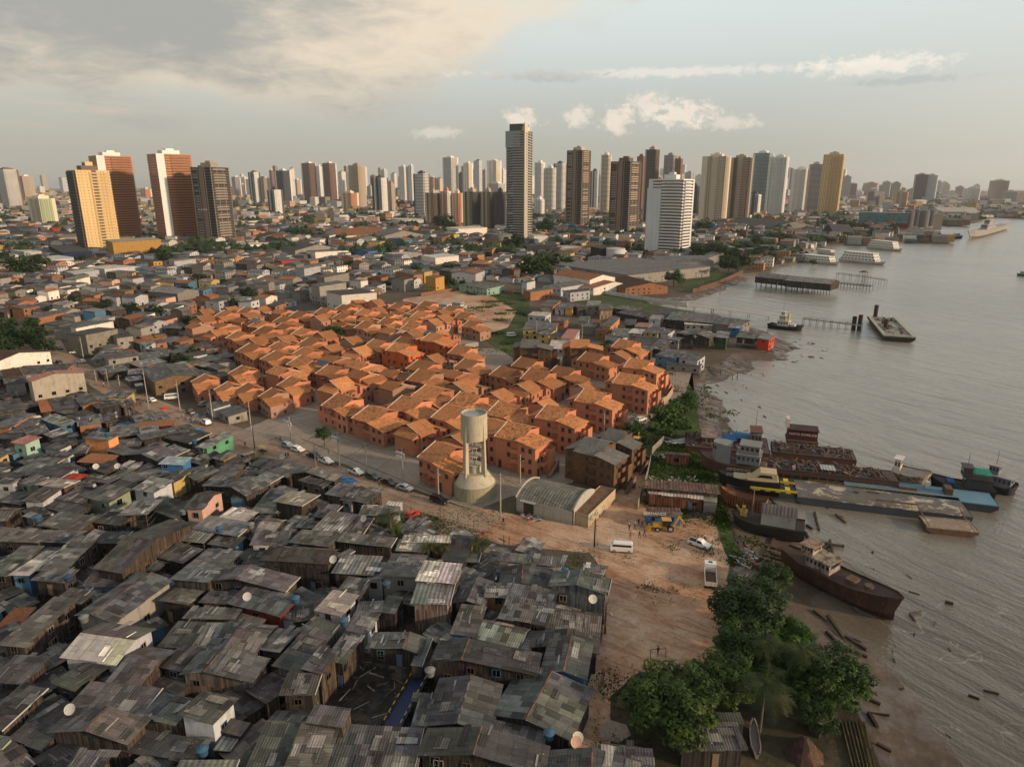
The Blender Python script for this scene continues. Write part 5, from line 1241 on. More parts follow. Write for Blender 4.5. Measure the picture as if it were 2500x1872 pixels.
for a in ((60,650,34),(4,632,22),(100,640,22),(374,620,20),(398,628,16),(606,720,20),(720,574,16),(660,586,12),(834,586,20),(790,590,16),(1085,545,26),(1256,592,26),(1240,600,18),(1312,646,36),(1340,640,26),(1290,655,24),(1378,638,18),(1020,657,18),(1093,656,18),(1097,688,17),(1329,554,24),(1646,677,24),(1480,578,14),(1510,575,16),(1540,572,14),(1742,608,26),(1710,615,26),(1770,618,26),(1803,634,30),(1780,645,24),(1852,594,20),(1852,616,16),(1897,582,20),(1920,585,16),(1933,592,18),(1722,553,18),(2007,545,14),(1700,555,14),(1690,560,12),(2060,548,16),(2085,552,14),(2110,556,14),(2180,556,12),(991,491,14),(975,497,12),(1015,500,10),(1130,690,10),(975,668,8),(1470,598,12),(1560,640,10),(310,735,14),(165,765,16),(120,760,14),(230,600,12)): tree(a[0],a[1],a[2],'m',(.72,.8,1),'dark green tree')
for x,y,r_ in ((1714,663,9),(1748,656,9),(1760,690,7)): palm(x,y,r_+3,7)
tree(1985,640,9,'m',(.8,.9,1),zc=3); tree(1880,628,18,'m',(.75,.85,1)); 

for a in ((1905,1625,48,'leafy tree between the two riverside palms'),(1990,1735,44,'low tree below the tree nearest the river'),(1950,1655,44,'dark tree in the middle of the riverside grove'),(1890,1530,34,'small dark tree above the riverside grove')): tree(a[0],a[1],a[2],'n',(.85,.95,1),label=a[3])
p=gp(1960,1840); P=thing('steel_cone','rusted steel plate cone among the riverside trees','steel scrap',(p.x,p.y,.05)); m=MB(); m.cyl(0,0,0,2.6,2.6,.3,9,cap=True); m.build('shell',MAT['rust'],P,color=(.03,.018,.016))
for i in range(7):
    a=gp(2055+i*9,1760,.4);b=gp(2085+i*9,1880,.4); m=MB(); m.bar((0,0,.3),(b.x-a.x,b.y-a.y,.3),.16); o=m.build('bamboo_pole',MAT['wood'],loc=(a.x,a.y,0),color=(.07,.068,.04)); auto(o,'long greenish bamboo pole','bamboo',(a.x,a.y,1),'bamboo poles on the bank')

# ---------- landmark buildings of the middle distance, digitised like the shacks ----------
WALLC['a']=(.035,.035,.04); WALLW['a']='dark'; WALLC['A']=(.02,.03,.08); WALLW['A']='navy blue'
MID="""T 0 780
T 800 280 2.458
15 715 135 737 315 706 9 x50 T Y ~long cream arcaded building with clay roof
0 1065 95 1090 283 1060 11 f d Y ~stained white three storey ruin at the edge of the estate
180 812 270 822 315 808 8 f U u ~bright blue two storey shop
755 680 835 690 905 672 14 f w Y ~cream windowless block below the beige towers
740 952 890 957 945 935 7 x50 T w ~white villa with clay roof by the boat lot
600 970 665 980 685 968 11 f T n ~narrow yellow and orange three storey house
815 1022 990 1047 1030 1022 5 f g G ~long teal front beside the boat lot
1615 800 1670 808 1730 790 13 f d a ~black block beside the white tank
1160 1000 1195 1005 1250 998 9 f g w ~pale three storey house left of the white colonial house
1210 1060 1255 1070 1318 1040 6 f b K ~brick house with open upper floor by the field
1410 915 1900 990 2200 890 8 f g c ~vast flat roofed parking deck behind the colonial houses
1400 965 1625 1000 1678 968 9 y50 T Y ~white colonial hall with clay roof
1470 1020 1640 1050 1762 1012 5 y60 T Y ~white arcaded colonial house with clay roof
1690 1012 1850 1062 1978 1012 5 y60 V K ~old brown tiled hall right of the colonial house
1430 1062 1480 1072 1555 1050 6 x50 d w ~small white house in front of the colonial house
1335 1030 1450 1045 1495 1010 6 x50 g w ~white warehouse left of the colonial house
325 735 420 745 490 712 9 y50 g c ~grey arched shed beside the arcaded building
610 850 700 865 735 838 9 f w Y ~plain white warehouse front
360 835 460 845 545 828 8 f w c ~grey factory shed with pale roof
415 630 460 640 535 620 15 f w Y ~cream office block left of the beige towers
1195 790 1250 800 1320 772 10 f d a ~dark grey block below the tallest tower
1325 800 1420 812 1480 790 7 f w K ~brick market with white roof
1230 725 1262 735 1298 718 14 f w Y ~cream block at the foot of the tallest tower
1010 720 1050 728 1075 712 15 f l c ~grey block left of the tallest tower
T 0 350 2.458
1860 648 1915 658 2068 637 9 f g Y ~white banded factory front with grey roof
1750 640 1850 660 1960 615 9 y50 d c ~dark arched factory sheds
1665 705 1712 715 1850 692 8 f b R ~brick red block with round windows
790 697 935 712 975 702 6 f U n ~yellow house with blue roof
310 625 400 670 520 632 10 f d A ~navy blue warehouse below the yellow tower
1370 590 1400 615 1502 598 5 f d K ~long orange boundary block
615 928 665 938 890 908 6 f d K ~long brick house in the left middle
900 890 1080 905 1180 880 7 y50 l c ~arched grey shed in the left middle
430 775 480 785 555 755 9 f w w ~white stepped house in the left middle
560 750 690 760 750 730 9 f w w ~white long house with skylights
1040 705 1075 712 1145 690 9 f l w ~pale blue house in the left middle
1790 745 1850 752 1900 735 12 f l w ~tall white house near the ruin
1940 800 1990 805 2055 775 12 f b c ~grey four storey house near the ruin
1890 850 1945 862 2050 832 12 f g c ~grey house stepping up beside the ruin
90 645 175 655 220 640 9 f w w ~white two storey house at far left
230 690 330 705 400 680 7 f w w ~white low warehouse at far left
65 500 150 515 200 500 11 f b w ~white block beside the red sign
305 510 325 520 382 508 9 f R R ~bright red block at far left
360 560 420 575 545 545 10 f l c ~grey office block left of the yellow tower
630 640 720 665 1055 622 6 f e Y ~long cream podium in front of the yellow tower
690 598 740 615 893 560 18 f e n ~yellow podium of the yellow tower
165 1040 250 1050 368 1015 6 f b K ~brick house with clay wall at left
435 1100 470 1110 665 1065 8 f g Y ~white upper storey with small windows at left
1480 605 1530 615 1650 595 9 f w Y ~white market block behind the concrete frame tower
1560 560 1600 575 1720 548 7 y50 V w ~old tiled school beside the concrete frame tower
1820 515 1870 525 1950 505 7 y50 T w ~school with bright clay roof
875 482 900 490 975 470 9 f w w ~white shed between the brown towers
T 1600 350 2.458
190 565 290 585 450 555 8 f w w ~white showroom beside the white tower
430 490 870 535 915 490 9 y50 d c ~broad dark warehouse roof behind the park
190 675 370 700 440 672 6 y50 l c ~long low roof behind the park trees
1075 400 1190 415 1268 395 9 f w c ~pale roofed terminal left of the mural
1080 440 1150 450 1230 430 10 f d c ~grey shed left of the mural
1700 410 1790 420 1868 405 12 x50 w c ~arched white roofed dock shed
1955 405 2060 430 2100 410 10 y50 l c ~first dock shed at the far right
2105 410 2160 432 2260 410 10 y50 l c ~second dock shed at the far right
1690 450 1800 470 1845 455 9 f d j ~dark quay sheds beside the silos
1040 520 1100 545 1155 520 9 x50 d o ~dark thatched riverside restaurant
0 690 60 730 310 690 8 f g c ~near wing of the parking deck
800 640 860 650 880 630 4 f t c ~low quay pavilion behind the ferries"""
WALLW.setdefault('t','plank')
Tx,Ty,Ts=0,0,4.0
for ln in MID.split('\n'):
    q=ln.split('~')[0].split()
    if q[0]=='T': Tx,Ty=float(q[1]),float(q[2]); Ts=float(q[3]) if len(q)>3 else 4.0; continue
    v=[float(x) for x in q[:6]]; h=float(q[6]); rc=q[8].replace('t','T')
    P3=[gp(Tx+v[i]/Ts,Ty+v[i+1]/Ts,h) for i in (0,2,4)]
    n0=len(AUTO); P=shack(P3[0],P3[1],P3[2],h,q[7],rc,q[9],base=0,cat='building',group='larger buildings of the old town',fancy=False)
    del AUTO[n0:]; P['label']=ln.split('~')[1]; P.name='building'
    if 'mural' in P['label'] or 1: pass
LAND += [('stained white ruin',845,740),('bright blue shop',905,622),('arcaded cream building',860,580),('yellow high-rise',245,510),('navy blue warehouse',165,620)]
# ---------- towers ----------
TC={'T':(.36,.355,.31),'w':(.74,.72,.67),'g':(.40,.39,.37),'b':(.42,.18,.08),'y':(.62,.44,.20),'c':(.68,.58,.44),'d':(.07,.07,.08),'n':(.30,.25,.20),'e':(.46,.38,.28),'o':(.50,.24,.13),'k':(.12,.085,.065),'t':(.28,.34,.33),'r':(.24,.12,.08),'G':(.42,.48,.30),'s':(.60,.62,.62),'x':(.24,.22,.20)}
TN={'T':'grey-green','w':'white','g':'grey','b':'brown','y':'yellow','c':'cream','d':'black','n':'grey-brown','e':'beige','o':'orange','k':'dark bronze','t':'glassy green','r':'red-brown','G':'green striped','s':'pale grey','x':'concrete'}
TWD={}
def tower(x0,x1,yt,yb,style,ca,cb,label=None,asp=1.0,rot=None,balc=True,pent=.5,solid=False):
    xc=(x0+x1)/2; b=gp(xc,yb); Z=b.y*CP+CAMH*SP; appw=(x1-x0)*Z/F
    va=atan2(b.x,b.y)        # bearing
    a=rot if rot is not None else -.55+TREE_R.uniform(-.12,.12)
    th=a+va; sw=abs(cos(th)); sd_=abs(sin(th)); W=appw/(sw+asp*sd_); D=W*asp
    H=max(12,hgt(xc,yb,yt)); b=b+Vector((sin(va),cos(va),0))*(D*.5*sw+W*.5*sd_)
    H=CAMH+b.y*tan(math.atan((CY-yt)/F)-PITCH)
    P=thing('apartment_tower',label,'high-rise',(b.x,b.y,0),a,'high-rise towers of the city'); fh=3.05; nf=int(H/fh); A=TC[ca];B=TC[cb]; hw,hd=W/2,D/2
    H=nf*fh
    core=MB(); core.box(-hw+.5,-hd+.5,0,hw-.5,hd-.5,H-.1); 
    gl={'w':(.06,.07,.08),'t':(.10,.15,.16)}.get(ca,(.045,.045,.05)); 
    if style=='frame': gl=(.035,.03,.026)
    core.build('glazing',MAT['glass' if style!='frame' else 'dark'],P,color=gl)
    m=MB()
    if style=='frame':
        for i in range(nf+1): m.box(-hw,-hd,i*fh-.35,hw,hd,i*fh+.05,bottom=True,col=tuple(1+.15*TREE_R.uniform(-1,1) for _ in range(3)))
        for x in (-hw+.3,-hw*.35,hw*.35,hw-.3):
            for y in (-hd+.3,hd-.3): m.box(x-.35,y-.35,0,x+.35,y+.35,H)
        for y in (-hd*.33,hd*.33):
            for x in (-hw+.3,hw-.3): m.box(x-.35,y-.35,0,x+.35,y+.35,H)
        m.box(-hw*.2,-hd-.25,0,hw*.2,-hd+.4,H+2,col=(.9,.75,.6))
        for i in range(nf):
            z=i*fh
            if TREE_R.random()<.75: m.box(hw-.22,-hd*.7,z+.05,hw-.1,hd*.6,z+1.4,col=(1.2,1.1,.95))
            if TREE_R.random()<.75: m.box(-hw*.85,-hd+.1,z+.05,-hw*.3,-hd+.22,z+1.5,col=(1.1,1.05,.95))
    else:
        spa=2.2 if solid else (.75 if style=='thin' else (1.25 if style!='slab' else 1.35))
        for i in range(nf+1):
            z=i*fh; o=.0 if style=='punch' else .12
            m.box(-hw-o,-hd-o,z-spa*.5,hw+o,hd+o,min(z+spa*.5,H+.6),bottom=True,col=(1,1,1) if style!='two' or True else B)
        if style in('punch','two','ribs'):
            for (L,f) in ((hw,lambda s,q:(s,-hd+q)),(hw,lambda s,q:(s,hd-q))):
                n=max(2,int(2*L/3.4)); 
                for i in range(n+1):
                    x=-L+2*L*i/n; y=-hd if f(0,0)[1]<0 else hd; wd=(.85 if i%2 else 1.35)*(1.0 if not solid else 1.28)
                    xx0=max(-L,x-wd);xx1=min(L,x+wd); m.box(xx0,min(y,y-.0)-(.0 if y>0 else .0)-.02*(1 if y<0 else -1)-(.25 if y>0 else 0),0,xx1,y+(.25 if y<0 else .02),H)
            n=max(2,int(2*hd/3.4))
            for sx in (-1,1):
                for i in range(n+1):
                    y=-hd+2*hd*i/n; wd=(.85 if i%2 else 1.35)*(1.0 if not solid else 1.28); y0=max(-hd,y-wd);y1=min(hd,y+wd); xa,xb=(hw-.25,hw+.02) if sx>0 else (-hw-.02,-hw+.25); m.box(xa,y0,0,xb,y1,H)
        if style in('two','slab','side'):   # solid end panels in second colour
            k=.22 if style!='slab' else .12
            m.box(-hw-.2,-hd-.2,0,-hw*(1-k*2),-hd+.3,H+.8,col=tuple(b_/a_ for a_,b_ in zip(A,B))); m.box(hw-.3,hd*(1-k*2),0,hw+.2,hd+.2,H+.8,col=tuple(b_/a_ for a_,b_ in zip(A,B)))
            if style=='two': m.box(-hw*.12,-hd-.22,0,hw*.3,-hd+.3,H+1.5,col=tuple(b_/a_ for a_,b_ in zip(A,B)))
    m.build('wall',MAT['clad'] if style!='frame' else MAT['concrete'],P,color=A)
    r=MB(); pw=hw*pent; r.box(-pw,-pw*.8,H,pw,pw*.8,H+5.2); r.box(-pw*.4,-pw*.4,H+5.2,pw*.5,pw*.4,H+7.5); r.build('roof_house',MAT['clad'],P,color=B)
    if balc and nf>8 and style!='frame' and (x1-x0)>24:
        bm_=MB(); bw=hw*.55; bm_.box(-bw,-1.3,0,bw,0,.2,bottom=True); bm_.box(-bw,-1.3,.2,bw,-1.15,1.15); me=bm_.mesh('balcony',MAT['clad'])
        for i in range(1,min(nf,45)):
            link('balcony',me,P,(hw*.35,-hd-.26,i*fh),0,B if style=='two' else A)
        bm_=MB(); bw=hd*.5; bm_.box(-bw,-1.3,0,bw,0,.2,bottom=True); bm_.box(-bw,-1.3,.2,bw,-1.15,1.15); me=bm_.mesh('balcony',MAT['clad'])
        for i in range(1,min(nf,45)): link('balcony',me,P,(hw+.26,-hd*.3,i*fh),pi/2,A)
    if label: TWD[label[:6]]=(W,D,H)
    if label is None: auto(P,f"{TN[ca]} high-rise with {TN[cb]} trim",'high-rise',(b.x,b.y,H*.6),'high-rise towers of the city')
    return P,W,D,H
def K(*a,**k): return tower(*a,**k)
K(204,292,413,622,'punch','y','k','tall yellow high-rise with dark balconies on its left side',asp=.8,rot=.86,solid=True)
K(255,345,377,590,'side','b','w','brown high-rise with white end right behind the yellow one',rot=.80,asp=.8,solid=True)
K(393,489,375,598,'side','b','w','orange-brown high-rise with white edges, left of the bare concrete frame',rot=.78,asp=.8,solid=True)
K(491,577,405,603,'frame','x','n','unfinished bare concrete tower frame right of the orange-brown high-rise',rot=-.35)
K(11,58,415,515,'slab','w','k',asp=.6); K(57,88,430,490,'punch','e','w'); K(85,141,485,556,'two','G','c','low green and cream striped apartment block at far left',asp=.6)
for a in ((0,20,452,508,'punch','c','w'),(175,190,446,478,'punch','w','g'),(347,373,460,494,'two','o','c'),(375,400,452,490,'punch','w','s'),(614,641,421,500,'two','w','d'),(641,657,433,500,'punch','n','k'),(659,695,462,528,'two','w','d'),(680,716,417,508,'slab','d','w'),
 (743,779,398,500,'slab','r','w'),(779,793,405,497,'punch','w','w'),(793,827,398,500,'slab','r','w'),(857,897,403,515,'punch','e','n'),(836,878,470,520,'two','o','c'),(912,952,435,528,'two','w','d'),(950,967,448,524,'punch','e','o'),(977,1000,406,506,'punch','w','w'),(1000,1014,404,506,'punch','s','w'),
 (1013,1052,423,538,'slab','w','d'),(1083,1121,384,500,'slab','w','w'),(1121,1135,422,490,'punch','d','k'),(1133,1156,398,500,'two','c','w'),(1158,1178,392,490,'punch','s','d'),(1189,1225,393,490,'two','c','w'),(1178,1192,415,488,'punch','g','e'),(1190,1236,448,505,'slab','w','s'),
 (1040,1079,468,556,'two','k','e'),(1078,1106,465,556,'two','w','o'),(1105,1131,472,556,'two','o','c'),(1131,1177,467,566,'two','d','e'),(1176,1208,468,566,'two','k','e'),(1208,1236,467,566,'two','d','k'),
 (1304,1330,398,526,'punch','w','w'),(1328,1356,408,526,'slab','w','s'),(1350,1381,398,520,'slab','w','d'),(1303,1329,487,538,'punch','w','w'),(1463,1488,376,526,'slab','c','w'),(1439,1460,418,518,'two','w','d'),(1549,1569,381,520,'punch','r','k'),
 (1614,1645,377,520,'slab','g','n'),(1643,1659,388,520,'punch','r','o'),(1683,1703,452,525,'slab','d','k'),(1820,1854,474,535,'two','w','d'),(1925,1964,414,521,'two','w','w'),(1964,1995,402,521,'slab','g','e'),(2040,2056,427,482,'punch','s','g'),(2056,2072,436,482,'punch','g','w'),
 (2225,2255,425,495,'slab','d','g'),(2251,2279,428,495,'punch','s','g'),(2180,2210,468,510,'two','o','e'),(2410,2450,440,498,'punch','e','c'),(2350,2386,460,498,'punch','w','g'),(2446,2475,467,500,'punch','g','e'),(2150,2170,444,490,'punch','g','s'),(2170,2195,447,490,'punch','g','k'),(2105,2140,447,484,'punch','e','o')): K(*a)
K(1380,1438,364,558,'frame','n','e','grey-brown netted tower with a tan core',rot=-.6); K(1484,1557,393,578,'frame','n','k','wide netted brown tower under construction',rot=-.65)
K(1567,1602,366,545,'slab','k','e','slim dark bronze tower behind the white terraced one'); K(1704,1771,382,550,'two','e','c','beige tower with rounded crown right of the white terraced one',rot=-.5); K(1769,1824,386,546,'two','k','e','red-brown and glass tower next to the beige one'); 
K(1826,1873,374,530,'slab','t','w','green glass tower with pale slabs'); K(1870,1911,382,530,'two','w','s','white and grey tower beside the green glass one'); K(1995,2043,376,530,'punch','y','e','golden high-rise farthest right in the main row')
CT=[o for o in bpy.data.objects if o.get('label','').startswith('unfinished bare concrete')][0]
# the tallest tower: glass head, stone edge
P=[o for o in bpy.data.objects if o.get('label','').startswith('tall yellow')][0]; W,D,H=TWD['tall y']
m=MB()
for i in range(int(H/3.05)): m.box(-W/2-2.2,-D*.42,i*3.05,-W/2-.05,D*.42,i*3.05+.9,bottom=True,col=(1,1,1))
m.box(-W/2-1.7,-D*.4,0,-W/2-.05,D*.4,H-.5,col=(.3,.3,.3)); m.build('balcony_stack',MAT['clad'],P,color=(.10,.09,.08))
m=MB(); m.box(-W*.04,-D/2-.22,6,W*.10,-D/2-.02,H+.5); m.build('recess_shade_strip',MAT['clad'],P,color=(.12,.10,.085))  # raised dark strip, its colour standing in for the shade of a recess
m=MB(); m.box(-W*.1,-D*.2,H,W*.12,D*.2,H+9); m.build('lift_house',MAT['clad'],P,color=TC['y'])
P,W,D,H=K(1235,1300,318,596,'thin','T','c','tallest grey-green glass tower with stone edge and dark crown',asp=.85,rot=-.5,pent=.75)
for i in range(2,40):
    if TREE_R.random()<.85: m=MB(); x_=TREE_R.uniform(-W*.4,W*.05); m.box(x_,-D/2-.9,i*3.05,x_+W*.3,-D/2-.15,i*3.05+1.2,bottom=True); m.build('balcony',MAT['clad'],P,color=TREE_R.choice([(.5,.5,.47),(.3,.3,.28),(.4,.36,.3)]))
m=MB(); m.box(-W/2-.3,-D/2-.3,H*.86,W/2*.55,D/2,H+.4); m.build('glass_head',MAT['glass'],P,color=(.20,.26,.29)); m=MB(); m.box(W/2-.8,-D/2-.5,0,W/2+.5,-D/2+D*.35,H+9); m.build('stone_edge',MAT['clad'],P,color=(.55,.47,.36))
m=MB(); m.box(-W/2*.7,-D/2*.8,H+.4,W/2*.6,D/2*.8,H+8.5); m.build('crown',MAT['clad'],P,color=(.09,.085,.08))
# white terraced tower
P,W,D,H=K(1575,1683,437,628,'slab','w','s','white terraced tower with wide slab balconies by the waterfront',asp=.8,rot=-.62,pent=.35)
m=MB(); m.box(-W/2-1.2,-D/2-.8,0,-W*.12,D*.1,H-8); 
m.build('stair_wing',MAT['clad'],P,color=TC['s'])
# the far skyline
rs=random.Random(77); xs=555
while xs<2330:
    w_=rs.uniform(10,21); cluster=(xs<1010)*.92+(1010<=xs<2060)*1.0+(xs>=2060)*.5
    if rs.random()<cluster:
        hgt_px=rs.uniform(22,78)*(1.0 if xs<2060 else .55)
        ca=rs.choice('wwwwwsseccgnor'); yb=rs.uniform(478,492)
        tower(xs,xs+w_,yb-hgt_px,yb,rs.choice(['punch','punch','slab','two']),ca,rs.choice('wwskne'),balc=False)
    xs+=w_*rs.uniform(.38,.85)
for x,y0,y1,w_ in ((150,433,470,18),(95,455,478,16),(300,458,478,16),(2300,450,485,14),(2330,455,486,18),(2372,452,486,14),(2480,470,498,20),(105,428,470,14),(62,440,475,14),(590,425,470,10)): tower(x,x+w_,y0,y1,'punch',rs.choice('wecs'),'e',balc=False)
LAND += [('tallest glass tower',1267,460),('white terraced tower',1630,530),('golden high-rise',2020,450),('bare concrete tower frame',534,500),('green glass tower',1850,450),('netted brown tower',1520,480),('beige blocks',1100,510)]
# ---------- mural wall, silos, tank ----------
def bbox(name,lab,cat,x0,x1,yb,yt,col,mat='plaster',dep=30,rot=None,roofc=(.2,.19,.18)):
    xc=(x0+x1)/2;b=gp(xc,yb);Z=b.y*CP+CAMH*SP; W=(x1-x0)*Z/F; H=hgt(xc,yb,yt); va=atan2(b.x,b.y); P=thing(name,lab,cat,(b.x,b.y,0),-va if rot is None else rot)
    m=MB(); m.box(-W/2,0,0,W/2,dep,H); m.build('wall',MAT[mat],P,color=col); r=MB(); r.box(-W/2-.3,-.3,H,W/2+.3,dep+.3,H+.5); r.build('roof',MAT['plain'],P,color=roofc); return P,W,H
P,W,H=bbox('warehouse','dockside warehouse with a blue and green mural front','warehouse',2100,2208,556,520,(.12,.03,.025))
t=NT('painted mural'); nn=t.n('ShaderNodeTexNoise'); nn.inputs['Scale'].default_value=.12; nn.inputs['Detail'].default_value=3; nn.inputs['Distortion'].default_value=2.2; t.L(t.tc(),nn.inputs['Vector']); mm_=t.pbr(t.ramp(nn.outputs['Fac'],[(.3,(.02,.05,.10)),(.42,(.04,.16,.17)),(.5,(.10,.22,.20)),(.56,(.03,.10,.16)),(.64,(.24,.22,.12)),(.72,(.05,.13,.08))]),.8)
m=MB(); m.box(-W/2+1,-.25,H*.32,W/2-1,-.02,H-.6); m.build('mural',mm_,P)
for i,(x,c) in enumerate(((2222,.115),(2240,.13),(2259,.14),(2276,.13))):
    b=gp(x,556-(i%2)*3); Z=b.y*CP+CAMH*SP; rad=11*Z/F; H=hgt(x,556,515); P=thing('silo','dark steel grain silo, '+['leftmost','second from the left','third from the left','rightmost'][i]+' of the four by the mural','silo',(b.x,b.y+rad,0),0,'silos on the quay'); m=MB(); m.cyl(0,0,0,H,rad,rad,28,cap=False); m.build('drum',MAT['concrete'],P,color=(c,c*1.02,c*1.05)); m=MB(); m.cyl(0,0,H,H+rad*.35,rad*1.02,rad*.15,28); m.build('roof',MAT['plain'],P,color=(c*.8,)*3)
bbox('elevator_building','tan grain elevator block right of the silos','building',2278,2296,562,524,(.42,.34,.24),dep=20)
b=gp(1502,640); P=thing('storage_tank','white round storage tank beside the parking deck','tank',(b.x,b.y,0)); m=MB(); m.cyl(0,0,0,13,9,9,32); m.build('drum',MAT['plaster'],P,color=(.55,.54,.52)); m=MB(); m.cyl(0,0,13,14,9.2,1,32); m.build('roof',MAT['plain'],P,color=(.4,.4,.39))
# ---------- town houses ----------
EXC=[[(470,760),(640,760),(860,740),(930,712),(1160,700),(1290,690),(1480,700),(1700,745),(1900,800),(1900,870),(1700,900),(1720,1100),(1500,1400),(1500,1900),(-400,1900),(-400,1010),(0,900),(110,845),(190,880),(330,960),(420,1000),(520,1010),(470,900)],[(100,800),(140,800),(230,880),(180,905),(100,870)],[(1000,706),(1060,694),(1290,690),(1290,760),(940,765)],[(1440,660),(1700,640),(1700,720),(1400,735)],[(1620,680),(1700,640),(1830,650),(1830,700),(1640,730)],[(-60,780),(130,780),(140,830),(-60,880)]]
rs=random.Random(99); cand=[]
ZN=[(250,480,11.5),(480,760,13.5),(760,1250,17)]
BANNED=[]
for y0,y1,stp in ZN:
    y=y0
    while y<y1:
        x=-y*.82-20
        while x<y*.82+20:
            X=x+rs.uniform(-.2,.2)*stp;Y=y+rs.uniform(-.2,.2)*stp; x+=stp
            if not inpoly(X,Y,LANDP) : continue
            q=px((X,Y,0))
            if any(inpoly(q[0],q[1],e) for e in EXC): continue
            if not free(X,Y,stp*.36): continue
            # streets: leave every sixth row or column open
            a=-.5; lu=X*cos(a)+Y*sin(a); lv=-X*sin(a)+Y*cos(a)
            if (lv%74)<8 and rs.random()<.85: continue
            if (lu%120)<8 and rs.random()<.7: continue
            if rs.random()<.06: BANNED.append((X,Y)); continue
            cand.append((Y+abs(X)*.15,X,Y,stp))
        y+=stp
cand.sort(); RCH=['g','g','d','b','g','l','T','V','V','d','m','b','d','g']; WCH=['w','Y','K','K','c','c','w','y','c','K','k','w','j','Y','t','c','o','b','Y','w']
big=MB()
def town(X,Y,stp,rich):
    a=-.5+rs.choice((0,pi/2))+rs.uniform(-.08,.08)+(.25 if X<-150 else 0); W=stp*rs.uniform(.66,.95);D=stp*rs.uniform(.66,.95); h=rs.choice((3.2,3.4,5.6,5.8,6,8.2)) if stp<17 else rs.choice((3.5,5.5,6,8,11)); c,s_=cos(a),sin(a)
    f=lambda lx,ly:(X+lx*c-ly*s_,Y+lx*s_+ly*c)
    rc=rs.choice(RCH);wc=rs.choice(WCH); kind=rs.choice(('f','f','x50','y50')) if rc not in 'TV' else rs.choice(('x50','y50'))
    if rich:
        shack(f(-W/2,-D/2),f(W/2,-D/2),f(W/2,D/2),h,kind,rc,wc,base=0,cat='town house',group='town houses of the old quarter',fancy=False,look=f"{WALLW[wc]} town house with {ROOFW[rc]} roof"); return
    col=WALLC[wc];k=rs.uniform(.75,1.1);col=tuple(v*k for v in col); R_=tuple(v*rs.uniform(.8,1.15) for v in ROOFC[rc]); M=TR(X,Y,0,a)
    big.box(-W/2,-D/2,0,W/2,D/2,h,M=M,col=col,mi=0,top=False)
    if kind=='f': big.face([M@Vector((-W/2-.2,-D/2-.2,h)),M@Vector((W/2+.2,-D/2-.2,h)),M@Vector((W/2+.2,D/2+.2,h+.4)),M@Vector((-W/2-.2,D/2+.2,h+.4))],col=R_,mi=1)
    else:
        r=h+W*.13
        if True:
            big.face([M@Vector((-W/2-.3,-D/2-.2,h)),M@Vector((0,-D/2-.2,r)),M@Vector((0,D/2+.2,r)),M@Vector((-W/2-.3,D/2+.2,h))][::-1],col=R_,mi=1); big.face([M@Vector((W/2+.3,-D/2-.2,h)),M@Vector((0,-D/2-.2,r)),M@Vector((0,D/2+.2,r)),M@Vector((W/2+.3,D/2+.2,h))],col=tuple(v*.9 for v in R_),mi=1)
            big.face([M@Vector((-W/2,-D/2,h)),M@Vector((W/2,-D/2,h)),M@Vector((0,-D/2,r))],col=col,mi=0)
NRICH=262
for i,(k,X,Y,stp) in enumerate(cand): town(X,Y,stp,i<NRICH)
# outer districts: low blocks out to the skyline
for y0,y1,stp in ((1260,2200,30),(2200,3600,48),(3600,6500,95)):
    y=y0
    while y<y1:
        x=-y*.82
        while x<y*.82:
            X=x+rs.uniform(-.35,.35)*stp;Y=y+rs.uniform(-.35,.35)*stp;x+=stp
            if not inpoly(X,Y,LANDP) or rs.random()<.25: continue
            W=stp*rs.uniform(.4,.8);D=stp*rs.uniform(.4,.8);h=rs.choice((5,6,8,9,12,16,24) if y>2200 else (4,5,6,8,10,14)); a=rs.uniform(-.8,.2); wc=rs.choice('wYKcYwcyk'); rc=rs.choice('ggdbTVlw'); M=TR(X,Y,0,a)
            if rs.random()<.04 and y>1800: h*=2.2
            big.box(-W/2,-D/2,0,W/2,D/2,h,M=M,col=tuple(v*.9 for v in WALLC[wc]),mi=0,top=False); big.face([M@Vector((-W/2,-D/2,h)),M@Vector((W/2,-D/2,h)),M@Vector((W/2,D/2,h+.5)),M@Vector((-W/2,D/2,h+.5))],col=ROOFC[rc],mi=1)
        y+=stp
t=NT('distant roofs'); p=t.pos(); t.pbr(mul(t,t.attr(),gray(t,t.math('MULTIPLY_ADD',t.noise(.25,4,p,.7),1.2,.4))),.85); MAT['farroof']=t.m
t=NT('distant walls'); u=t.sep(t.uv()); fu=t.math('FRACT',t.math('DIVIDE',u[0],2.7)); fv=t.math('FRACT',t.math('DIVIDE',u[1],2.9)); wf=t.math('MULTIPLY',t.math('GREATER_THAN',fu,.62),t.math('MULTIPLY',t.math('GREATER_THAN',fv,.4),t.math('LESS_THAN',fv,.85)))
t.pbr(t.mix(t.math('MULTIPLY',wf,.85),mul(t,t.attr(),gray(t,t.math('MULTIPLY_ADD',t.noise(.3,4,t.pos(),.7),.9,.55))),(.03,.03,.032)),.85); MAT['farwall']=t.m
tag(big.build('distant_houses',[MAT['farwall'],MAT['farroof']]),'thousands of low roofs filling the old town','houses',kind='stuff')
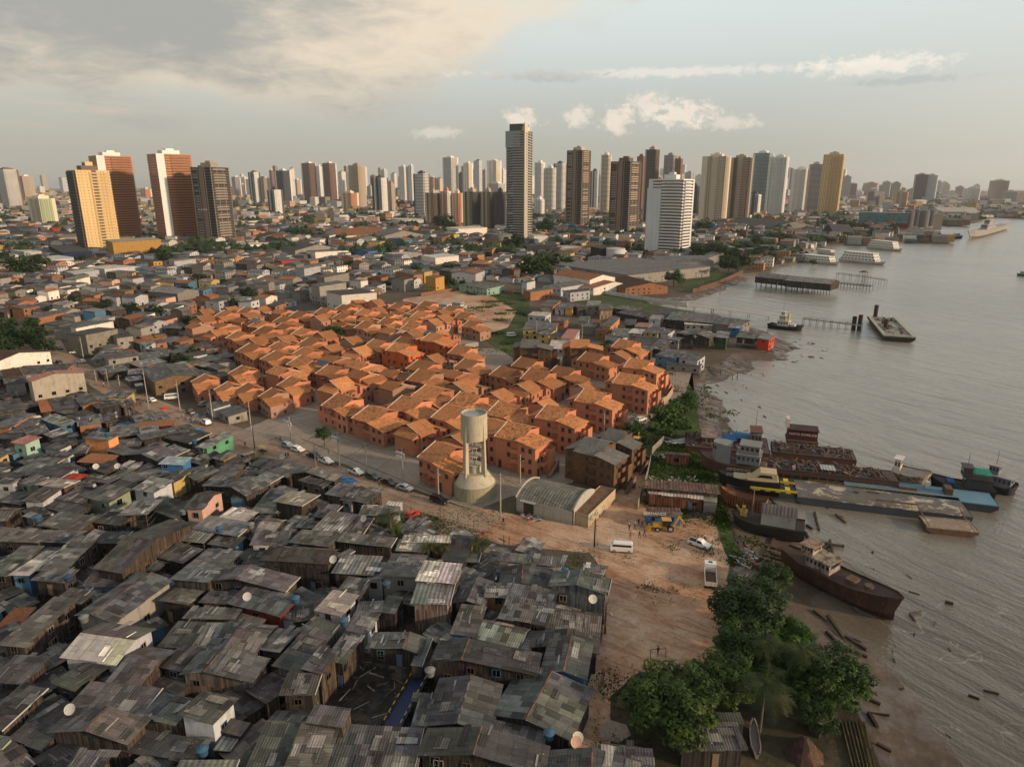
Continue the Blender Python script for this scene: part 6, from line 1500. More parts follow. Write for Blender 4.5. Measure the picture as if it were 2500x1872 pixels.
# town trees: individuals near, woodland far
nt=0
for (X,Y) in BANNED:
    if nt>95 : break
    if Y>1000 or not free(X,Y,1): continue
    nt+=1; r_=rs.uniform(3,5.5); P=thing('tree',None,'tree',(X,Y,0)); o=link('crown',rs.choice(CRF if Y>420 else CRM),P,(0,0,r_*1.1),rs.uniform(0,6),tuple(v*rs.uniform(.6,1) for v in (.8,.85,1))); o.scale=(r_,r_,r_*.9); tr=link('trunk',TRK,P,(0,0,0),0,(.09,.07,.05)); tr.scale=(r_,r_,r_*.9); auto(P,'dark street tree among the roofs','tree',(X,Y,r_),'trees of the old town')
v=[];f=[];cols=[]
for i in range(2600):
    Y=700+ (rs.random()**1.6)*8500; X=rs.uniform(-.85,.85)*Y
    if not inpoly(X,Y,LANDP): continue
    if not free(X,Y,3): continue
    R0=rs.uniform(6,12)*(1+Y/3500); 
    n=9; tone=rs.uniform(0,.5)
    for k in range(n):
        cx=X+rs.gauss(0,.55)*R0;cy=Y+rs.gauss(0,.55)*R0;cz=rs.uniform(2,min(13,R0*.9)); s_=R0*rs.uniform(.3,.55); a=rs.uniform(0,6.28); k0=len(v)
        v+=[(cx+s_*cos(a),cy+s_*sin(a),cz-s_*.3),(cx-s_*sin(a),cy+s_*cos(a),cz-s_*.2),(cx-s_*cos(a),cy-s_*sin(a),cz-s_*.3),(cx+s_*sin(a),cy-s_*cos(a),cz-s_*.2),(cx,cy,cz+s_*.6)]
        for q in ((0,1,4),(1,2,4),(2,3,4),(3,0,4)): f.append(tuple(k0+i_ for i_ in q)); t_=max(0,min(1,tone+rs.uniform(-.1,.2))); cols+=[t_,t_,t_,1]*3
me=bpy.data.meshes.new('distant_trees'); me.from_pydata(v,[],f); me.materials.append(MAT['leaf']); ca=me.color_attributes.new('Col','FLOAT_COLOR','CORNER'); ca.data.foreach_set('color',cols); me.update(); tag(link('distant_trees',me,color=(.9,.95,1)),'dark green trees scattered through the far city','trees',kind='stuff')

# ---------- boats, barges, piers ----------
BR=random.Random(31)
def hullmesh(L,B,H,bow=.3,stern=.9,sheer=.5,depth=1.2,n=16,inner=False,flare=.75):
    """x from stern to bow; top edge at z=H, keel at -depth"""
    m=MB(); S=[]
    for i in range(n+1):
        t=i/n; x=-L/2+L*t
        b=B/2*(stern+(1-stern)*min(1,t/.25)) if t<.25 else (B/2 if t<1-bow else B/2*sqrt(max(0,1-((t-(1-bow))/bow)**2))); b=max(b,.04)
        zt=H+sheer*max(0,(t-.55)/.45)**2*1.6+sheer*.35*max(0,(.25-t)/.25); zk=-depth+max(0,(t-.8)/.2)**2*depth*.9; xr=x+(L*.05*max(0,(t-.8)/.2) )
        S.append([(x,-b*.12,zk),(x,-b*flare,zk+(zt-zk)*.35),(xr,-b,zt),(xr,b,zt),(x,b*flare,zk+(zt-zk)*.35),(x,b*.12,zk)])
    for i in range(n):
        a,b=S[i],S[i+1]
        for k in (0,1,3,4): 
            m.face([a[k],b[k],b[k+1],a[k+1]][::-1],col=(1,1,1) if k in(1,3) else (.6,.5,.45))
        if not inner: m.face([a[2],b[2],b[3],a[3]],mi=1)
        else:
            zi=lambda p,f:(p[0],p[1]*f,p[2]-H*.55); m.face([zi(a[2],.85),zi(b[2],.85),zi(b[3],.85),zi(a[3],.85)],mi=1); m.face([a[2],b[2],zi(b[2],.85),zi(a[2],.85)],mi=1); m.face([zi(a[3],.85),zi(b[3],.85),b[3],a[3]],mi=1)
    m.face([S[0][k] for k in range(6)][::-1]); 
    for sg in (2,3):   # bulwark rail
        for i in range(n): a=S[i][sg];b=S[i+1][sg]; m.bar((a[0],a[1],a[2]+.12),(b[0],b[1],b[2]+.12),.14,.34)
    return m
def place(xa,ya,xb,yb,z):
    a=gp(xa,ya,z);b=gp(xb,yb,z); d=b-a; return (a+b)/2,d.length,atan2(d.y,d.x)
def cabin(P,x0,x1,w,z0,h,col,wins=5,name='cabin',mat='hull',roofc=None,roofw=.3,deckh=True):
    m=MB(); m.box(x0,-w/2,z0,x1,w/2,z0+h); m.build(name,MAT[mat],P,color=col)
    L=x1-x0; wl=MB()
    for sg in (-1,1):
        for i in range(wins):
            x=x0+L*(i+.5)/wins; y=sg*(w/2); wl.box(x-L/wins*.28,min(y,y+sg*.04),z0+h*.45,x+L/wins*.28,max(y,y+sg*.04),z0+h*.8,bottom=True)
    m=MB(); m.box(x1-.0,-w*.35,z0+h*.5,x1+.04,w*.35,z0+h*.82,bottom=True); m.build('windscreen',MAT['glass'],P,color=(.03,.035,.04))
    for i in range(wins):
        for sg in (-1,1):
            x=x0+L*(i+.5)/wins; y=sg*(w/2); m=MB(); m.box(x-L/wins*.28,min(y,y+sg*.04),z0+h*.45,x+L/wins*.28,max(y,y+sg*.04),z0+h*.8,bottom=True); m.build('window',MAT['glass'],P,color=(.03,.035,.04))
    m=MB(); m.box(x0-roofw,-w/2-roofw,z0+h,x1+roofw,w/2+roofw,z0+h+.15,bottom=True); m.build('cabin_roof',MAT[mat],P,color=roofc or col)
def boat(name,label,cat,e,z,B,H,hull,deck,bow=.3,tilt=0,depth=1.2,sheer=.5,hmat='hull',inner=False,stern=.9,zb=None,group=None):
    c,L,a=place(*e,z); P=thing(name,label,cat,(c.x,c.y,(zb if zb is not None else WZ)),a,group); P.rotation_euler=(tilt,0,a)
    hullmesh(L,B,H,bow,stern,sheer,depth,inner=inner).build('hull',[MAT[hmat],MAT['deck']],P,color=hull); return P,L
def mast(P,x,y,z0,z1,r=.08,col=(.12,.1,.09)): m=MB(); m.cyl(x,y,z0,z1,r,r*.6,6); m.build('mast',MAT['dark'],P,color=col)
def rails(P,x0,x1,y,z,n,h=1.0,col=(.12,.1,.08)):
    m=MB(); m.bar((x0,y,z+h),(x1,y,z+h),.06); m.bar((x0,y,z+h*.5),(x1,y,z+h*.5),.05)
    for i in range(n+1): x=x0+(x1-x0)*i/n; m.bar((x,y,z),(x,y,z+h),.06)
    m.build('railing',MAT['dark'],P,color=col)
# rusted wreck
P,L=boat('ship_wreck','rusted wooden-decked ship wreck with peeling white wheelhouse lying on the mud','ship',(1918,1335,2190,1466),2.4,5.4,3.5,(.085,.05,.038),(.1,.07,.06),bow=.42,tilt=.06,zb=-1.4,hmat='rust',sheer=.9,depth=1.0,stern=.45)
for o in P.children: o.color=(.050,.030,.024,1)
cabin(P,-L*.24,-L*.02,3.6,3.5,2.2,(.34,.30,.27),6,mat='rust',roofc=(.30,.27,.2)); cabin(P,-L*.3,-L*.19,2.8,5.8,1.4,(.38,.34,.30),4,name='wheelhouse',mat='rust',roofc=(.3,.2,.15))
m=MB(); m.box(L*.1,-1,3.5,L*.18,1,4.2); m.build('hatch',MAT['rust'],P,color=(.12,.08,.06)); m=MB(); m.cyl(L*.28,0,3.5,4.4,.8,.8,12); m.build('winch',MAT['rust'],P,color=(.12,.09,.07))
LAND.append(('rusted ship wreck',2050,1400))
# cream yacht
P,L=boat('motor_yacht','cream motor yacht with black hull stranded by the striped ramp','yacht',(1905,1166,1760,1150),3.0,4.4,3.2,(.012,.012,.013),(.55,.48,.32),bow=.5,zb=-1.0,tilt=-.05,sheer=.5,depth=1)
m=MB(); m.box(-L*.47,-1.9,3.25,L*.05,1.9,3.75); m.box(L*.05,-1.5,3.25,L*.28,1.5,3.6); m.build('deck_moulding',MAT['plain'],P,color=(.46,.38,.23))
m=MB(); q=[(-L*.45,3.75),(-L*.43,5.6),(-L*.16,5.6),(-L*.02,3.75)]
for sg in (-1,1): f=[(x,sg*1.6,z) for x,z in q]; m.face(f if sg<0 else f[::-1])
for i in range(4): a=q[i];b=q[(i+1)%4]; m.face([(a[0],1.6,a[1]),(b[0],1.6,b[1]),(b[0],-1.6,b[1]),(a[0],-1.6,a[1])])
m.build('cabin',MAT['plain'],P,color=(.46,.38,.23)); 
for sg in (-1,1): m=MB(); f=[(-L*.37,sg*1.63,4.3),(-L*.34,sg*1.63,5.05),(-L*.17,sg*1.63,5.05),(-L*.10,sg*1.63,4.3)]; m.face(f if sg<0 else f[::-1]); m.build('window',MAT['glass'],P,color=(.015,.015,.02))
mast(P,-L*.25,0,5.6,7.6,.06,(.5,.45,.3)); rails(P,0,L*.4,1.5,3.7,6,.8,(.4,.36,.28)); rails(P,0,L*.4,-1.5,3.7,6,.8,(.4,.36,.28))
# grey workboat with rounded wheelhouse
P,L=boat('workboat','grey workboat with rounded wheelhouse and rusty hull behind the cream yacht','boat',(1868,1135,1716,1112),3.0,6.4,3.6,(.12,.07,.055),(.2,.2,.2),bow=.3,zb=-.9,sheer=.9,depth=1)
m=MB(); m.cyl(0,0,0,5.0,2.3,2.2,18); m.build('wheelhouse',MAT['hull'],P,loc=(L*.2,0,3.6),color=(.21,.22,.22)); m=MB(); m.box(L*.04,-2.25,3.6,L*.2,2.25,8.4); m.build('cabin',MAT['hull'],P,color=(.21,.22,.22))
for i in range(5): a=-.9+i*.45; m=MB(); m.box(-.3,-.04,0,.3,.04,.8,bottom=True); o=m.build('window',MAT['glass'],P,color=(.02,.02,.025)); o.location=(L*.2+2.28*cos(a),2.28*sin(a),7.0); o.rotation_euler=(0,0,a+pi/2)
cabin(P,-L*.42,-L*.06,5.0,4.2,2.4,(.20,.21,.22),5); cabin(P,-L*.40,-L*.1,4.2,6.8,2.2,(.20,.19,.18),4,name='upper_cabin')
# long rusty scrap barges
def barge(name,label,A,Bp,C,zd,H,hull,deck,dcol,mat='deck',zb=None,ends=True):
    a=gp(*A,zd);b=gp(*Bp,zd);c=gp(*C,zd); e=b-a; ang=atan2(e.y,e.x); ux=Vector((cos(ang),sin(ang),0)); uy=Vector((-ux.y,ux.x,0)); L=e.length; W=max(4,abs((c-b).dot(uy))); cen=(a+b)/2+uy*W/2
    P=thing(name,label,'barge',(cen.x,cen.y,zd-H),ang); m=MB(); r=1.6
    prof=[(-L/2,H),(-L/2,H*.55),(-L/2+r,0),(L/2-r,0),(L/2,H*.55),(L/2,H)]
    for sg in (-1,1): f=[(x,sg*W/2,z) for x,z in prof]; m.face(f if sg<0 else f[::-1],uv=[(p[0],p[2]) for p in f] if sg<0 else None)
    for i in range(5): p=prof[i];q=prof[i+1]; m.face([(p[0],-W/2,p[1]),(p[0],W/2,p[1]),(q[0],W/2,q[1]),(q[0],-W/2,q[1])])
    m.build('hull',MAT[hull],P,color=dcol[0]); m=MB(); m.face([(-L/2+.15,-W/2+.15,H+.02),(L/2-.15,-W/2+.15,H+.02),(L/2-.15,W/2-.15,H+.02),(-L/2+.15,W/2-.15,H+.02)]); m.bar((-L/2,-W/2,H),(L/2,-W/2,H),.2,.25); m.bar((-L/2,W/2,H),(L/2,W/2,H),.2,.25); m.build('deck',deck,P,color=dcol[1]); return P,L,W
t=NT('scoured barge deck'); nn=t.noise(.22,6,t.tc(),.72,.6); n2=t.noise(1.2,4,t.tc(),.7); o=t.oi(); t.pbr(t.mix(t.step(nn,.54,.62),mul(t,mul(t,o['Color'],t.attr()),gray(t,t.math('MULTIPLY_ADD',n2,1.2,.4))),(.42,.36,.27)),.8,normal=t.bump(n2,.2)); MAT['scour']=t.m
t=NT('faded blue deck'); nn=t.noise(.5,6,t.tc(),.75); n2=t.noise(.12,3,t.tc(),.6); o=t.oi(); t.pbr(t.mix(t.step(nn,.62,.72),mul(t,o['Color'],gray(t,t.math('MULTIPLY_ADD',n2,1.0,.5))),(.13,.09,.07)),.7); MAT['blued']=t.m
P,L,W=barge('deck_barge','long grey deck barge with chalky white patches and yellow rails',(1946,1212),(2376,1262),(2346,1216),0,2.1,'hull',MAT['scour'],((.045,.055,.07),(.11,.105,.10)))
rails(P,-L*.42,L*.3,-W/2+.8,2.1,22,.9,(.30,.22,.04)); rails(P,-L*.4,L*.28,W/2-.8,2.1,18,.9,(.30,.22,.04))
m=MB(); m.box(-L*.02,-W*.22,2.1,L*.22,-W*.17,2.4); m.box(-L*.14,W*.1,2.1,-L*.11,W*.14,2.5); m.box(-L*.05,W*.2,2.1,L*.02,W*.24,2.4); m.build('deck_beams',MAT['rust'],P,color=(.1,.07,.06))
for sg in (-1,1):
    m=MB(); y0=sg*W*.26; 
    for i in range(9): m.box(-L/2-10.5+i*1.15,y0-1.8,2.3-.02*i*0,-L/2-10.5+i*1.15+1.13,y0+1.8,2.5,col=(.55,.42,.05) if i%2 or abs(i)<2 else (.02,.02,.02),bottom=True)
    m.bar((-L/2-10.5,y0-1.8,2.9),(-L/2,y0-1.8,2.9),.15,.5,col=(.55,.42,.04)); m.build('ramp',MAT['deck'],P)
P,L,W=barge('deck_barge','faded blue deck barge moored behind the long grey one',(2062,1188),(2440,1236),(2425,1206),0,2.0,'hull',MAT['blued'],((.04,.045,.05),(.10,.20,.27)))
m=MB(); m.box(L*.18,-W*.1,2.0,L*.23,W*.3,3.6); m.build('deck_housing',MAT['rust'],P,color=(.10,.06,.05)); m=MB(); m.box(-L*.12,-.6,2.0,L*.0,.4,2.5); m.build('spar_pile',MAT['rust'],P,color=(.09,.07,.06)); m=MB(); m.box(L*.07,W*.3,2.0,L*.095,W*.42,3.6); m.build('crate',MAT['plain'],P,color=(.5,.48,.42)); rails(P,-L*.46,L*.1,-W/2+.4,2.0,18,.9,(.28,.2,.05))
P,L,W=barge('deck_barge','small rusty flat barge with leaning gangway beside the long grey barge',(2262,1286),(2391,1299),(2372,1272),-.4,1.5,'rust',MAT['scour'],((.13,.07,.05),(.24,.19,.14)))
for x in (-L*.42,L*.42): m=MB(); m.bar((x,W*.4,1.5),(x-1.5,W*.6,4.2),.12); m.bar((x,-W*.4,1.5),(x-1.5,W*.6,4.2),.1); m.build('gangway',MAT['rust'],P,color=(.15,.1,.07))
SCC=[(.09,.05,.035),(.05,.042,.038),(.16,.15,.135),(.06,.08,.13),(.15,.09,.04),(.03,.026,.025),(.08,.05,.04),(.06,.05,.045),(.25,.23,.21)]
def scrap(P,x0,x1,y0,y1,z,n,name='scrap_heap',big_=1.0,kind='stuff',seed=1):
    r=random.Random(seed); m=MB()
    for i in range(n):
        x,y=r.uniform(x0,x1),r.uniform(y0,y1); c=r.choice(SCC)
        if r.random()<.6: a=r.uniform(0,pi); l=r.uniform(.6,2.4)*big_; m.bar((x-cos(a)*l/2,y-sin(a)*l/2,z+r.uniform(0,.9)),(x+cos(a)*l/2,y+sin(a)*l/2,z+r.uniform(0,1.2)),r.uniform(.06,.25),col=c)
        else: s=r.uniform(.25,.9)*big_; m.box(-s/2,-s/2,0,s/2,s/2,s*r.uniform(.4,1.2),M=TR(x,y,z,r.uniform(0,3)),col=c)
    o=m.build(name,MAT['rust'],P); o['kind']='stuff'; return o
P,L,W=barge('scrap_barge','long rusted barge heaped with scrap in front of the blue deck',(1860,1140),(2196,1176),(2180,1150),1.4,3.4,'rust',MAT['deck'],((.075,.045,.036),(.06,.05,.045)))
scrap(P,-L*.48,L*.42,-W*.42,W*.42,3.4,330,seed=3)
for i in range(14): m=MB(); x=-L*.45+i*L*.065; m.box(x,-W/2-.06,1.3,x+L*.045,-W/2+.02,2.2,bottom=True); m.build('side_opening',MAT['dark'],P,color=(.008,.007,.006))
m=MB(); m.box(-L*.06,-W*.45,4.3,L*.05,W*.05,4.42,bottom=True); m.build('sheet_cover',MAT['metal'],P,color=(.3,.32,.33,.3))
P,L,W=barge('scrap_barge','second rusted barge of scrap next to the red brown bar boat',(1885,1102),(2092,1124),(2080,1098),1.2,3.0,'rust',MAT['deck'],((.10,.05,.038),(.07,.055,.05)))
scrap(P,-L*.45,L*.47,-W*.4,W*.4,3.0,190,seed=5)
P,L,W=barge('scrap_barge','rust red barge with blue sheets nearest the embankment',(1672,1088),(1880,1108),(1872,1072),1.4,3.0,'rust',MAT['deck'],((.10,.04,.03),(.07,.05,.045)))
scrap(P,-L*.45,L*.45,-W*.4,W*.4,3.0,200,seed=7)
cabin(P,-L*.3,-L*.08,W*.6,3.0,2.2,(.25,.2,.18),4,mat='rust'); cabin(P,L*.28,L*.4,W*.45,3.0,4.6,(.2,.19,.18),3,mat='rust',roofc=(.12,.06,.05),name='bridge_tower'); mast(P,L*.33,0,7.6,13)
for x,y in ((-L*.02,0),(L*.2,W*.2)): m=MB(); m.face([(x-3,y-2,4.6),(x+3,y-2,4.2),(x+3,y+2,4.9),(x-3,y+2,5.0)]); m.face([(x-3,y+2,4.98),(x+3,y+2,4.88),(x+3,y-2,4.18),(x-3,y-2,4.58)]); m.build('tarpaulin',MAT['cloth'],P,color=(.05,.13,.28))
# bar boat with the fuel post lettering
P,L,W=barge('floating_post','floating post with dark red lettered front at the end of the scrap barges',(1920,1074),(1998,1082),(1996,1066),.6,1.4,'rust',MAT['deck'],((.10,.05,.04),(.12,.08,.07)))
m=MB(); m.box(-L*.47,-W*.35,1.4,L*.47,W*.4,4.4); m.build('wall',MAT['hull'],P,color=(.075,.02,.025)); m=MB(); m.box(-L*.5,-W*.42,4.4,L*.5,W*.5,4.6,bottom=True); m.build('roof',MAT['metal'],P,color=(.05,.03,.03,.2)); m=MB(); m.box(-L*.55,-W*.2,4.6,-L*.44,W*.3,7.2); m.build('sign_post_box',MAT['plain'],P,color=(.6,.5,.45))
def text3(P,s,x,y,z,size,col,rz=0,rx=pi/2,name='lettering'):
    c=bpy.data.curves.new(name,'FONT'); c.body=s; c.size=size; c.align_x='CENTER'; c.align_y='CENTER'; c.extrude=.02; tmp=bpy.data.objects.new('t',c); COL.objects.link(tmp); dg=bpy.context.evaluated_depsgraph_get(); me=bpy.data.meshes.new_from_object(tmp.evaluated_get(dg)); bpy.data.objects.remove(tmp)
    me.materials.clear(); me.materials.append(MAT['letters']); o=link(name,me,P); o.location=(x,y,z); o.rotation_euler=(rx,0,rz); o.color=tuple(col)+(1,); return o
t=NT('sign lettering'); t.pbr(t.oi()['Color'],.7); MAT['letters']=t.m
W_,D_,H_=TWD['unfini']; text3(CT,'99140-3530',-W_*.12,-D_/2-.35,H_*.47,3.0,(.75,.73,.68))
text3(P,'POSTO DORELICE',0,-W*.35-.06,3.2,.9,(.75,.62,.58))
LAND.append(('lettered floating post',1957,1060))
# tugs
P,L=boat('tugboat','black tug with green awning at the end of the scrap barges','tug',(2428,1186,2276,1166),.6,6.0,1.6,(.015,.016,.018),(.05,.05,.05),bow=.3,sheer=.9,zb=WZ+.1)
cabin(P,-L*.42,-L*.02,4.2,1.7,2.4,(.05,.05,.055),5,roofc=(.03,.03,.03)); m=MB(); m.box(-L*.40,-2.3,5.5,-L*.12,2.3,5.7,bottom=True); m.build('awning',MAT['metal'],P,color=(.02,.22,.16,.1)); cabin(P,-L*.1,L*.04,3,4.2,2.4,(.06,.06,.065),3,name='wheelhouse'); mast(P,-L*.03,0,6.6,10)
m=MB(); m.box(-L*.08+L*.22,-1.2,1.9,L*.26,1.2,2.5); m.build('tarpaulin',MAT['cloth'],P,color=(.04,.12,.3))
P,L=boat('tugboat','grey tug with white wheelhouse roof farthest out in the river','tug',(2402,1165,2482,1186),.4,6.0,1.4,(.02,.022,.026),(.2,.2,.2),bow=.2,sheer=.5,zb=WZ+.1)
cabin(P,-L*.3,L*.38,4.2,1.5,2.5,(.17,.19,.22),5,roofc=(.3,.3,.29)); cabin(P,-L*.35,-L*.05,3.4,4.15,2.2,(.18,.2,.23),3,name='wheelhouse',roofc=(.3,.3,.29)); mast(P,-L*.2,0,6.3,10)
P,L=boat('river_boat','long pale decked river boat at the outer end of the scrap barge','boat',(2180,1140,2270,1160),1.6,6.5,3.0,(.38,.32,.25),(.2,.22,.25),bow=.35,sheer=.6,zb=WZ+.1,hmat='rust')
for o in P.children: o.color=(.30,.26,.22,1)
rails(P,-L*.45,L*.3,2.6,3.0,10,1.1,(.25,.25,.25)); cabin(P,-L*.45,-L*.28,3,3.0,3.2,(.55,.5,.46),2,name='wheelhouse')
# open wooden hulls and the house barge
P,L=boat('wooden_boat','brown open wooden boat propped on the mud in front of the sheds','boat',(1872,1228,1762,1205),1.6,4.2,2.6,(.13,.07,.04),(.12,.08,.05),bow=.45,inner=True,zb=-.6,tilt=.1,sheer=.7,hmat='wood'); 
for o in P.children: o.color=(.20,.10,.055,1)
P,L=boat('wooden_boat','low black hull lying between the yacht and the brown boat','boat',(1835,1203,1775,1193),1.0,3,1.6,(.02,.018,.016),(.03,.03,.03),bow=.4,inner=True,zb=-.6)
P,L=boat('house_barge','old dark hull carrying a white rusty cabin beside the log pile','boat',(1965,1287,1795,1258),1.2,6.2,2.2,(.03,.026,.022),(.1,.08,.07),bow=.25,zb=-1.0,sheer=.5)
m=MB(); m.box(-L*.36,-2.3,2.3,L*.12,2.3,5.0); m.build('cabin',MAT['hull'],P,color=(.36,.35,.32)); m=MB()
for i in range(8):
    y0=-2.5+5*i/8;y1=-2.5+5*(i+1)/8; zz=lambda y:5.0+1.0*(1-(y/2.5)**2); m.face([(-L*.38,y0,zz(y0)),(L*.13,y0,zz(y0)),(L*.13,y1,zz(y1)),(-L*.38,y1,zz(y1))][::1])
m.build('cabin_roof',MAT['metal'],P,color=(.09,.08,.08,.2)); mast(P,L*.26,0,2.3,9,.16,(.2,.15,.12))
m=MB(); m.box(L*.33,-1.2,2.4,L*.43,.6,3.6,col=(1,1,1)); m.box(L*.36,-.9,3.6,L*.41,.3,4.6,col=(.8,.8,.8)); m.bar((L*.43,-.3,3.4),(L*.5,-.3,4.6),.3); m.build('deck_engine',MAT['deck'],P,color=(.50,.32,.10))
P,L=boat('canoe','narrow white canoe with red floor among the riverside trees','canoe',(1848,1846,1838,1772),.5,1.15,.5,(.22,.19,.18),(.2,.05,.05),bow=.45,stern=.5,inner=True,zb=.1,depth=.1)
# piers and the outer tug
def pier(name,label,pts,z,w,post=4.5,col=(.19,.165,.13),rail=True,deckmat='wood',gl=-4,cat='pier'):
    Q=[gp(x,y,z) for x,y in pts]; P=thing(name,label,cat,(Q[0].x,Q[0].y,0)); o=Q[0]; m=MB()
    for a,b in zip(Q,Q[1:]): m.bar((a.x-o.x,a.y-o.y,z),(b.x-o.x,b.y-o.y,z),w,.2)
    m.build('deck',MAT[deckmat],P,color=col)
    pm=MB(); pm.cyl(0,0,gl-z,.9 if rail else 0,.13,.11,6); me=pm.mesh('pile',MAT['wood'])
    for a,b in zip(Q,Q[1:]):
        n=max(1,int((b-a).length/post)); nn=Vector((-(b-a).y,(b-a).x,0)).normalized()
        for i in range(n+1):
            p=a.lerp(b,i/n)
            for sg in (-1,1): link('pile',me,P,(p.x-o.x+nn.x*sg*(w/2+.15),p.y-o.y+nn.y*sg*(w/2+.15),z),0,(.06,.05,.042))
        if rail:
            rm=MB()
            for sg in (-1,1): rm.bar((a.x-o.x+nn.x*sg*w/2,a.y-o.y+nn.y*sg*w/2,z+.9),(b.x-o.x+nn.x*sg*w/2,b.y-o.y+nn.y*sg*w/2,z+.9),.07)
            rm.build('handrail',MAT['wood'],P,color=(.1,.085,.07))
    return P
pier('walkway','pale concrete walkway running out over the marsh',[(1651,744),(1740,753),(1875,770)],.9,2.2,9,(.42,.37,.30),False,'concrete')
pier('jetty','timber jetty on piles between tug and platform barge',[(1962,778),(2030,786),(2104,795)],1.2,2.6,3.5)
pier('jetty','timber jetty running out from the stilt restaurant',[(2045,668),(2110,676),(2163,684)],2,2.2,5)
pier('jetty','low plank ramp on the mud below the blue stilt house',[(1738,893),(1795,912)],.6,2.2,6,rail=False)
b=gp(2108,674,2); P=thing('pier_pavilion','small roofed pavilion on the restaurant jetty','pavilion',(b.x,b.y,2)); m=MB()
for x in (-2,2):
    for y in (-2,2): m.bar((x,y,-5),(x,y,3),.2)
m.build('frame',MAT['wood'],P,color=(.08,.07,.06)); m=MB()
for k in range(4): a=k*pi/2+pi/4; m.face([(4*cos(a),4*sin(a),3),(4*cos(a+pi/2),4*sin(a+pi/2),3),(0,0,4.6)])
m.build('roof',MAT['roof'],P,color=(.07,.065,.06,.3))
P=pier('log_dock','dense timber pile dock beside the stilt restaurant',[(2035,690),(2128,699)],1.0,5,2.2,(.10,.085,.065),True)
P,L=boat('tugboat','black and white tug with tall bridge and yellow funnel at the marsh walkway','tug',(1878,788,1958,797),.5,6.5,1.6,(.016,.016,.018),(.1,.1,.09),bow=.25,zb=WZ+.1,sheer=.7)
cabin(P,-L*.22,L*.12,4.4,1.7,2.6,(.55,.53,.48),4); cabin(P,-L*.18,L*.02,3.4,4.5,2.4,(.55,.53,.48),3,name='bridge'); cabin(P,-L*.14,-L*.03,2.4,7.0,2.0,(.5,.48,.42),2,name='wheelhouse'); mast(P,-L*.1,0,9,15); m=MB(); m.cyl(L*.08,0,4.3,8.2,.7,.6,10); m.build('funnel',MAT['plain'],P,color=(.5,.36,.14)); m=MB(); m.box(L*.16,-1.6,1.7,L*.3,1.6,3.0); m.build('engine_hatch',MAT['hull'],P,color=(.5,.48,.44))
for i in range(4): m=MB(); m.cyl(0,0,0,.4,.55,.55,10); o=m.build('fender',MAT['dark'],P,color=(.012,.012,.012)); o.rotation_euler=(pi/2,0,0); o.location=(-L*.48+.3*i,-2.6+i*1.5,2.0)
P,L,W=barge('platform_barge','pale decked platform barge with tangled machinery moored to dolphins',(2156,820),(2236,825),(2198,777),.6,2.3,'hull',MAT['scour'],((.02,.02,.018),(.20,.22,.20)))
m=MB(); 
for s_ in ((-L/2,-W/2,-L/2+1.4,W/2),(L/2-1.4,-W/2,L/2,W/2)): m.box(s_[0],s_[1],2.32,s_[2],s_[3],2.9)
m.box(-L/2+1.41,-W/2,2.32,L/2-1.41,-W/2+1.2,2.9); m.build('coaming',MAT['scour'],P,color=(.35,.33,.26)); scrap(P,-L*.35,L*.35,-W*.4,W*.4,2.3,70,'machinery',1.6,seed=9); mast(P,-L*.1,W*.3,2.3,8)
for x,y,h in ((2135,784,9),(2083,805,7),(2160,812,7),(2097,806,8)):
    b=gp(x,y,WZ); P=thing('mooring_dolphin',None,'dolphin',(b.x,b.y,WZ),0,'mooring dolphins'); m=MB(); m.cyl(0,0,-3,h,1.1,1.1,8); m.build('pile',MAT['wood'],P,color=(.05,.04,.035)); auto(P,'dark timber mooring dolphin','dolphin',(b.x,b.y,3),'mooring dolphins')
# stilt restaurant
def hall(label,A,B_,C,z,h,rc,wc):
    a=gp(*A,z+h);b=gp(*B_,z+h);c=gp(*C,z+h); e_=(b-a).normalized(); n_=Vector((-e_.y,e_.x,0)); c=b+n_*min(19,abs((c-b).dot(n_))); n0=len(AUTO); P=shack(a,b,c,h,'y50',rc,wc,base=0,cat='building',group='waterfront halls',fancy=False,gz=z); del AUTO[n0:]; P['label']=label; P.name='stilt_hall'; W=(b-a).length; D=abs((c-b).length)
    pm=MB(); pm.cyl(0,0,-z-4,0,.2,.2,6); me=pm.mesh('stilt',MAT['wood'])
    for i in range(int(W/4)+1):
        for y in (-D*.35,0,): link('stilt',me,P,(-W/2+.5+4*i,y,0),0,(.05,.04,.035))
    return P
hall('long grey roofed stilt restaurant over the mudflat',(1842,676),(1975,690),(1985,666),1.6,4.2,'g','o'); hall('pale roofed end hall of the stilt restaurant',(1915,684),(2030,694),(2047,664),1.7,4.6,'l','o')
# ferries and far ships
def ferry(label,e,decks,B=9,hull=(.5,.5,.48)):
    P,L=boat('passenger_ferry',label,'ferry',e,1,B,2.2,hull,(.5,.5,.48),bow=.18,zb=WZ+.1,hmat='hull',stern=.95)
    for d_ in range(decks): k=1-.08*d_; cabin(P,-L*.46*k,L*.36*k,B*.9,2.2+2.7*d_,2.5,(.66,.65,.61),10 if L>20 else 5,name='deck_house',mat='plain')
    mast(P,L*.2,0,2.2+2.7*decks,2.2+2.7*decks+4); return P
ferry('white two deck ferry moored left of the two big ones',(1956,631,2046,640),2); ferry('white three deck ferry in the middle of the moored ferries',(2054,630,2158,640),3); ferry('white ferry moored nearest the silos',(2122,600,2200,608),3); ferry('small white ferry close to the park trees',(1950,604,1990,607),2,7); ferry('small white boat with blue trim by the restaurant quay',(2000,612,2038,616),1,6); ferry('white river boat tied at the round thatched restaurant',(1945,596,1982,598),2,6)
P,L=boat('warship','grey warship with tall superstructure moored at the far quay','warship',(2452,552,2368,574),4,16,9,(.30,.29,.27),(.2,.2,.2),bow=.3,zb=WZ,sheer=2,depth=2)
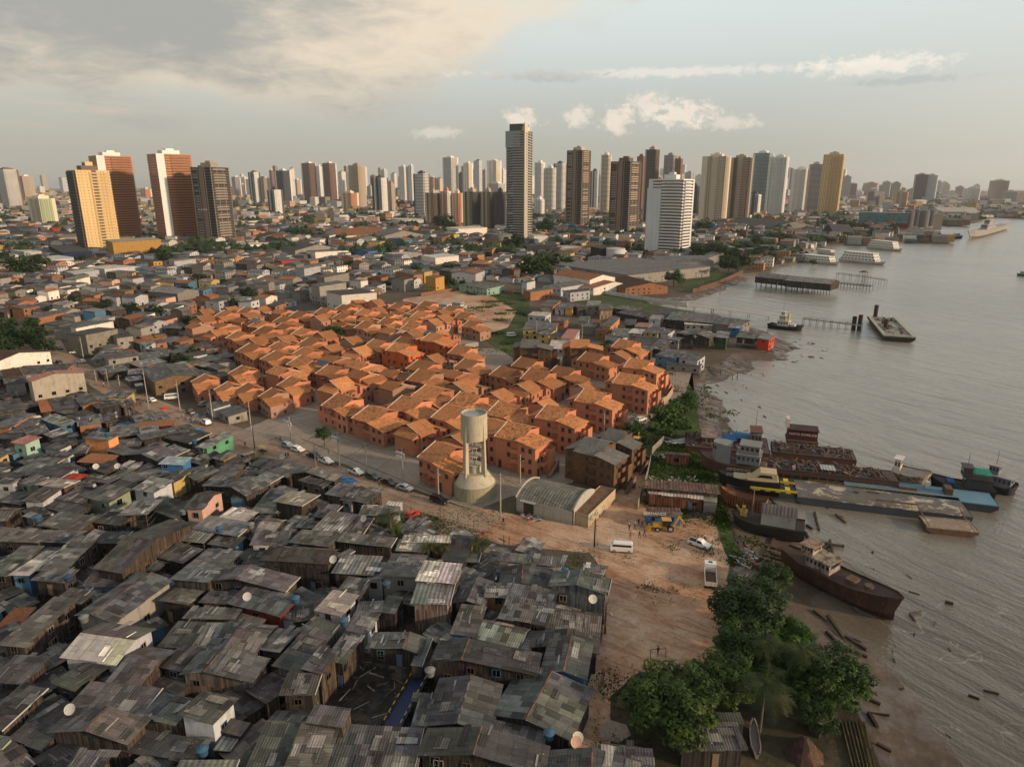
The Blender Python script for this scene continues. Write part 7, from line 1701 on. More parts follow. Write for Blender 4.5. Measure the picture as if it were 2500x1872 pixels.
cabin(P,-L*.1,L*.16,9,9,7,(.3,.3,.29),5); cabin(P,0,L*.1,7,16.2,6,(.3,.3,.29),3,name='bridge'); mast(P,L*.05,0,22,34,.5,(.2,.2,.2)); mast(P,-L*.02,0,16,28,.4,(.2,.2,.2))
P,L=boat('tugboat','small harbour tug beside the warship','tug',(2322,578,2348,577),1,7,3,(.03,.03,.03),(.3,.3,.3),zb=WZ); cabin(P,-L*.2,L*.2,4,3,4,(.5,.48,.45),3)
P,L=boat('river_boat','small green boat at the right edge of the river','boat',(2488,664,2520,668),1,4,1.6,(.03,.16,.08),(.1,.1,.1),zb=WZ); cabin(P,-L*.3,L*.2,3,1.6,2.2,(.5,.5,.45),4)
# boats stranded on the vacant lot
for i,(e,lab) in enumerate((((1020,750,1068,758),'white stranded passenger boat, left of the three on the lot'),((1072,752,1108,757),'white stranded passenger boat, middle of the three on the lot'),((1106,749,1139,752),'white stranded passenger boat, right of the three on the lot'))):
    P,L=boat('stranded_boat',lab,'boat',e,1,4.6,1.4,(.42,.42,.40),(.3,.3,.3),zb=.3,bow=.25,depth=.3); cabin(P,-L*.44,L*.2,4,1.4,2.2,(.5,.5,.48),6,mat='hull',roofc=(.33,.32,.3))
# timber lying on the mud
T11=lambda x,y:(1570+x/4,1000+y/4)
LG=[(T11(1230,1200),T11(1970,1285)),(T11(1305,1180),T11(1180,1410)),(T11(1830,1225),T11(1880,1450)),(T11(1590,1150),T11(1665,1290)),(T11(1700,1340),T11(1825,1275)),(T11(1100,1290),T11(1420,1335)),(T11(1420,1330),T11(1740,1370)),(T11(1190,1300),T11(1390,1350)),(T11(1230,1350),T11(1400,1395)),(T11(1200,1400),T11(1420,1450)),(T11(1140,1440),T11(1420,1500)),(T11(1250,1370),T11(1400,1410)),(T11(1950,1550),T11(2180,1585)),(T11(1950,1580),T11(2085,1605)),(T11(1080,1110),T11(1150,1170)),(T11(1680,960),T11(1725,1130)),(T11(1890,980),T11(1990,1060)),(T11(1270,860),T11(1390,960)),(T11(1600,1080),T11(1660,1120)),
 ((1300+1990/2.602,1250+750/2.602),(1300+2130/2.602,1250+840/2.602)),((1300+1880/2.602,1250+620/2.602),(1300+1980/2.602,1250+760/2.602)),((1300+1870/2.602,1250+730/2.602),(1300+1950/2.602,1250+810/2.602)),((1300+2000/2.602,1250+880/2.602),(1300+2080/2.602,1250+960/2.602)),((1300+1790/2.602,1250+590/2.602),(1300+1870/2.602,1250+650/2.602)),((2120,1740),(2142,1775)),((2110,1700),(2150,1712)),((2140,1820),(2175,1832)),((2070,1570),(2120,1590)),((1785,1285),(1800,1330)),((2310,1455),(2330,1460))]
for i,(a,b) in enumerate(LG):
    A=gp(*a,-.6);B_=gp(*b,-.6); za=max(WZ+.25,mudz(A.x,A.y)+.22); zb_=max(WZ+.25,mudz(B_.x,B_.y)+.22); c=(A+B_)/2; m=MB(); m.bar((A.x-c.x,A.y-c.y,za),(B_.x-c.x,B_.y-c.y,zb_),.42); o=m.build('timber_beam',MAT['wood'],loc=(c.x,c.y,0),color=(.075,.062,.05)); auto(o,'dark timber beam on the mud','timber',(c.x,c.y,0),'timbers lying on the mud')
rs=random.Random(12); m=MB()
for i in range(900):
    x=rs.uniform(20,150);y=rs.uniform(55,330)
    if inpoly(x,y,LANDP) : continue
    dd=dist_shore(x,y)
    if dd>30 or rs.random()<dd/40: continue
    z=max(WZ+.02,mudz(x,y)); a=rs.uniform(0,pi); l=rs.uniform(.2,2.2)**1.2; m.bar((x-cos(a)*l/2,y-sin(a)*l/2,z+.05),(x+cos(a)*l/2,y+sin(a)*l/2,z+.1),rs.uniform(.08,.3),col=rs.choice([(.05,.04,.03),(.09,.07,.05),(.03,.025,.02),(.2,.18,.15),(.13,.1,.07)]))
tag(m.build('driftwood',MAT['wood']),'driftwood and rubbish strewn over the mud','debris',kind='stuff')

# ---------- vehicles ----------
def wheel(P,x,y,r=.31,w=.2):
    m=MB(); m.cyl(0,0,-w/2,w/2,r,r,14); m.face([(r*cos(-2*pi*i/14),r*sin(-2*pi*i/14),-w/2) for i in range(14)]); o=m.build('wheel',MAT['dark'],P,color=(.015,.015,.016)); o.rotation_euler=(pi/2,0,0); o.location=(x,y,r)
    m=MB(); m.cyl(0,0,-w/2-.01,w/2+.01,r*.55,r*.55,10); m.face([(r*.55*cos(-2*pi*i/10),r*.55*sin(-2*pi*i/10),-w/2-.01) for i in range(10)]); m.build('rim',MAT['plain'],o,color=(.3,.3,.3))
def prism(m,prof,w0,w1,zs,col=None,mi=0):
    """side profile extruded across, narrowing with height"""
    z0,z1=zs; hw=lambda z: w0+(w1-w0)*max(0,min(1,(z-z0)/(z1-z0)))
    n=len(prof)
    for sg in (-1,1): f=[(x,sg*hw(z),z) for x,z in prof]; m.face(f if sg<0 else f[::-1],col=col,mi=mi)
    for i in range(n): a=prof[i];b=prof[(i+1)%n]; m.face([(a[0],hw(a[1]),a[1]),(b[0],hw(b[1]),b[1]),(b[0],-hw(b[1]),b[1]),(a[0],-hw(a[1]),a[1])],col=col,mi=mi)
def car(kind):
    P=thing('parked_car',None,'car',(0,0,-500)); L={'hatch':4.0,'sedan':4.4,'suv':4.5,'pickup':4.6,'van':4.5}[kind]; h=L/2
    if kind=='van': body=[(-h,.35),(h-.1,.35),(h,.7),(h,1.15),(h-.18,1.2),(-h+.05,1.2),(-h,1.0)][::1]; cab=[(-h+.05,1.2),(h-.18,1.2),(h-.45,1.85),(h-.7,1.98),(-h+.3,1.98),(-h+.1,1.8)]; win=[(-h+.3,1.28),(h-.35,1.28),(h-.5,1.72),(-h+.4,1.72)]
    else:
        hd=.28 if kind!='suv' else .38; bh=.88 if kind!='suv' else 1.02; body=[(-h,hd),(h-.05,hd),(h,.55),(h-.08,bh-.15),(h-1.05,bh),(-h+.1,bh+.03),(-h,bh-.25)]
        if kind=='hatch': cab=[(-h+.12,bh),(h-1.05,bh),(h-1.75,1.42),(-h+.75,1.47)]
        elif kind=='sedan': cab=[(-h+.75,bh),(h-1.1,bh),(h-1.85,1.4),(-h+1.5,1.42)]
        elif kind=='suv': cab=[(-h+.1,bh),(h-1.15,bh),(h-1.8,1.62),(-h+.35,1.66)]
        else: cab=[(-.45,bh),(h-1.15,bh),(h-1.8,1.45),(-.35,1.47)]
        c0,c1,c2,c3=cab; win=[(c0[0]+.18,c0[1]+.07),(c1[0]-.18,c1[1]+.07),(c2[0]-.06,c2[1]-.09),(c3[0]+.1,c3[1]-.09)]
    m=MB(); prism(m,body,.86,.84,(.3,1.0)); top=max(z for x,z in cab); prism(m,cab,.82,.64,(.88,top),col=(1,1,1)); o=m.build('body',MAT['carpaint'],P,color=(.8,.8,.8)); o['paint']=1
    g=MB(); hw=lambda z:.82-(.82-.64)*((z-.88)/(top-.88))+.012
    for sg in (-1,1): f=[(x,sg*hw(z),z) for x,z in win]; g.face(f if sg<0 else f[::-1])
    g.build('side_window',MAT['glass'],P,color=(.012,.013,.015))
    a,b=cab[1],cab[2]; g=MB(); n_=.02; g.face([(a[0]+n_-.12,-.7,a[1]+.08),(a[0]+n_-.12,.7,a[1]+.08),(b[0]+.05,.58,b[1]-.05),(b[0]+.05,-.58,b[1]-.05)]); g.build('windscreen',MAT['glass'],P,color=(.012,.013,.015))
    a,b=cab[0],cab[-1]; g=MB(); g.face([(a[0]+.06,.68,a[1]+.1),(a[0]+.06,-.68,a[1]+.1),(b[0]-.06,-.58,b[1]-.08),(b[0]-.06,.58,b[1]-.08)]); g.build('rear_window',MAT['glass'],P,color=(.012,.013,.015))
    if kind=='pickup': g=MB(); g.box(-h+.18,-.68,.9,-.55,.68,.915+.02); g.build('load_bed',MAT['dark'],P,color=(.02,.02,.022)); 
    for sg in (-1,1):
        g=MB(); g.box(h-.1,sg*.55-.16,.55,h+.01,sg*.55+.16,.72,bottom=True); g.build('headlight',MAT['glass'],P,color=(.5,.5,.48)); g=MB(); g.box(-h-.02,sg*.68-.1,.6,-h+.05,sg*.68+.1,.85,bottom=True); g.build('tail_light',MAT['plain'],P,color=(.4,.02,.02))
    for x in (-h+.8,h-.8):
        for y in (-.78,.78): wheel(P,x,y,.31 if kind!='suv' else .36)
    g=MB(); g.box(-h-.04,-.8,.3,-h+.1,.8,.5,bottom=True); g.box(h-.1,-.8,.28,h+.05,.8,.46,bottom=True); g.build('bumper',MAT['dark'],P,color=(.03,.03,.03)); return P
CARS={k:car(k) for k in('hatch','sedan','suv','pickup','van')}; usedc=set()
def put_car(k,x,y,hd,col,label,name='parked_car',cat='car'):
    """hd: heading in degrees in the place"""
    p=gp(x,y); s=CARS[k]
    if k in usedc: P=dup(s,(p.x,p.y,.13),radians(hd),color=col)
    else: usedc.add(k); P=s; P.location=(p.x,p.y,.13); P.rotation_euler=(0,0,radians(hd)); 
    for ch in P.children:
        if ch.get('paint'): ch.color=tuple(col)+(1,)
    P.name=name; P['label']=label; P['category']=cat; P['group']='vehicles around the settlement'; return P
s0=-37; wh=(.72,.71,.68);bk=(.012,.013,.015);si=(.30,.31,.32);dg=(.06,.06,.06)
for a in (('hatch',703,1092,s0+3,si,'silver hatchback first in the row of street parked cars'),('hatch',728,1102,s0+5,wh,'white hatchback second in the row beside the street tree'),('sedan',767,1117,s0+4,bk,'black sedan in front of the first white pickup'),('pickup',796,1130,s0,wh,'white pickup parked behind the motorcycles'),('pickup',870,1157,s0,wh,'white pickup with dark load bed between motorcycles and dark hatchback'),
 ('hatch',910,1169,s0+4,dg,'dark grey hatchback behind the second white pickup'),('sedan',948,1182,s0,bk,'black sedan next to the silver sedan at the row end'),('sedan',988,1196,s0+4,si,'silver sedan last in the row before the tower'),('suv',1072,1227,s0+2,bk,'black sport utility car in front of the water tower'),('pickup',466,1010,s0+170,dg,'dark pickup on the street by the awnings'),('suv',502,1036,s0+175,wh,'white and red ambulance car driving up the street'),
 ('hatch',500,990,60,si,'silver car under the old house awnings'),('van',420,975,20,wh,'old white van in the yard by the brick shed'),('sedan',370,981,s0+180,wh,'white sedan at the bend of the street'),('hatch',199,886,s0+190,wh,'small white car farther up the street'),('pickup',186,863,10,wh,'white pickup parked across by the brick building'),('sedan',146,853,-40,dg,'dark car at the top of the street'),('hatch',146,889,s0,bk,'black hatchback beside the white hospital block'),('suv',214,872,15,dg,'dark car under the roadside shelter'),
 ('hatch',1007,1262,60,(.42,.025,.018),'red hatchback on the grass beside the palm'),('hatch',1564,1028,42,wh,'white hatchback on the walk behind the three storey blocks'),('van',1517,1346,172,wh,'white minibus parked alone on the orange clearing'),('pickup',1707,1333,-38,wh,'white pickup with blue load on the clearing'),('van',1248,822,10,wh,'white van by the grass at the boat lot'),('suv',330,975,s0+170,bk,'black car queuing in the street bend')): put_car(*a)
# ambulance stripe, loads
# dump truck
p=gp(1733,1418); P=thing('dump_truck','white dump truck with empty rusty bed beside the dark round tree','truck',(p.x,p.y,.06),radians(76)); P.scale=(.87,.87,.87)
m=MB(); prism(m,[(2.0,.6),(3.9,.6),(4.0,1.4),(3.8,2.7),(2.2,2.9),(2.0,2.8)],1.22,1.18,(.6,2.9)); m.build('cab',MAT['carpaint'],P,color=wh); m=MB(); m.face([(3.97,-1.0,1.65),(3.97,1.0,1.65),(3.86,.95,2.5),(3.86,-.95,2.5)]); m.build('windscreen',MAT['glass'],P,color=(.02,.02,.02)); m=MB(); m.box(2.5,-.4,2.88,3.1,.4,2.96); m.build('roof_vent',MAT['dark'],P,color=(.03,.03,.03))
m=MB(); x0,x1,y0,y1=-3.9,1.75,-1.25,1.25
for b in ((x0,y0,1.1,x1,y0+.12,2.1),(x0,y1-.12,1.1,x1,y1,2.1),(x0,y0+.12,1.1,x0+.12,y1-.12,2.0),(x1-.12,y0+.12,1.1,x1,y1-.12,2.5)): m.box(*b,bottom=True)
m.build('bed_side',MAT['hull'],P,color=(.62,.6,.55)); m=MB(); m.box(x0+.12,y0+.12,1.0,x1-.12,y1-.12,1.2); m.build('bed_floor',MAT['rust'],P,color=(.12,.07,.05)); m=MB(); m.box(-3.7,-.5,.6,3.6,.5,.98); m.build('chassis',MAT['dark'],P,color=(.02,.02,.02))
for x in (-2.9,-1.6,3.0):
    for y in (-1.05,1.05): wheel(P,x,y,.5,.35)
# backhoe loaders
def backhoe(x,y,hd,label):
    p=gp(x,y); P=thing('backhoe_loader',label,'backhoe',(p.x,p.y,.06),radians(hd)); Y=(.52,.30,.04)
    m=MB(); prism(m,[(.5,.7),(2.4,.75),(2.5,1.5),(.6,1.75)],.5,.45,(.7,1.7)); m.box(-1.8,-.45,.6,.5,.45,1.2); m.build('body',MAT['deck'],P,color=Y)
    m=MB(); m.box(-1.1,-.72,1.2,.55,.72,2.5); m.build('cab_glass',MAT['glass'],P,color=(.02,.02,.02)); m=MB(); m.box(-1.25,-.82,2.5,.7,.82,2.66,bottom=True); m.build('cab_roof',MAT['deck'],P,color=(.55,.33,.12))
    m=MB()
    for yy in (-.5,.5): m.bar((1.3,yy,1.5),(3.1,yy,.9),.14,.2)
    m.bar((2.2,-.5,1.2),(2.2,.5,1.2),.12); m.build('loader_arm',MAT['deck'],P,color=Y)
    m=MB(); prism(m,[(3.0,.2),(3.9,.15),(3.5,.35),(3.2,.9),(3.0,.95)],1.15,1.15,(0,1)); m.build('bucket',MAT['deck'],P,color=Y)
    m=MB(); m.bar((-1.8,0,.9),(-2.9,0,3.2),.3,.35); m.bar((-2.9,0,3.2),(-4.1,0,1.6),.25,.28); m.build('digger_boom',MAT['deck'],P,color=Y); m=MB(); m.box(-4.5,-.35,.8,-3.9,.35,1.5); m.build('digger_bucket',MAT['deck'],P,color=(.2,.14,.05))
    for yy in (-.85,.85): wheel(P,-1.1,yy,.72,.42); wheel(P,1.6,yy,.5,.34)
backhoe(1622,1294,176,'yellow backhoe loader in front of the blue container'); backhoe(1552,1090,-115,'yellow backhoe loader beside the blue canopy at the track end')
def moto(x,y,hd,lab):
    p=gp(x,y); P=thing('motorcycle',lab,'motorcycle',(p.x,p.y,.1),radians(hd)); m=MB(); m.bar((-.5,0,.75),(.2,0,.8),.25,.18); m.bar((0,0,.5),(.4,0,.75),.3,.3); m.bar((.45,0,1.0),(.65,0,.35),.08); m.bar((.42,-.35,1.05),(.42,.35,1.05),.05); m.build('body',MAT['carpaint'],P,color=(.05,.03,.03))
    for xx in (-.62,.66): wheel(P,xx,0,.3,.1)
for a in ((818,1137,10,'motorcycle leaning by the first white pickup, nearer the wall'),(824,1139,30,'motorcycle leaning by the first white pickup, nearer the kerb'),(1267,1338,-10,'dark motorcycle alone by the corner shack fence'),(964,1190,70,'motorcycle between the black and silver sedans'),(347,985,50,'motorcycle in the street bend')): moto(*a)
# ---------- people ----------
def person_mesh(pose,seed):
    J={'pel':(0,0,.95),'ch':(0,.02,1.25),'nk':(0,.02,1.47),'hd':(0,.05,1.62),'ht':(0,.04,1.74)}
    E=[('pel','ch'),('ch','nk'),('nk','hd'),('hd','ht')]; Rr={'pel':.15,'ch':.17,'nk':.065,'hd':.105,'ht':.08}
    st=.16 if pose=='walk' else .04
    for s_,n in ((-1,'l'),(1,'r')):
        k=s_*st; arm=.12*s_ if pose=='walk' else .05
        for nm,pp,rr in (('hip',(s_*.10,0,.9),.10),('kn',(s_*.11,k*.9+.03,.5),.07),('an',(s_*.11,k*1.5-.02,.09),.05),('to',(s_*.12,k*1.5+.16,.03),.04),('sh',(s_*.19,0,1.42),.065),('el',(s_*.26,-arm*.6,1.13),.048),('wr',(s_*.25,-arm+.10,.88),.035),('hn',(s_*.25,-arm+.14,.79),.035)): J[n+nm]=pp;Rr[n+nm]=rr
        E+=[('pel',n+'hip'),(n+'hip',n+'kn'),(n+'kn',n+'an'),(n+'an',n+'to'),('ch',n+'sh'),(n+'sh',n+'el'),(n+'el',n+'wr'),(n+'wr',n+'hn')]
    ks=list(J); me=bpy.data.meshes.new('person'); me.from_pydata([J[k] for k in ks],[(ks.index(a),ks.index(b)) for a,b in E],[]); ob=bpy.data.objects.new('tmp',me); COL.objects.link(ob); ob.modifiers.new('s','SKIN'); sv=me.skin_vertices[0].data
    for i,k in enumerate(ks): sv[i].radius=(Rr[k],Rr[k]*.8); sv[i].use_root=(k=='pel')
    q=ob.modifiers.new('u','SUBSURF'); q.levels=1; q.render_levels=1
    dgp=bpy.context.evaluated_depsgraph_get(); out=bpy.data.meshes.new_from_object(ob.evaluated_get(dgp)); bpy.data.objects.remove(ob)
    out.materials.clear()
    for k in ('skin','cloth','cloth2'): out.materials.append(MAT[k])
    for p in out.polygons:
        z=p.center.z; x=abs(p.center.x); p.material_index=0 if (z>1.46 or (x>.2 and z<1.16 and z>.7)) else (1 if z>.93 else 2)
    return out
MAT['cloth2']=m_simple('dark trousers',.95,0,.2,3,.1); 
for mm_,c in (('skin',(.22,.12,.07)),('cloth2',(.025,.03,.05))):
    nt_=MAT[mm_].node_tree
    for n_ in nt_.nodes:
        if n_.type=='BSDF_PRINCIPLED':
            for l in list(n_.inputs['Base Color'].links): nt_.links.remove(l)
            n_.inputs['Base Color'].default_value=c+(1,)
PM=[person_mesh('walk',1),person_mesh('stand',2)]; 
for pm in PM:
    ca=pm.color_attributes.get('Col') or pm.color_attributes.new('Col','FLOAT_COLOR','CORNER'); ca.data.foreach_set('color',[1.0]*(4*len(pm.loops)))
def person(x,y,col,lab,hd=0,pose=0,z=.06,hat=None):
    p=gp(x,y); o=link('person',PM[pose],None,(p.x,p.y,z),radians(hd),col); tag(o,lab,'person','people around the settlement')
    hm_=MB(); hm_.cyl(0,.04,1.66,1.78,.11,.06,8); hm_.build('helmet' if hat else 'hair',MAT['plain'],o,color=hat or (.015,.012,.01))
NV=(.02,.03,.09)
for a in ((1536,1296,NV,'person in dark blue work clothes, leftmost of the group on the clearing',20,1,(.5,.5,.5)),(1550,1293,NV,'person in dark blue work clothes with white helmet, in the middle of the group',80,0,(.7,.7,.7)),(1559,1282,NV,'person in blue work clothes at the back of the group near the backhoe',10,1,(.1,.1,.2)),(1567,1288,NV,'person in blue work clothes closest to the backhoe bucket',-60,0,(.1,.1,.2)),(1539,1315,(.35,.10,.03),'person with orange shirt in front of the group on the clearing',0,1,None),(1561,1314,NV,'person in dark clothes walking in the front row of the group',120,0,(.15,.15,.2)),(1573,1309,NV,'person in dark clothes at the right of the front row',-90,0,(.15,.15,.2)),
 (1229,1281,(.03,.03,.035),'person in dark clothes walking past the tall white pole',150,0,None),(1720,1326,(.05,.06,.08),'person with white helmet standing behind the white pickup',0,1,(.8,.8,.8)),(685,1078,(.03,.03,.03),'person standing on the paved corner by the side street',30,1,None),(698,1119,NV,'person in dark clothes, left of the pair walking in the street',-20,0,None),(704,1118,(.05,.05,.05),'person in dark clothes, right of the pair walking in the street',-20,0,None),(802,1108,(.03,.15,.12),'person in green shirt by the street tree',40,1,None),(1606,1600,(.05,.04,.04),'person with dark shirt playing near the small goal',20,0,None),(926,1186,(.15,.06,.04),'person in brown shirt beside the black sedan',50,1,None),(599,1092,(.1,.05,.04),'person in brown shirt next to the lime green house',0,1,None),
 (190,897,(.03,.03,.03),'person walking below the small white car up the street',20,0,None),(254,944,(.4,.38,.35),'person in pale shirt in the upper street',70,1,None),(344,992,(.03,.03,.03),'person in dark clothes at the street bend, nearer the cars',30,1,None),(334,994,(.2,.05,.05),'person in red shirt at the street bend',10,0,None),(1110,1100,(.03,.03,.04),'person by the warehouse corner',0,1,None))[:20]: person(a[0],a[1],a[2],a[3],a[4],a[5],hat=a[6])
# ---------- poles and cables ----------
def pole(x,yb,yt,label=None,kind='concrete',panels=False,lamp=True,xt=None):
    p=gp(x,yb); h=min(15,max(4,hgt(x,yb,yt))); col=(.36,.34,.30) if kind=='concrete' else (.06,.05,.045)
    P=thing('utility_pole',label,'utility pole',(p.x,p.y,0),ANG); m=MB(); m.cyl(0,0,0,h,.18,.11,8); m.build('pole',MAT['concrete' if kind=='concrete' else 'wood'],P,color=col)
    m=MB(); m.bar((0,-1.1,h-.6),(0,1.1,h-.6),.1); 
    m.build('cross_arm',MAT['wood'],P,color=(.1,.09,.08))
    if lamp: m=MB(); m.bar((0,0,h-1.6),(1.3,-.9,h-.9),.07); m.bar((1.3,-.9,h-.9),(1.9,-1.3,h-.85),.2,.1); m.build('street_lamp',MAT['plain'],P,color=(.35,.35,.34))
    if panels:
        for dz in (0,.95): m=MB(); m.box(-.9,-1.2,h-1.2-dz,1.1,-1.1,h-.6-dz,bottom=True); m.build('name_plate',MAT['plain'],P,color=(.6,.6,.57))
    if panels or kind=='transformer': m=MB(); m.cyl(.45,0,h-2.6,h-1.5,.32,.32,10); m.build('transformer',MAT['plain'],P,color=(.3,.31,.3))
    if not label: auto(P,('pale concrete' if kind=='concrete' else 'dark timber')+' utility pole','utility pole',(p.x,p.y,h*.6),'utility poles along the streets')
    return (p.x,p.y,h-.6)
LN=[pole(*a) for a in ((235,930,902),(266,947,900),(294,952,915),(364,1002,902),(440,1003,929),(520,1028,952),(614,1053,980),(710,1071,1018,None,'concrete',True),(771,1138,1060),(829,1138,1055,None,'concrete',True),(896,1153,1082),(985,1184,1092,None,'concrete',True),(1071,1216,1142),(1222,1262,1155,'tall white pole standing between water tower and warehouse'))]
L2=[pole(*a) for a in ((205,880,822),(281,922,875),(316,1027,965,None,'wood'),(622,1096,1030,None,'wood'),(1451,1334,1265,None,'wood'),(1477,1546,1470,None,'wood'),(1582,1008,957),(1474,1063,1007),(1540,872,810,None,'wood'),(1642,956,912),(1270,1180,1110),(1420,850,790),(1310,835,780),(1155,820,770),(870,830,780),(690,900,860),(1000,960,905))]
def wire(a,b,lab):
    m=MB(); n=8; d=math.hypot(a[0]-b[0],a[1]-b[1]); pr=None; o=a
    for i in range(n+1):
        t_=i/n; q=(a[0]+(b[0]-a[0])*t_-o[0],a[1]+(b[1]-a[1])*t_-o[1],a[2]+(b[2]-a[2])*t_-4*t_*(1-t_)*d*.025)
        if pr: m.bar(pr,q,.045,.045,col=(1,1,1))
        pr=q
    P=m.build('power_line',MAT['dark'],loc=(o[0],o[1],0),color=(.012,.012,.012)); auto(P,'thin black power line strung between poles','power line',((a[0]+b[0])/2,(a[1]+b[1])/2,8),'power lines along the streets')
for a,b in zip(LN,LN[1:]): wire(a,b,'')
for a,b in ((L2[4],L2[5]),(L2[6],L2[7]),(LN[-1],L2[4]),(L2[0],L2[1]),(LN[-1],L2[10])): wire(a,b,'')
for i_,l in enumerate(LN[5:]):
    if i_<8: wire(l,(l[0]+V2.x*14,l[1]+V2.y*14,6.0),''); wire(l,(l[0]-V2.x*20,l[1]-V2.y*20,4.5),'')
# ---------- roof tanks, dishes, canopies, tarps ----------
def on_roof(x,y):
    """height of the highest roof under a photo point, found by marching along the sight line"""
    z=9.0
    while z>0:
        p=gp(x,y,z)
        for (cx,cy,W,D,a,h) in SHK:
            dx,dy=p.x-cx,p.y-cy
            if abs(dx)<W and abs(dy)<max(W,D):
                lx=dx*cos(a)+dy*sin(a); ly=-dx*sin(a)+dy*cos(a)
                if abs(lx)<W/2 and abs(ly)<D/2 and z<=h+.25: return h+.2
        z-=.25
    return .1
tm=MB(); tm.cyl(0,0,0,.9,.55,.68,16); TKB=tm.mesh('tank_body',MAT['plain']); tm=MB(); tm.cyl(0,0,.9,1.2,.75,.25,16); TKL=tm.mesh('tank_lid',MAT['plain'])
rr=random.Random(3); pts=[(722,1463),(840,1517),(495,1833),(1341,1793),(535,1292),(1379,1394),(242,1047),(262,1061),(92,1266),(1050,1640),(205,1510)]+[(rr.uniform(150,1400),rr.uniform(950,1500)) for _ in range(9)]+[(rr.uniform(1350,1750),rr.uniform(770,880)) for _ in range(5)]
for i,(x,y) in enumerate(pts):
    z=on_roof(x,y); p=gp(x,y,z+.5); c=rr.choice([(.02,.06,.12),(.03,.05,.07),(.02,.04,.09),(.12,.13,.13)]) if i>8 else (.025,.075,.13)
    if i>8 and (inpoly(x,y,EST) or z<.5): continue
    P=thing('water_tank',None,'water tank',(p.x,p.y,z)); link('tank_body',TKB,P,(0,0,0),0,c); link('tank_lid',TKL,P,(0,0,0),0,tuple(v*1.3 for v in c)); auto(P,'blue plastic water tank' if i<=8 else 'dark plastic water tank','water tank',(p.x,p.y,z),'water tanks on the roofs')
dm=MB(); n=16
for k in range(3):
    for i in range(n):
        a=2*pi*i/n;b=2*pi*(i+1)/n; r0,r1=.7*k/3,.7*(k+1)/3; g=lambda r,a_:(r*cos(a_),r*sin(a_),r*r*.35); q=[g(r0,a),g(r1,a),g(r1,b),g(r0,b)]; dm.face(q if k else q[1:]); dm.face([(x,y,z-.02) for x,y,z in (q if k else q[1:])][::-1])
DISH=dm.mesh('dish',MAT['plain']); am=MB(); am.bar((0,0,-.8),(0,0,0),.07); am.bar((0,-.5,.05),(0,0,.55),.04); DARM=am.mesh('mount',MAT['plain'])
for i,(x,y) in enumerate([(1447,1464),(1410,1802),(1406,1813),(814,1367),(172,1733),(287,1139)]+[(rr.uniform(200,1400),rr.uniform(1000,1500)) for _ in range(4)]):
    z=on_roof(x,y); p=gp(x,y,z+.8)
    if i>5 and inpoly(x,y,EST): continue
    P=thing('satellite_dish',None,'satellite dish',(p.x,p.y,z+.75),rr.uniform(-.6,.6)); c=(.5,.48,.44) if i!=2 else (.45,.28,.2); o=link('dish',DISH,P,(0,0,.2),0,c); o.rotation_euler=(.9,0,0); link('mount',DARM,P,(0,0,.15),0,(.3,.3,.3)); auto(P,'white satellite dish' if i!=2 else 'rust stained satellite dish','satellite dish',(p.x,p.y,z),'satellite dishes on the roofs')
def canopy(x,y,lab,s=2.4):
    p=gp(x,y); P=thing('canopy_tent',lab,'canopy',(p.x,p.y,.05),ANG+.2); m=MB()
    for sx in (-s*.95,s*.95):
        for sy in (-s*.95,s*.95): m2=MB(); m2.bar((sx,sy,0),(sx,sy,2.3),.07); m2.build('leg',MAT['plain'],P,color=(.4,.4,.4))
    for k in range(4): a=k*pi/2+pi/4; R_=s*1.42; m.face([(R_*cos(a),R_*sin(a),2.3),(R_*cos(a+pi/2),R_*sin(a+pi/2),2.3),(0,0,3.3)]); m.face([(R_*cos(a),R_*sin(a),2.05),(R_*cos(a+pi/2),R_*sin(a+pi/2),2.05),(R_*cos(a+pi/2),R_*sin(a+pi/2),2.3),(R_*cos(a),R_*sin(a),2.3)])
    m.build('cover',MAT['cloth'],P,color=(.02,.05,.20))
canopy(1526,1082,'blue canopy tent beside the backhoe at the track end'); canopy(1512,1172,'blue canopy tent beside the stairs of the unfinished block')
def tarp(x,y,z,w,d,col,lab):
    p=gp(x,y,z); m=MB(); n=5; r=random.Random(int(x))
    H=[[z+r.uniform(-.25,.25) for _ in range(n+1)] for _ in range(n+1)]
    for i in range(n):
        for j in range(n): m.face([(-w/2+w*(i+a)/n,-d/2+d*(j+b)/n,H[i+a][j+b]) for a,b in ((0,0),(1,0),(1,1),(0,1))])
    o=m.build('tarpaulin',MAT['cloth'],loc=(p.x,p.y,0),rz=ANG,color=col); tag(o,lab,'tarpaulin')
tarp(846,1172,2.6,5,3.4,(.04,.12,.28),'blue tarpaulin stretched at the street edge by the parked cars'); tarp(305,1037,2.4,5,4,(.05,.12,.25),'blue tarpaulin among the shacks below the street bend'); tarp(480,1051,1.6,4,3,(.05,.2,.42),'bright blue tarpaulin at the street edge by the long shed')
p=gp(404,1012); P=thing('parasol','red parasol over a street stall','parasol',(p.x,p.y,.05)); m=MB(); m.bar((0,0,0),(0,0,2.3),.06); m.build('pole',MAT['plain'],P,color=(.3,.3,.3)); m=MB(); m.cyl(0,0,2.0,2.6,1.6,.05,10,cap=False); m.build('cover',MAT['cloth'],P,color=(.5,.06,.03))
p=gp(642,1108); P=thing('market_cart','yellow topped cart at the end of the side street','cart',(p.x,p.y,.1),ANG); m=MB(); m.box(-1.4,-.8,2,1.4,.8,2.1,bottom=True); m.build('cover',MAT['plain'],P,color=(.5,.38,.14)); m=MB()
for x in (-1.3,1.3):
    for y in (-.7,.7): m.bar((x,y,0),(x,y,2),.06)
m.box(-1.2,-.6,.7,1.2,.6,1.0,bottom=True); m.build('frame',MAT['wood'],P,color=(.1,.08,.06))
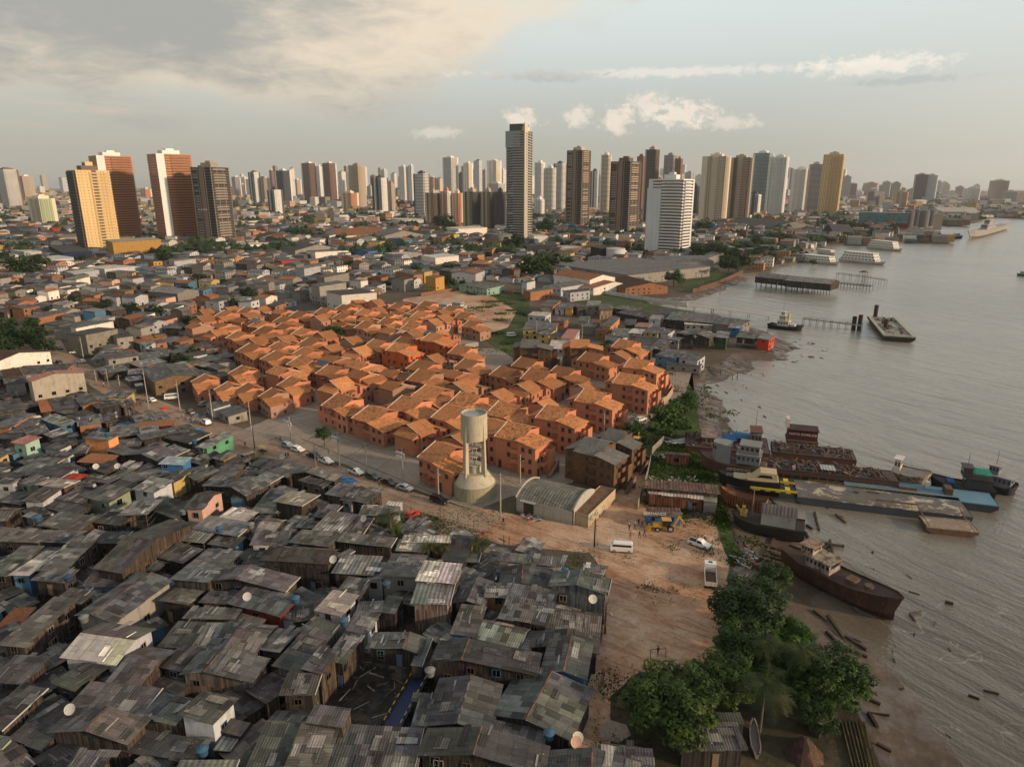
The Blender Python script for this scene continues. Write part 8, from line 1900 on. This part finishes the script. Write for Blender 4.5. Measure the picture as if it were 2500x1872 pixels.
# boardwalk over the mud
a=gp(1062,1590,1.4);b=gp(958,1775,1.4); P=thing('boardwalk','blue boardwalk with yellow dashed rails over the dark mud','boardwalk',(a.x,a.y,0)); d=b-a; nn=Vector((-d.y,d.x,0)).normalized(); m=MB(); m.bar((0,0,1.4),(d.x,d.y,1.4),2.2,.12); m.build('deck',MAT['plain'],P,color=(.015,.03,.095))
for sg in (-1,1):
    m=MB(); N=int(d.length/.7)
    for i in range(N):
        p0=d*(i/N);p1=d*((i+1)/N); m.bar((p0.x+nn.x*sg*1.15,p0.y+nn.y*sg*1.15,2.35),(p1.x+nn.x*sg*1.15,p1.y+nn.y*sg*1.15,2.35),.11,.12,col=(.5,.36,.05) if i%2 else (.02,.02,.025))
        if i%4==0: m.bar((p0.x+nn.x*sg*1.15,p0.y+nn.y*sg*1.15,-.2),(p0.x+nn.x*sg*1.15,p0.y+nn.y*sg*1.15,2.35),.09,col=(.05,.05,.06))
    m.build('handrail',MAT['plain'],P)
# walls and fences
def fence(name,label,pts,h,th,mat,col,cat='wall'):
    Q=[gp(x,y) for x,y in pts]; o=Q[0]; m=MB()
    for a,b in zip(Q,Q[1:]):
        L=(b-a).length; ang=atan2((b-a).y,(b-a).x); m.box(0,-th/2,0,L,th/2,h,M=TR(a.x-o.x,a.y-o.y,0,ang))
    P=m.build(name,MAT[mat],loc=(o.x,o.y,0),color=col); tag(P,label,cat)
fence('yard_fence','grey corrugated fence along the scrap yard track',[(1620,1080),(1592,1108),(1580,1165),(1556,1245)],2.1,.1,'metal',(.20,.19,.17,.5),'fence'); fence('boundary_wall','long white stained wall beside the grass field',[(1433,712),(1560,732),(1678,750)],2.6,.3,'plaster',(.55,.54,.52)); fence('boundary_wall','curved tan wall closing the estate above the embankment',[(1600,924),(1628,928),(1642,962),(1627,984),(1610,992)],2.6,.2,'plaster',(.40,.30,.22)); fence('sea_wall','brown sea wall along the park lawn',[(1690,716),(1750,697),(1813,668)],3.0,.5,'brick',(.18,.10,.07)); fence('brick_fence','low brick fence round the boat lot',[(1028,724),(1090,714),(1154,705),(1252,720)],2.4,.2,'brick',(.30,.15,.09),'fence'); fence('concrete_fence','pale slab fence behind the vivid orange blocks',[(1110,868),(1140,850),(1168,845)],2,.15,'concrete',(.3,.29,.25),'fence')
for i,(x,y,t_) in enumerate(((1004,1268,0),(1039,1290,0),(1075,1265,0),(1084,1268,0),(1118,1279,0),(1157,1294,0),(1243,1334,0),(1230,1334,0),(1423,1382,0),(1416,1392,0))):
    p=gp(x,y); m=MB(); m.cyl(0,0,0,2.6,.06,.05,6); o=m.build('fence_stake',MAT['wood'],loc=(p.x,p.y,0),color=(.07,.06,.05)); auto(o,'thin dark stake','stake',(p.x,p.y,1),'stakes by the street')
# rubbish and timber under and between the shacks
rs=random.Random(8); m=MB()
for i in range(3400):
    x=rs.uniform(-40,1440);y=rs.uniform(900,1872)
    if not inpoly(x,y,ZONE): continue
    p=gp(x,y,.1)
    if not free(p.x,p.y,-.2): continue
    a=rs.uniform(0,pi); l=rs.uniform(.4,3.2); z=rs.uniform(.05,1.1); m.bar((p.x-cos(a)*l/2,p.y-sin(a)*l/2,z),(p.x+cos(a)*l/2,p.y+sin(a)*l/2,z+rs.uniform(-.3,.4)),rs.uniform(.06,.16),col=rs.choice([(.06,.05,.04),(.10,.085,.07),(.04,.033,.028),(.03,.06,.1),(.25,.24,.22),(.16,.13,.1)]))
tag(m.build('timber_rubbish',MAT['wood']),'rotten planks and rubbish on the mud between the shacks','debris',kind='stuff')
m=MB()
for i in range(420):
    q=rs.choice(((1300,1262,26,9),(1620,1180,40,14),(1625,1120,40,14),(1680,1180,40,20),(1830,1370,25,25),(1015,1300,26,12),(470,1020,40,12))); x,y=q[0]+rs.gauss(0,.5)*q[2],q[1]+rs.gauss(0,.5)*q[3]; p=gp(x,y)
    if not free(p.x,p.y,0): continue
    s=rs.uniform(.15,.7); 
    if rs.random()<.5: m.box(-s/2,-s/2,0,s/2,s/2,s*.7,M=TR(p.x,p.y,.05,rs.uniform(0,3)),col=rs.choice([(.4,.4,.38),(.1,.1,.1),(.05,.15,.3),(.2,.15,.1),(.3,.05,.03),(.25,.2,.14)]))
    else: a=rs.uniform(0,pi); m.bar((p.x,p.y,.1),(p.x+cos(a)*s*4,p.y+sin(a)*s*4,.2+rs.uniform(0,.5)),.12,col=rs.choice([(.5,.5,.48),(.15,.12,.1),(.3,.25,.2)]))
tag(m.build('rubbish_piles',MAT['plain']),'heaps of rubbish and scrap in yards and verges','debris',kind='stuff')
m=MB()
for i in range(26): a=rs.uniform(-.5,.5); x,y=rs.uniform(-2.5,2.5),rs.uniform(-1.5,1.5); m.bar((x-2.4*cos(a),y-2.4*sin(a),rs.uniform(.1,1)),(x+2.4*cos(a),y+2.4*sin(a),rs.uniform(.1,1.2)),.13,col=(.6,.6,.6))
p=gp(1660,1082); tag(m.build('pipe_heap',MAT['plain'],loc=(p.x,p.y,0)),'heap of white plastic pipes in the scrap yard','pipes',kind='stuff')
# small football goal
p=gp(1606,1606); P=thing('football_goal','small bare football goal frame on the clearing','goal',(p.x,p.y,.05),.1); m=MB(); m.bar((-1.2,0,0),(-1.2,0,1.6),.08); m.bar((1.2,0,0),(1.2,0,1.6),.08); m.bar((-1.2,0,1.6),(1.2,0,1.6),.08); m.build('frame',MAT['wood'],P,color=(.08,.07,.06))

# painted letters on the blue container front and on a dark old wall
for o in bpy.data.objects:
    if o.get('category') in('shack','house') and o.parent is None:
        q=px((o.location.x,o.location.y,3))
        if math.hypot(q[0]-1620,q[1]-1247)<16 and 'blue' in str([t[1] for t in AUTO if t[0]==o]):
            w_=[c for c in o.children if c.name.startswith('wall')][0]; ys=[v.co.y for v in w_.data.vertices]; xs_=[v.co.x for v in w_.data.vertices]
            m=MB(); m.box(min(xs_)-.3,min(ys)-.62,2.35,max(xs_)+.3,min(ys)-.5,3.5,bottom=True); m.build('front_board',MAT['rust'],o,color=(.16,.15,.13)); text3(o,'SERMANDS',min(xs_)*.55,min(ys)-.65,2.95,.95,(.7,.7,.66)); break
p=gp(600,693); P=thing('old_wall','dark old wall with large painted white letters','wall',(p.x,p.y,0),-atan2(p.x,p.y)+.15); m=MB(); m.box(-9,0,0,9,.4,5.5); m.build('wall',MAT['plaster'],P,color=(.05,.04,.038)); text3(P,'AG STC 5',0,-.05,3.2,3.2,(.55,.55,.52))

LAND += [('perforated white roof',260,1560)]
label_all()
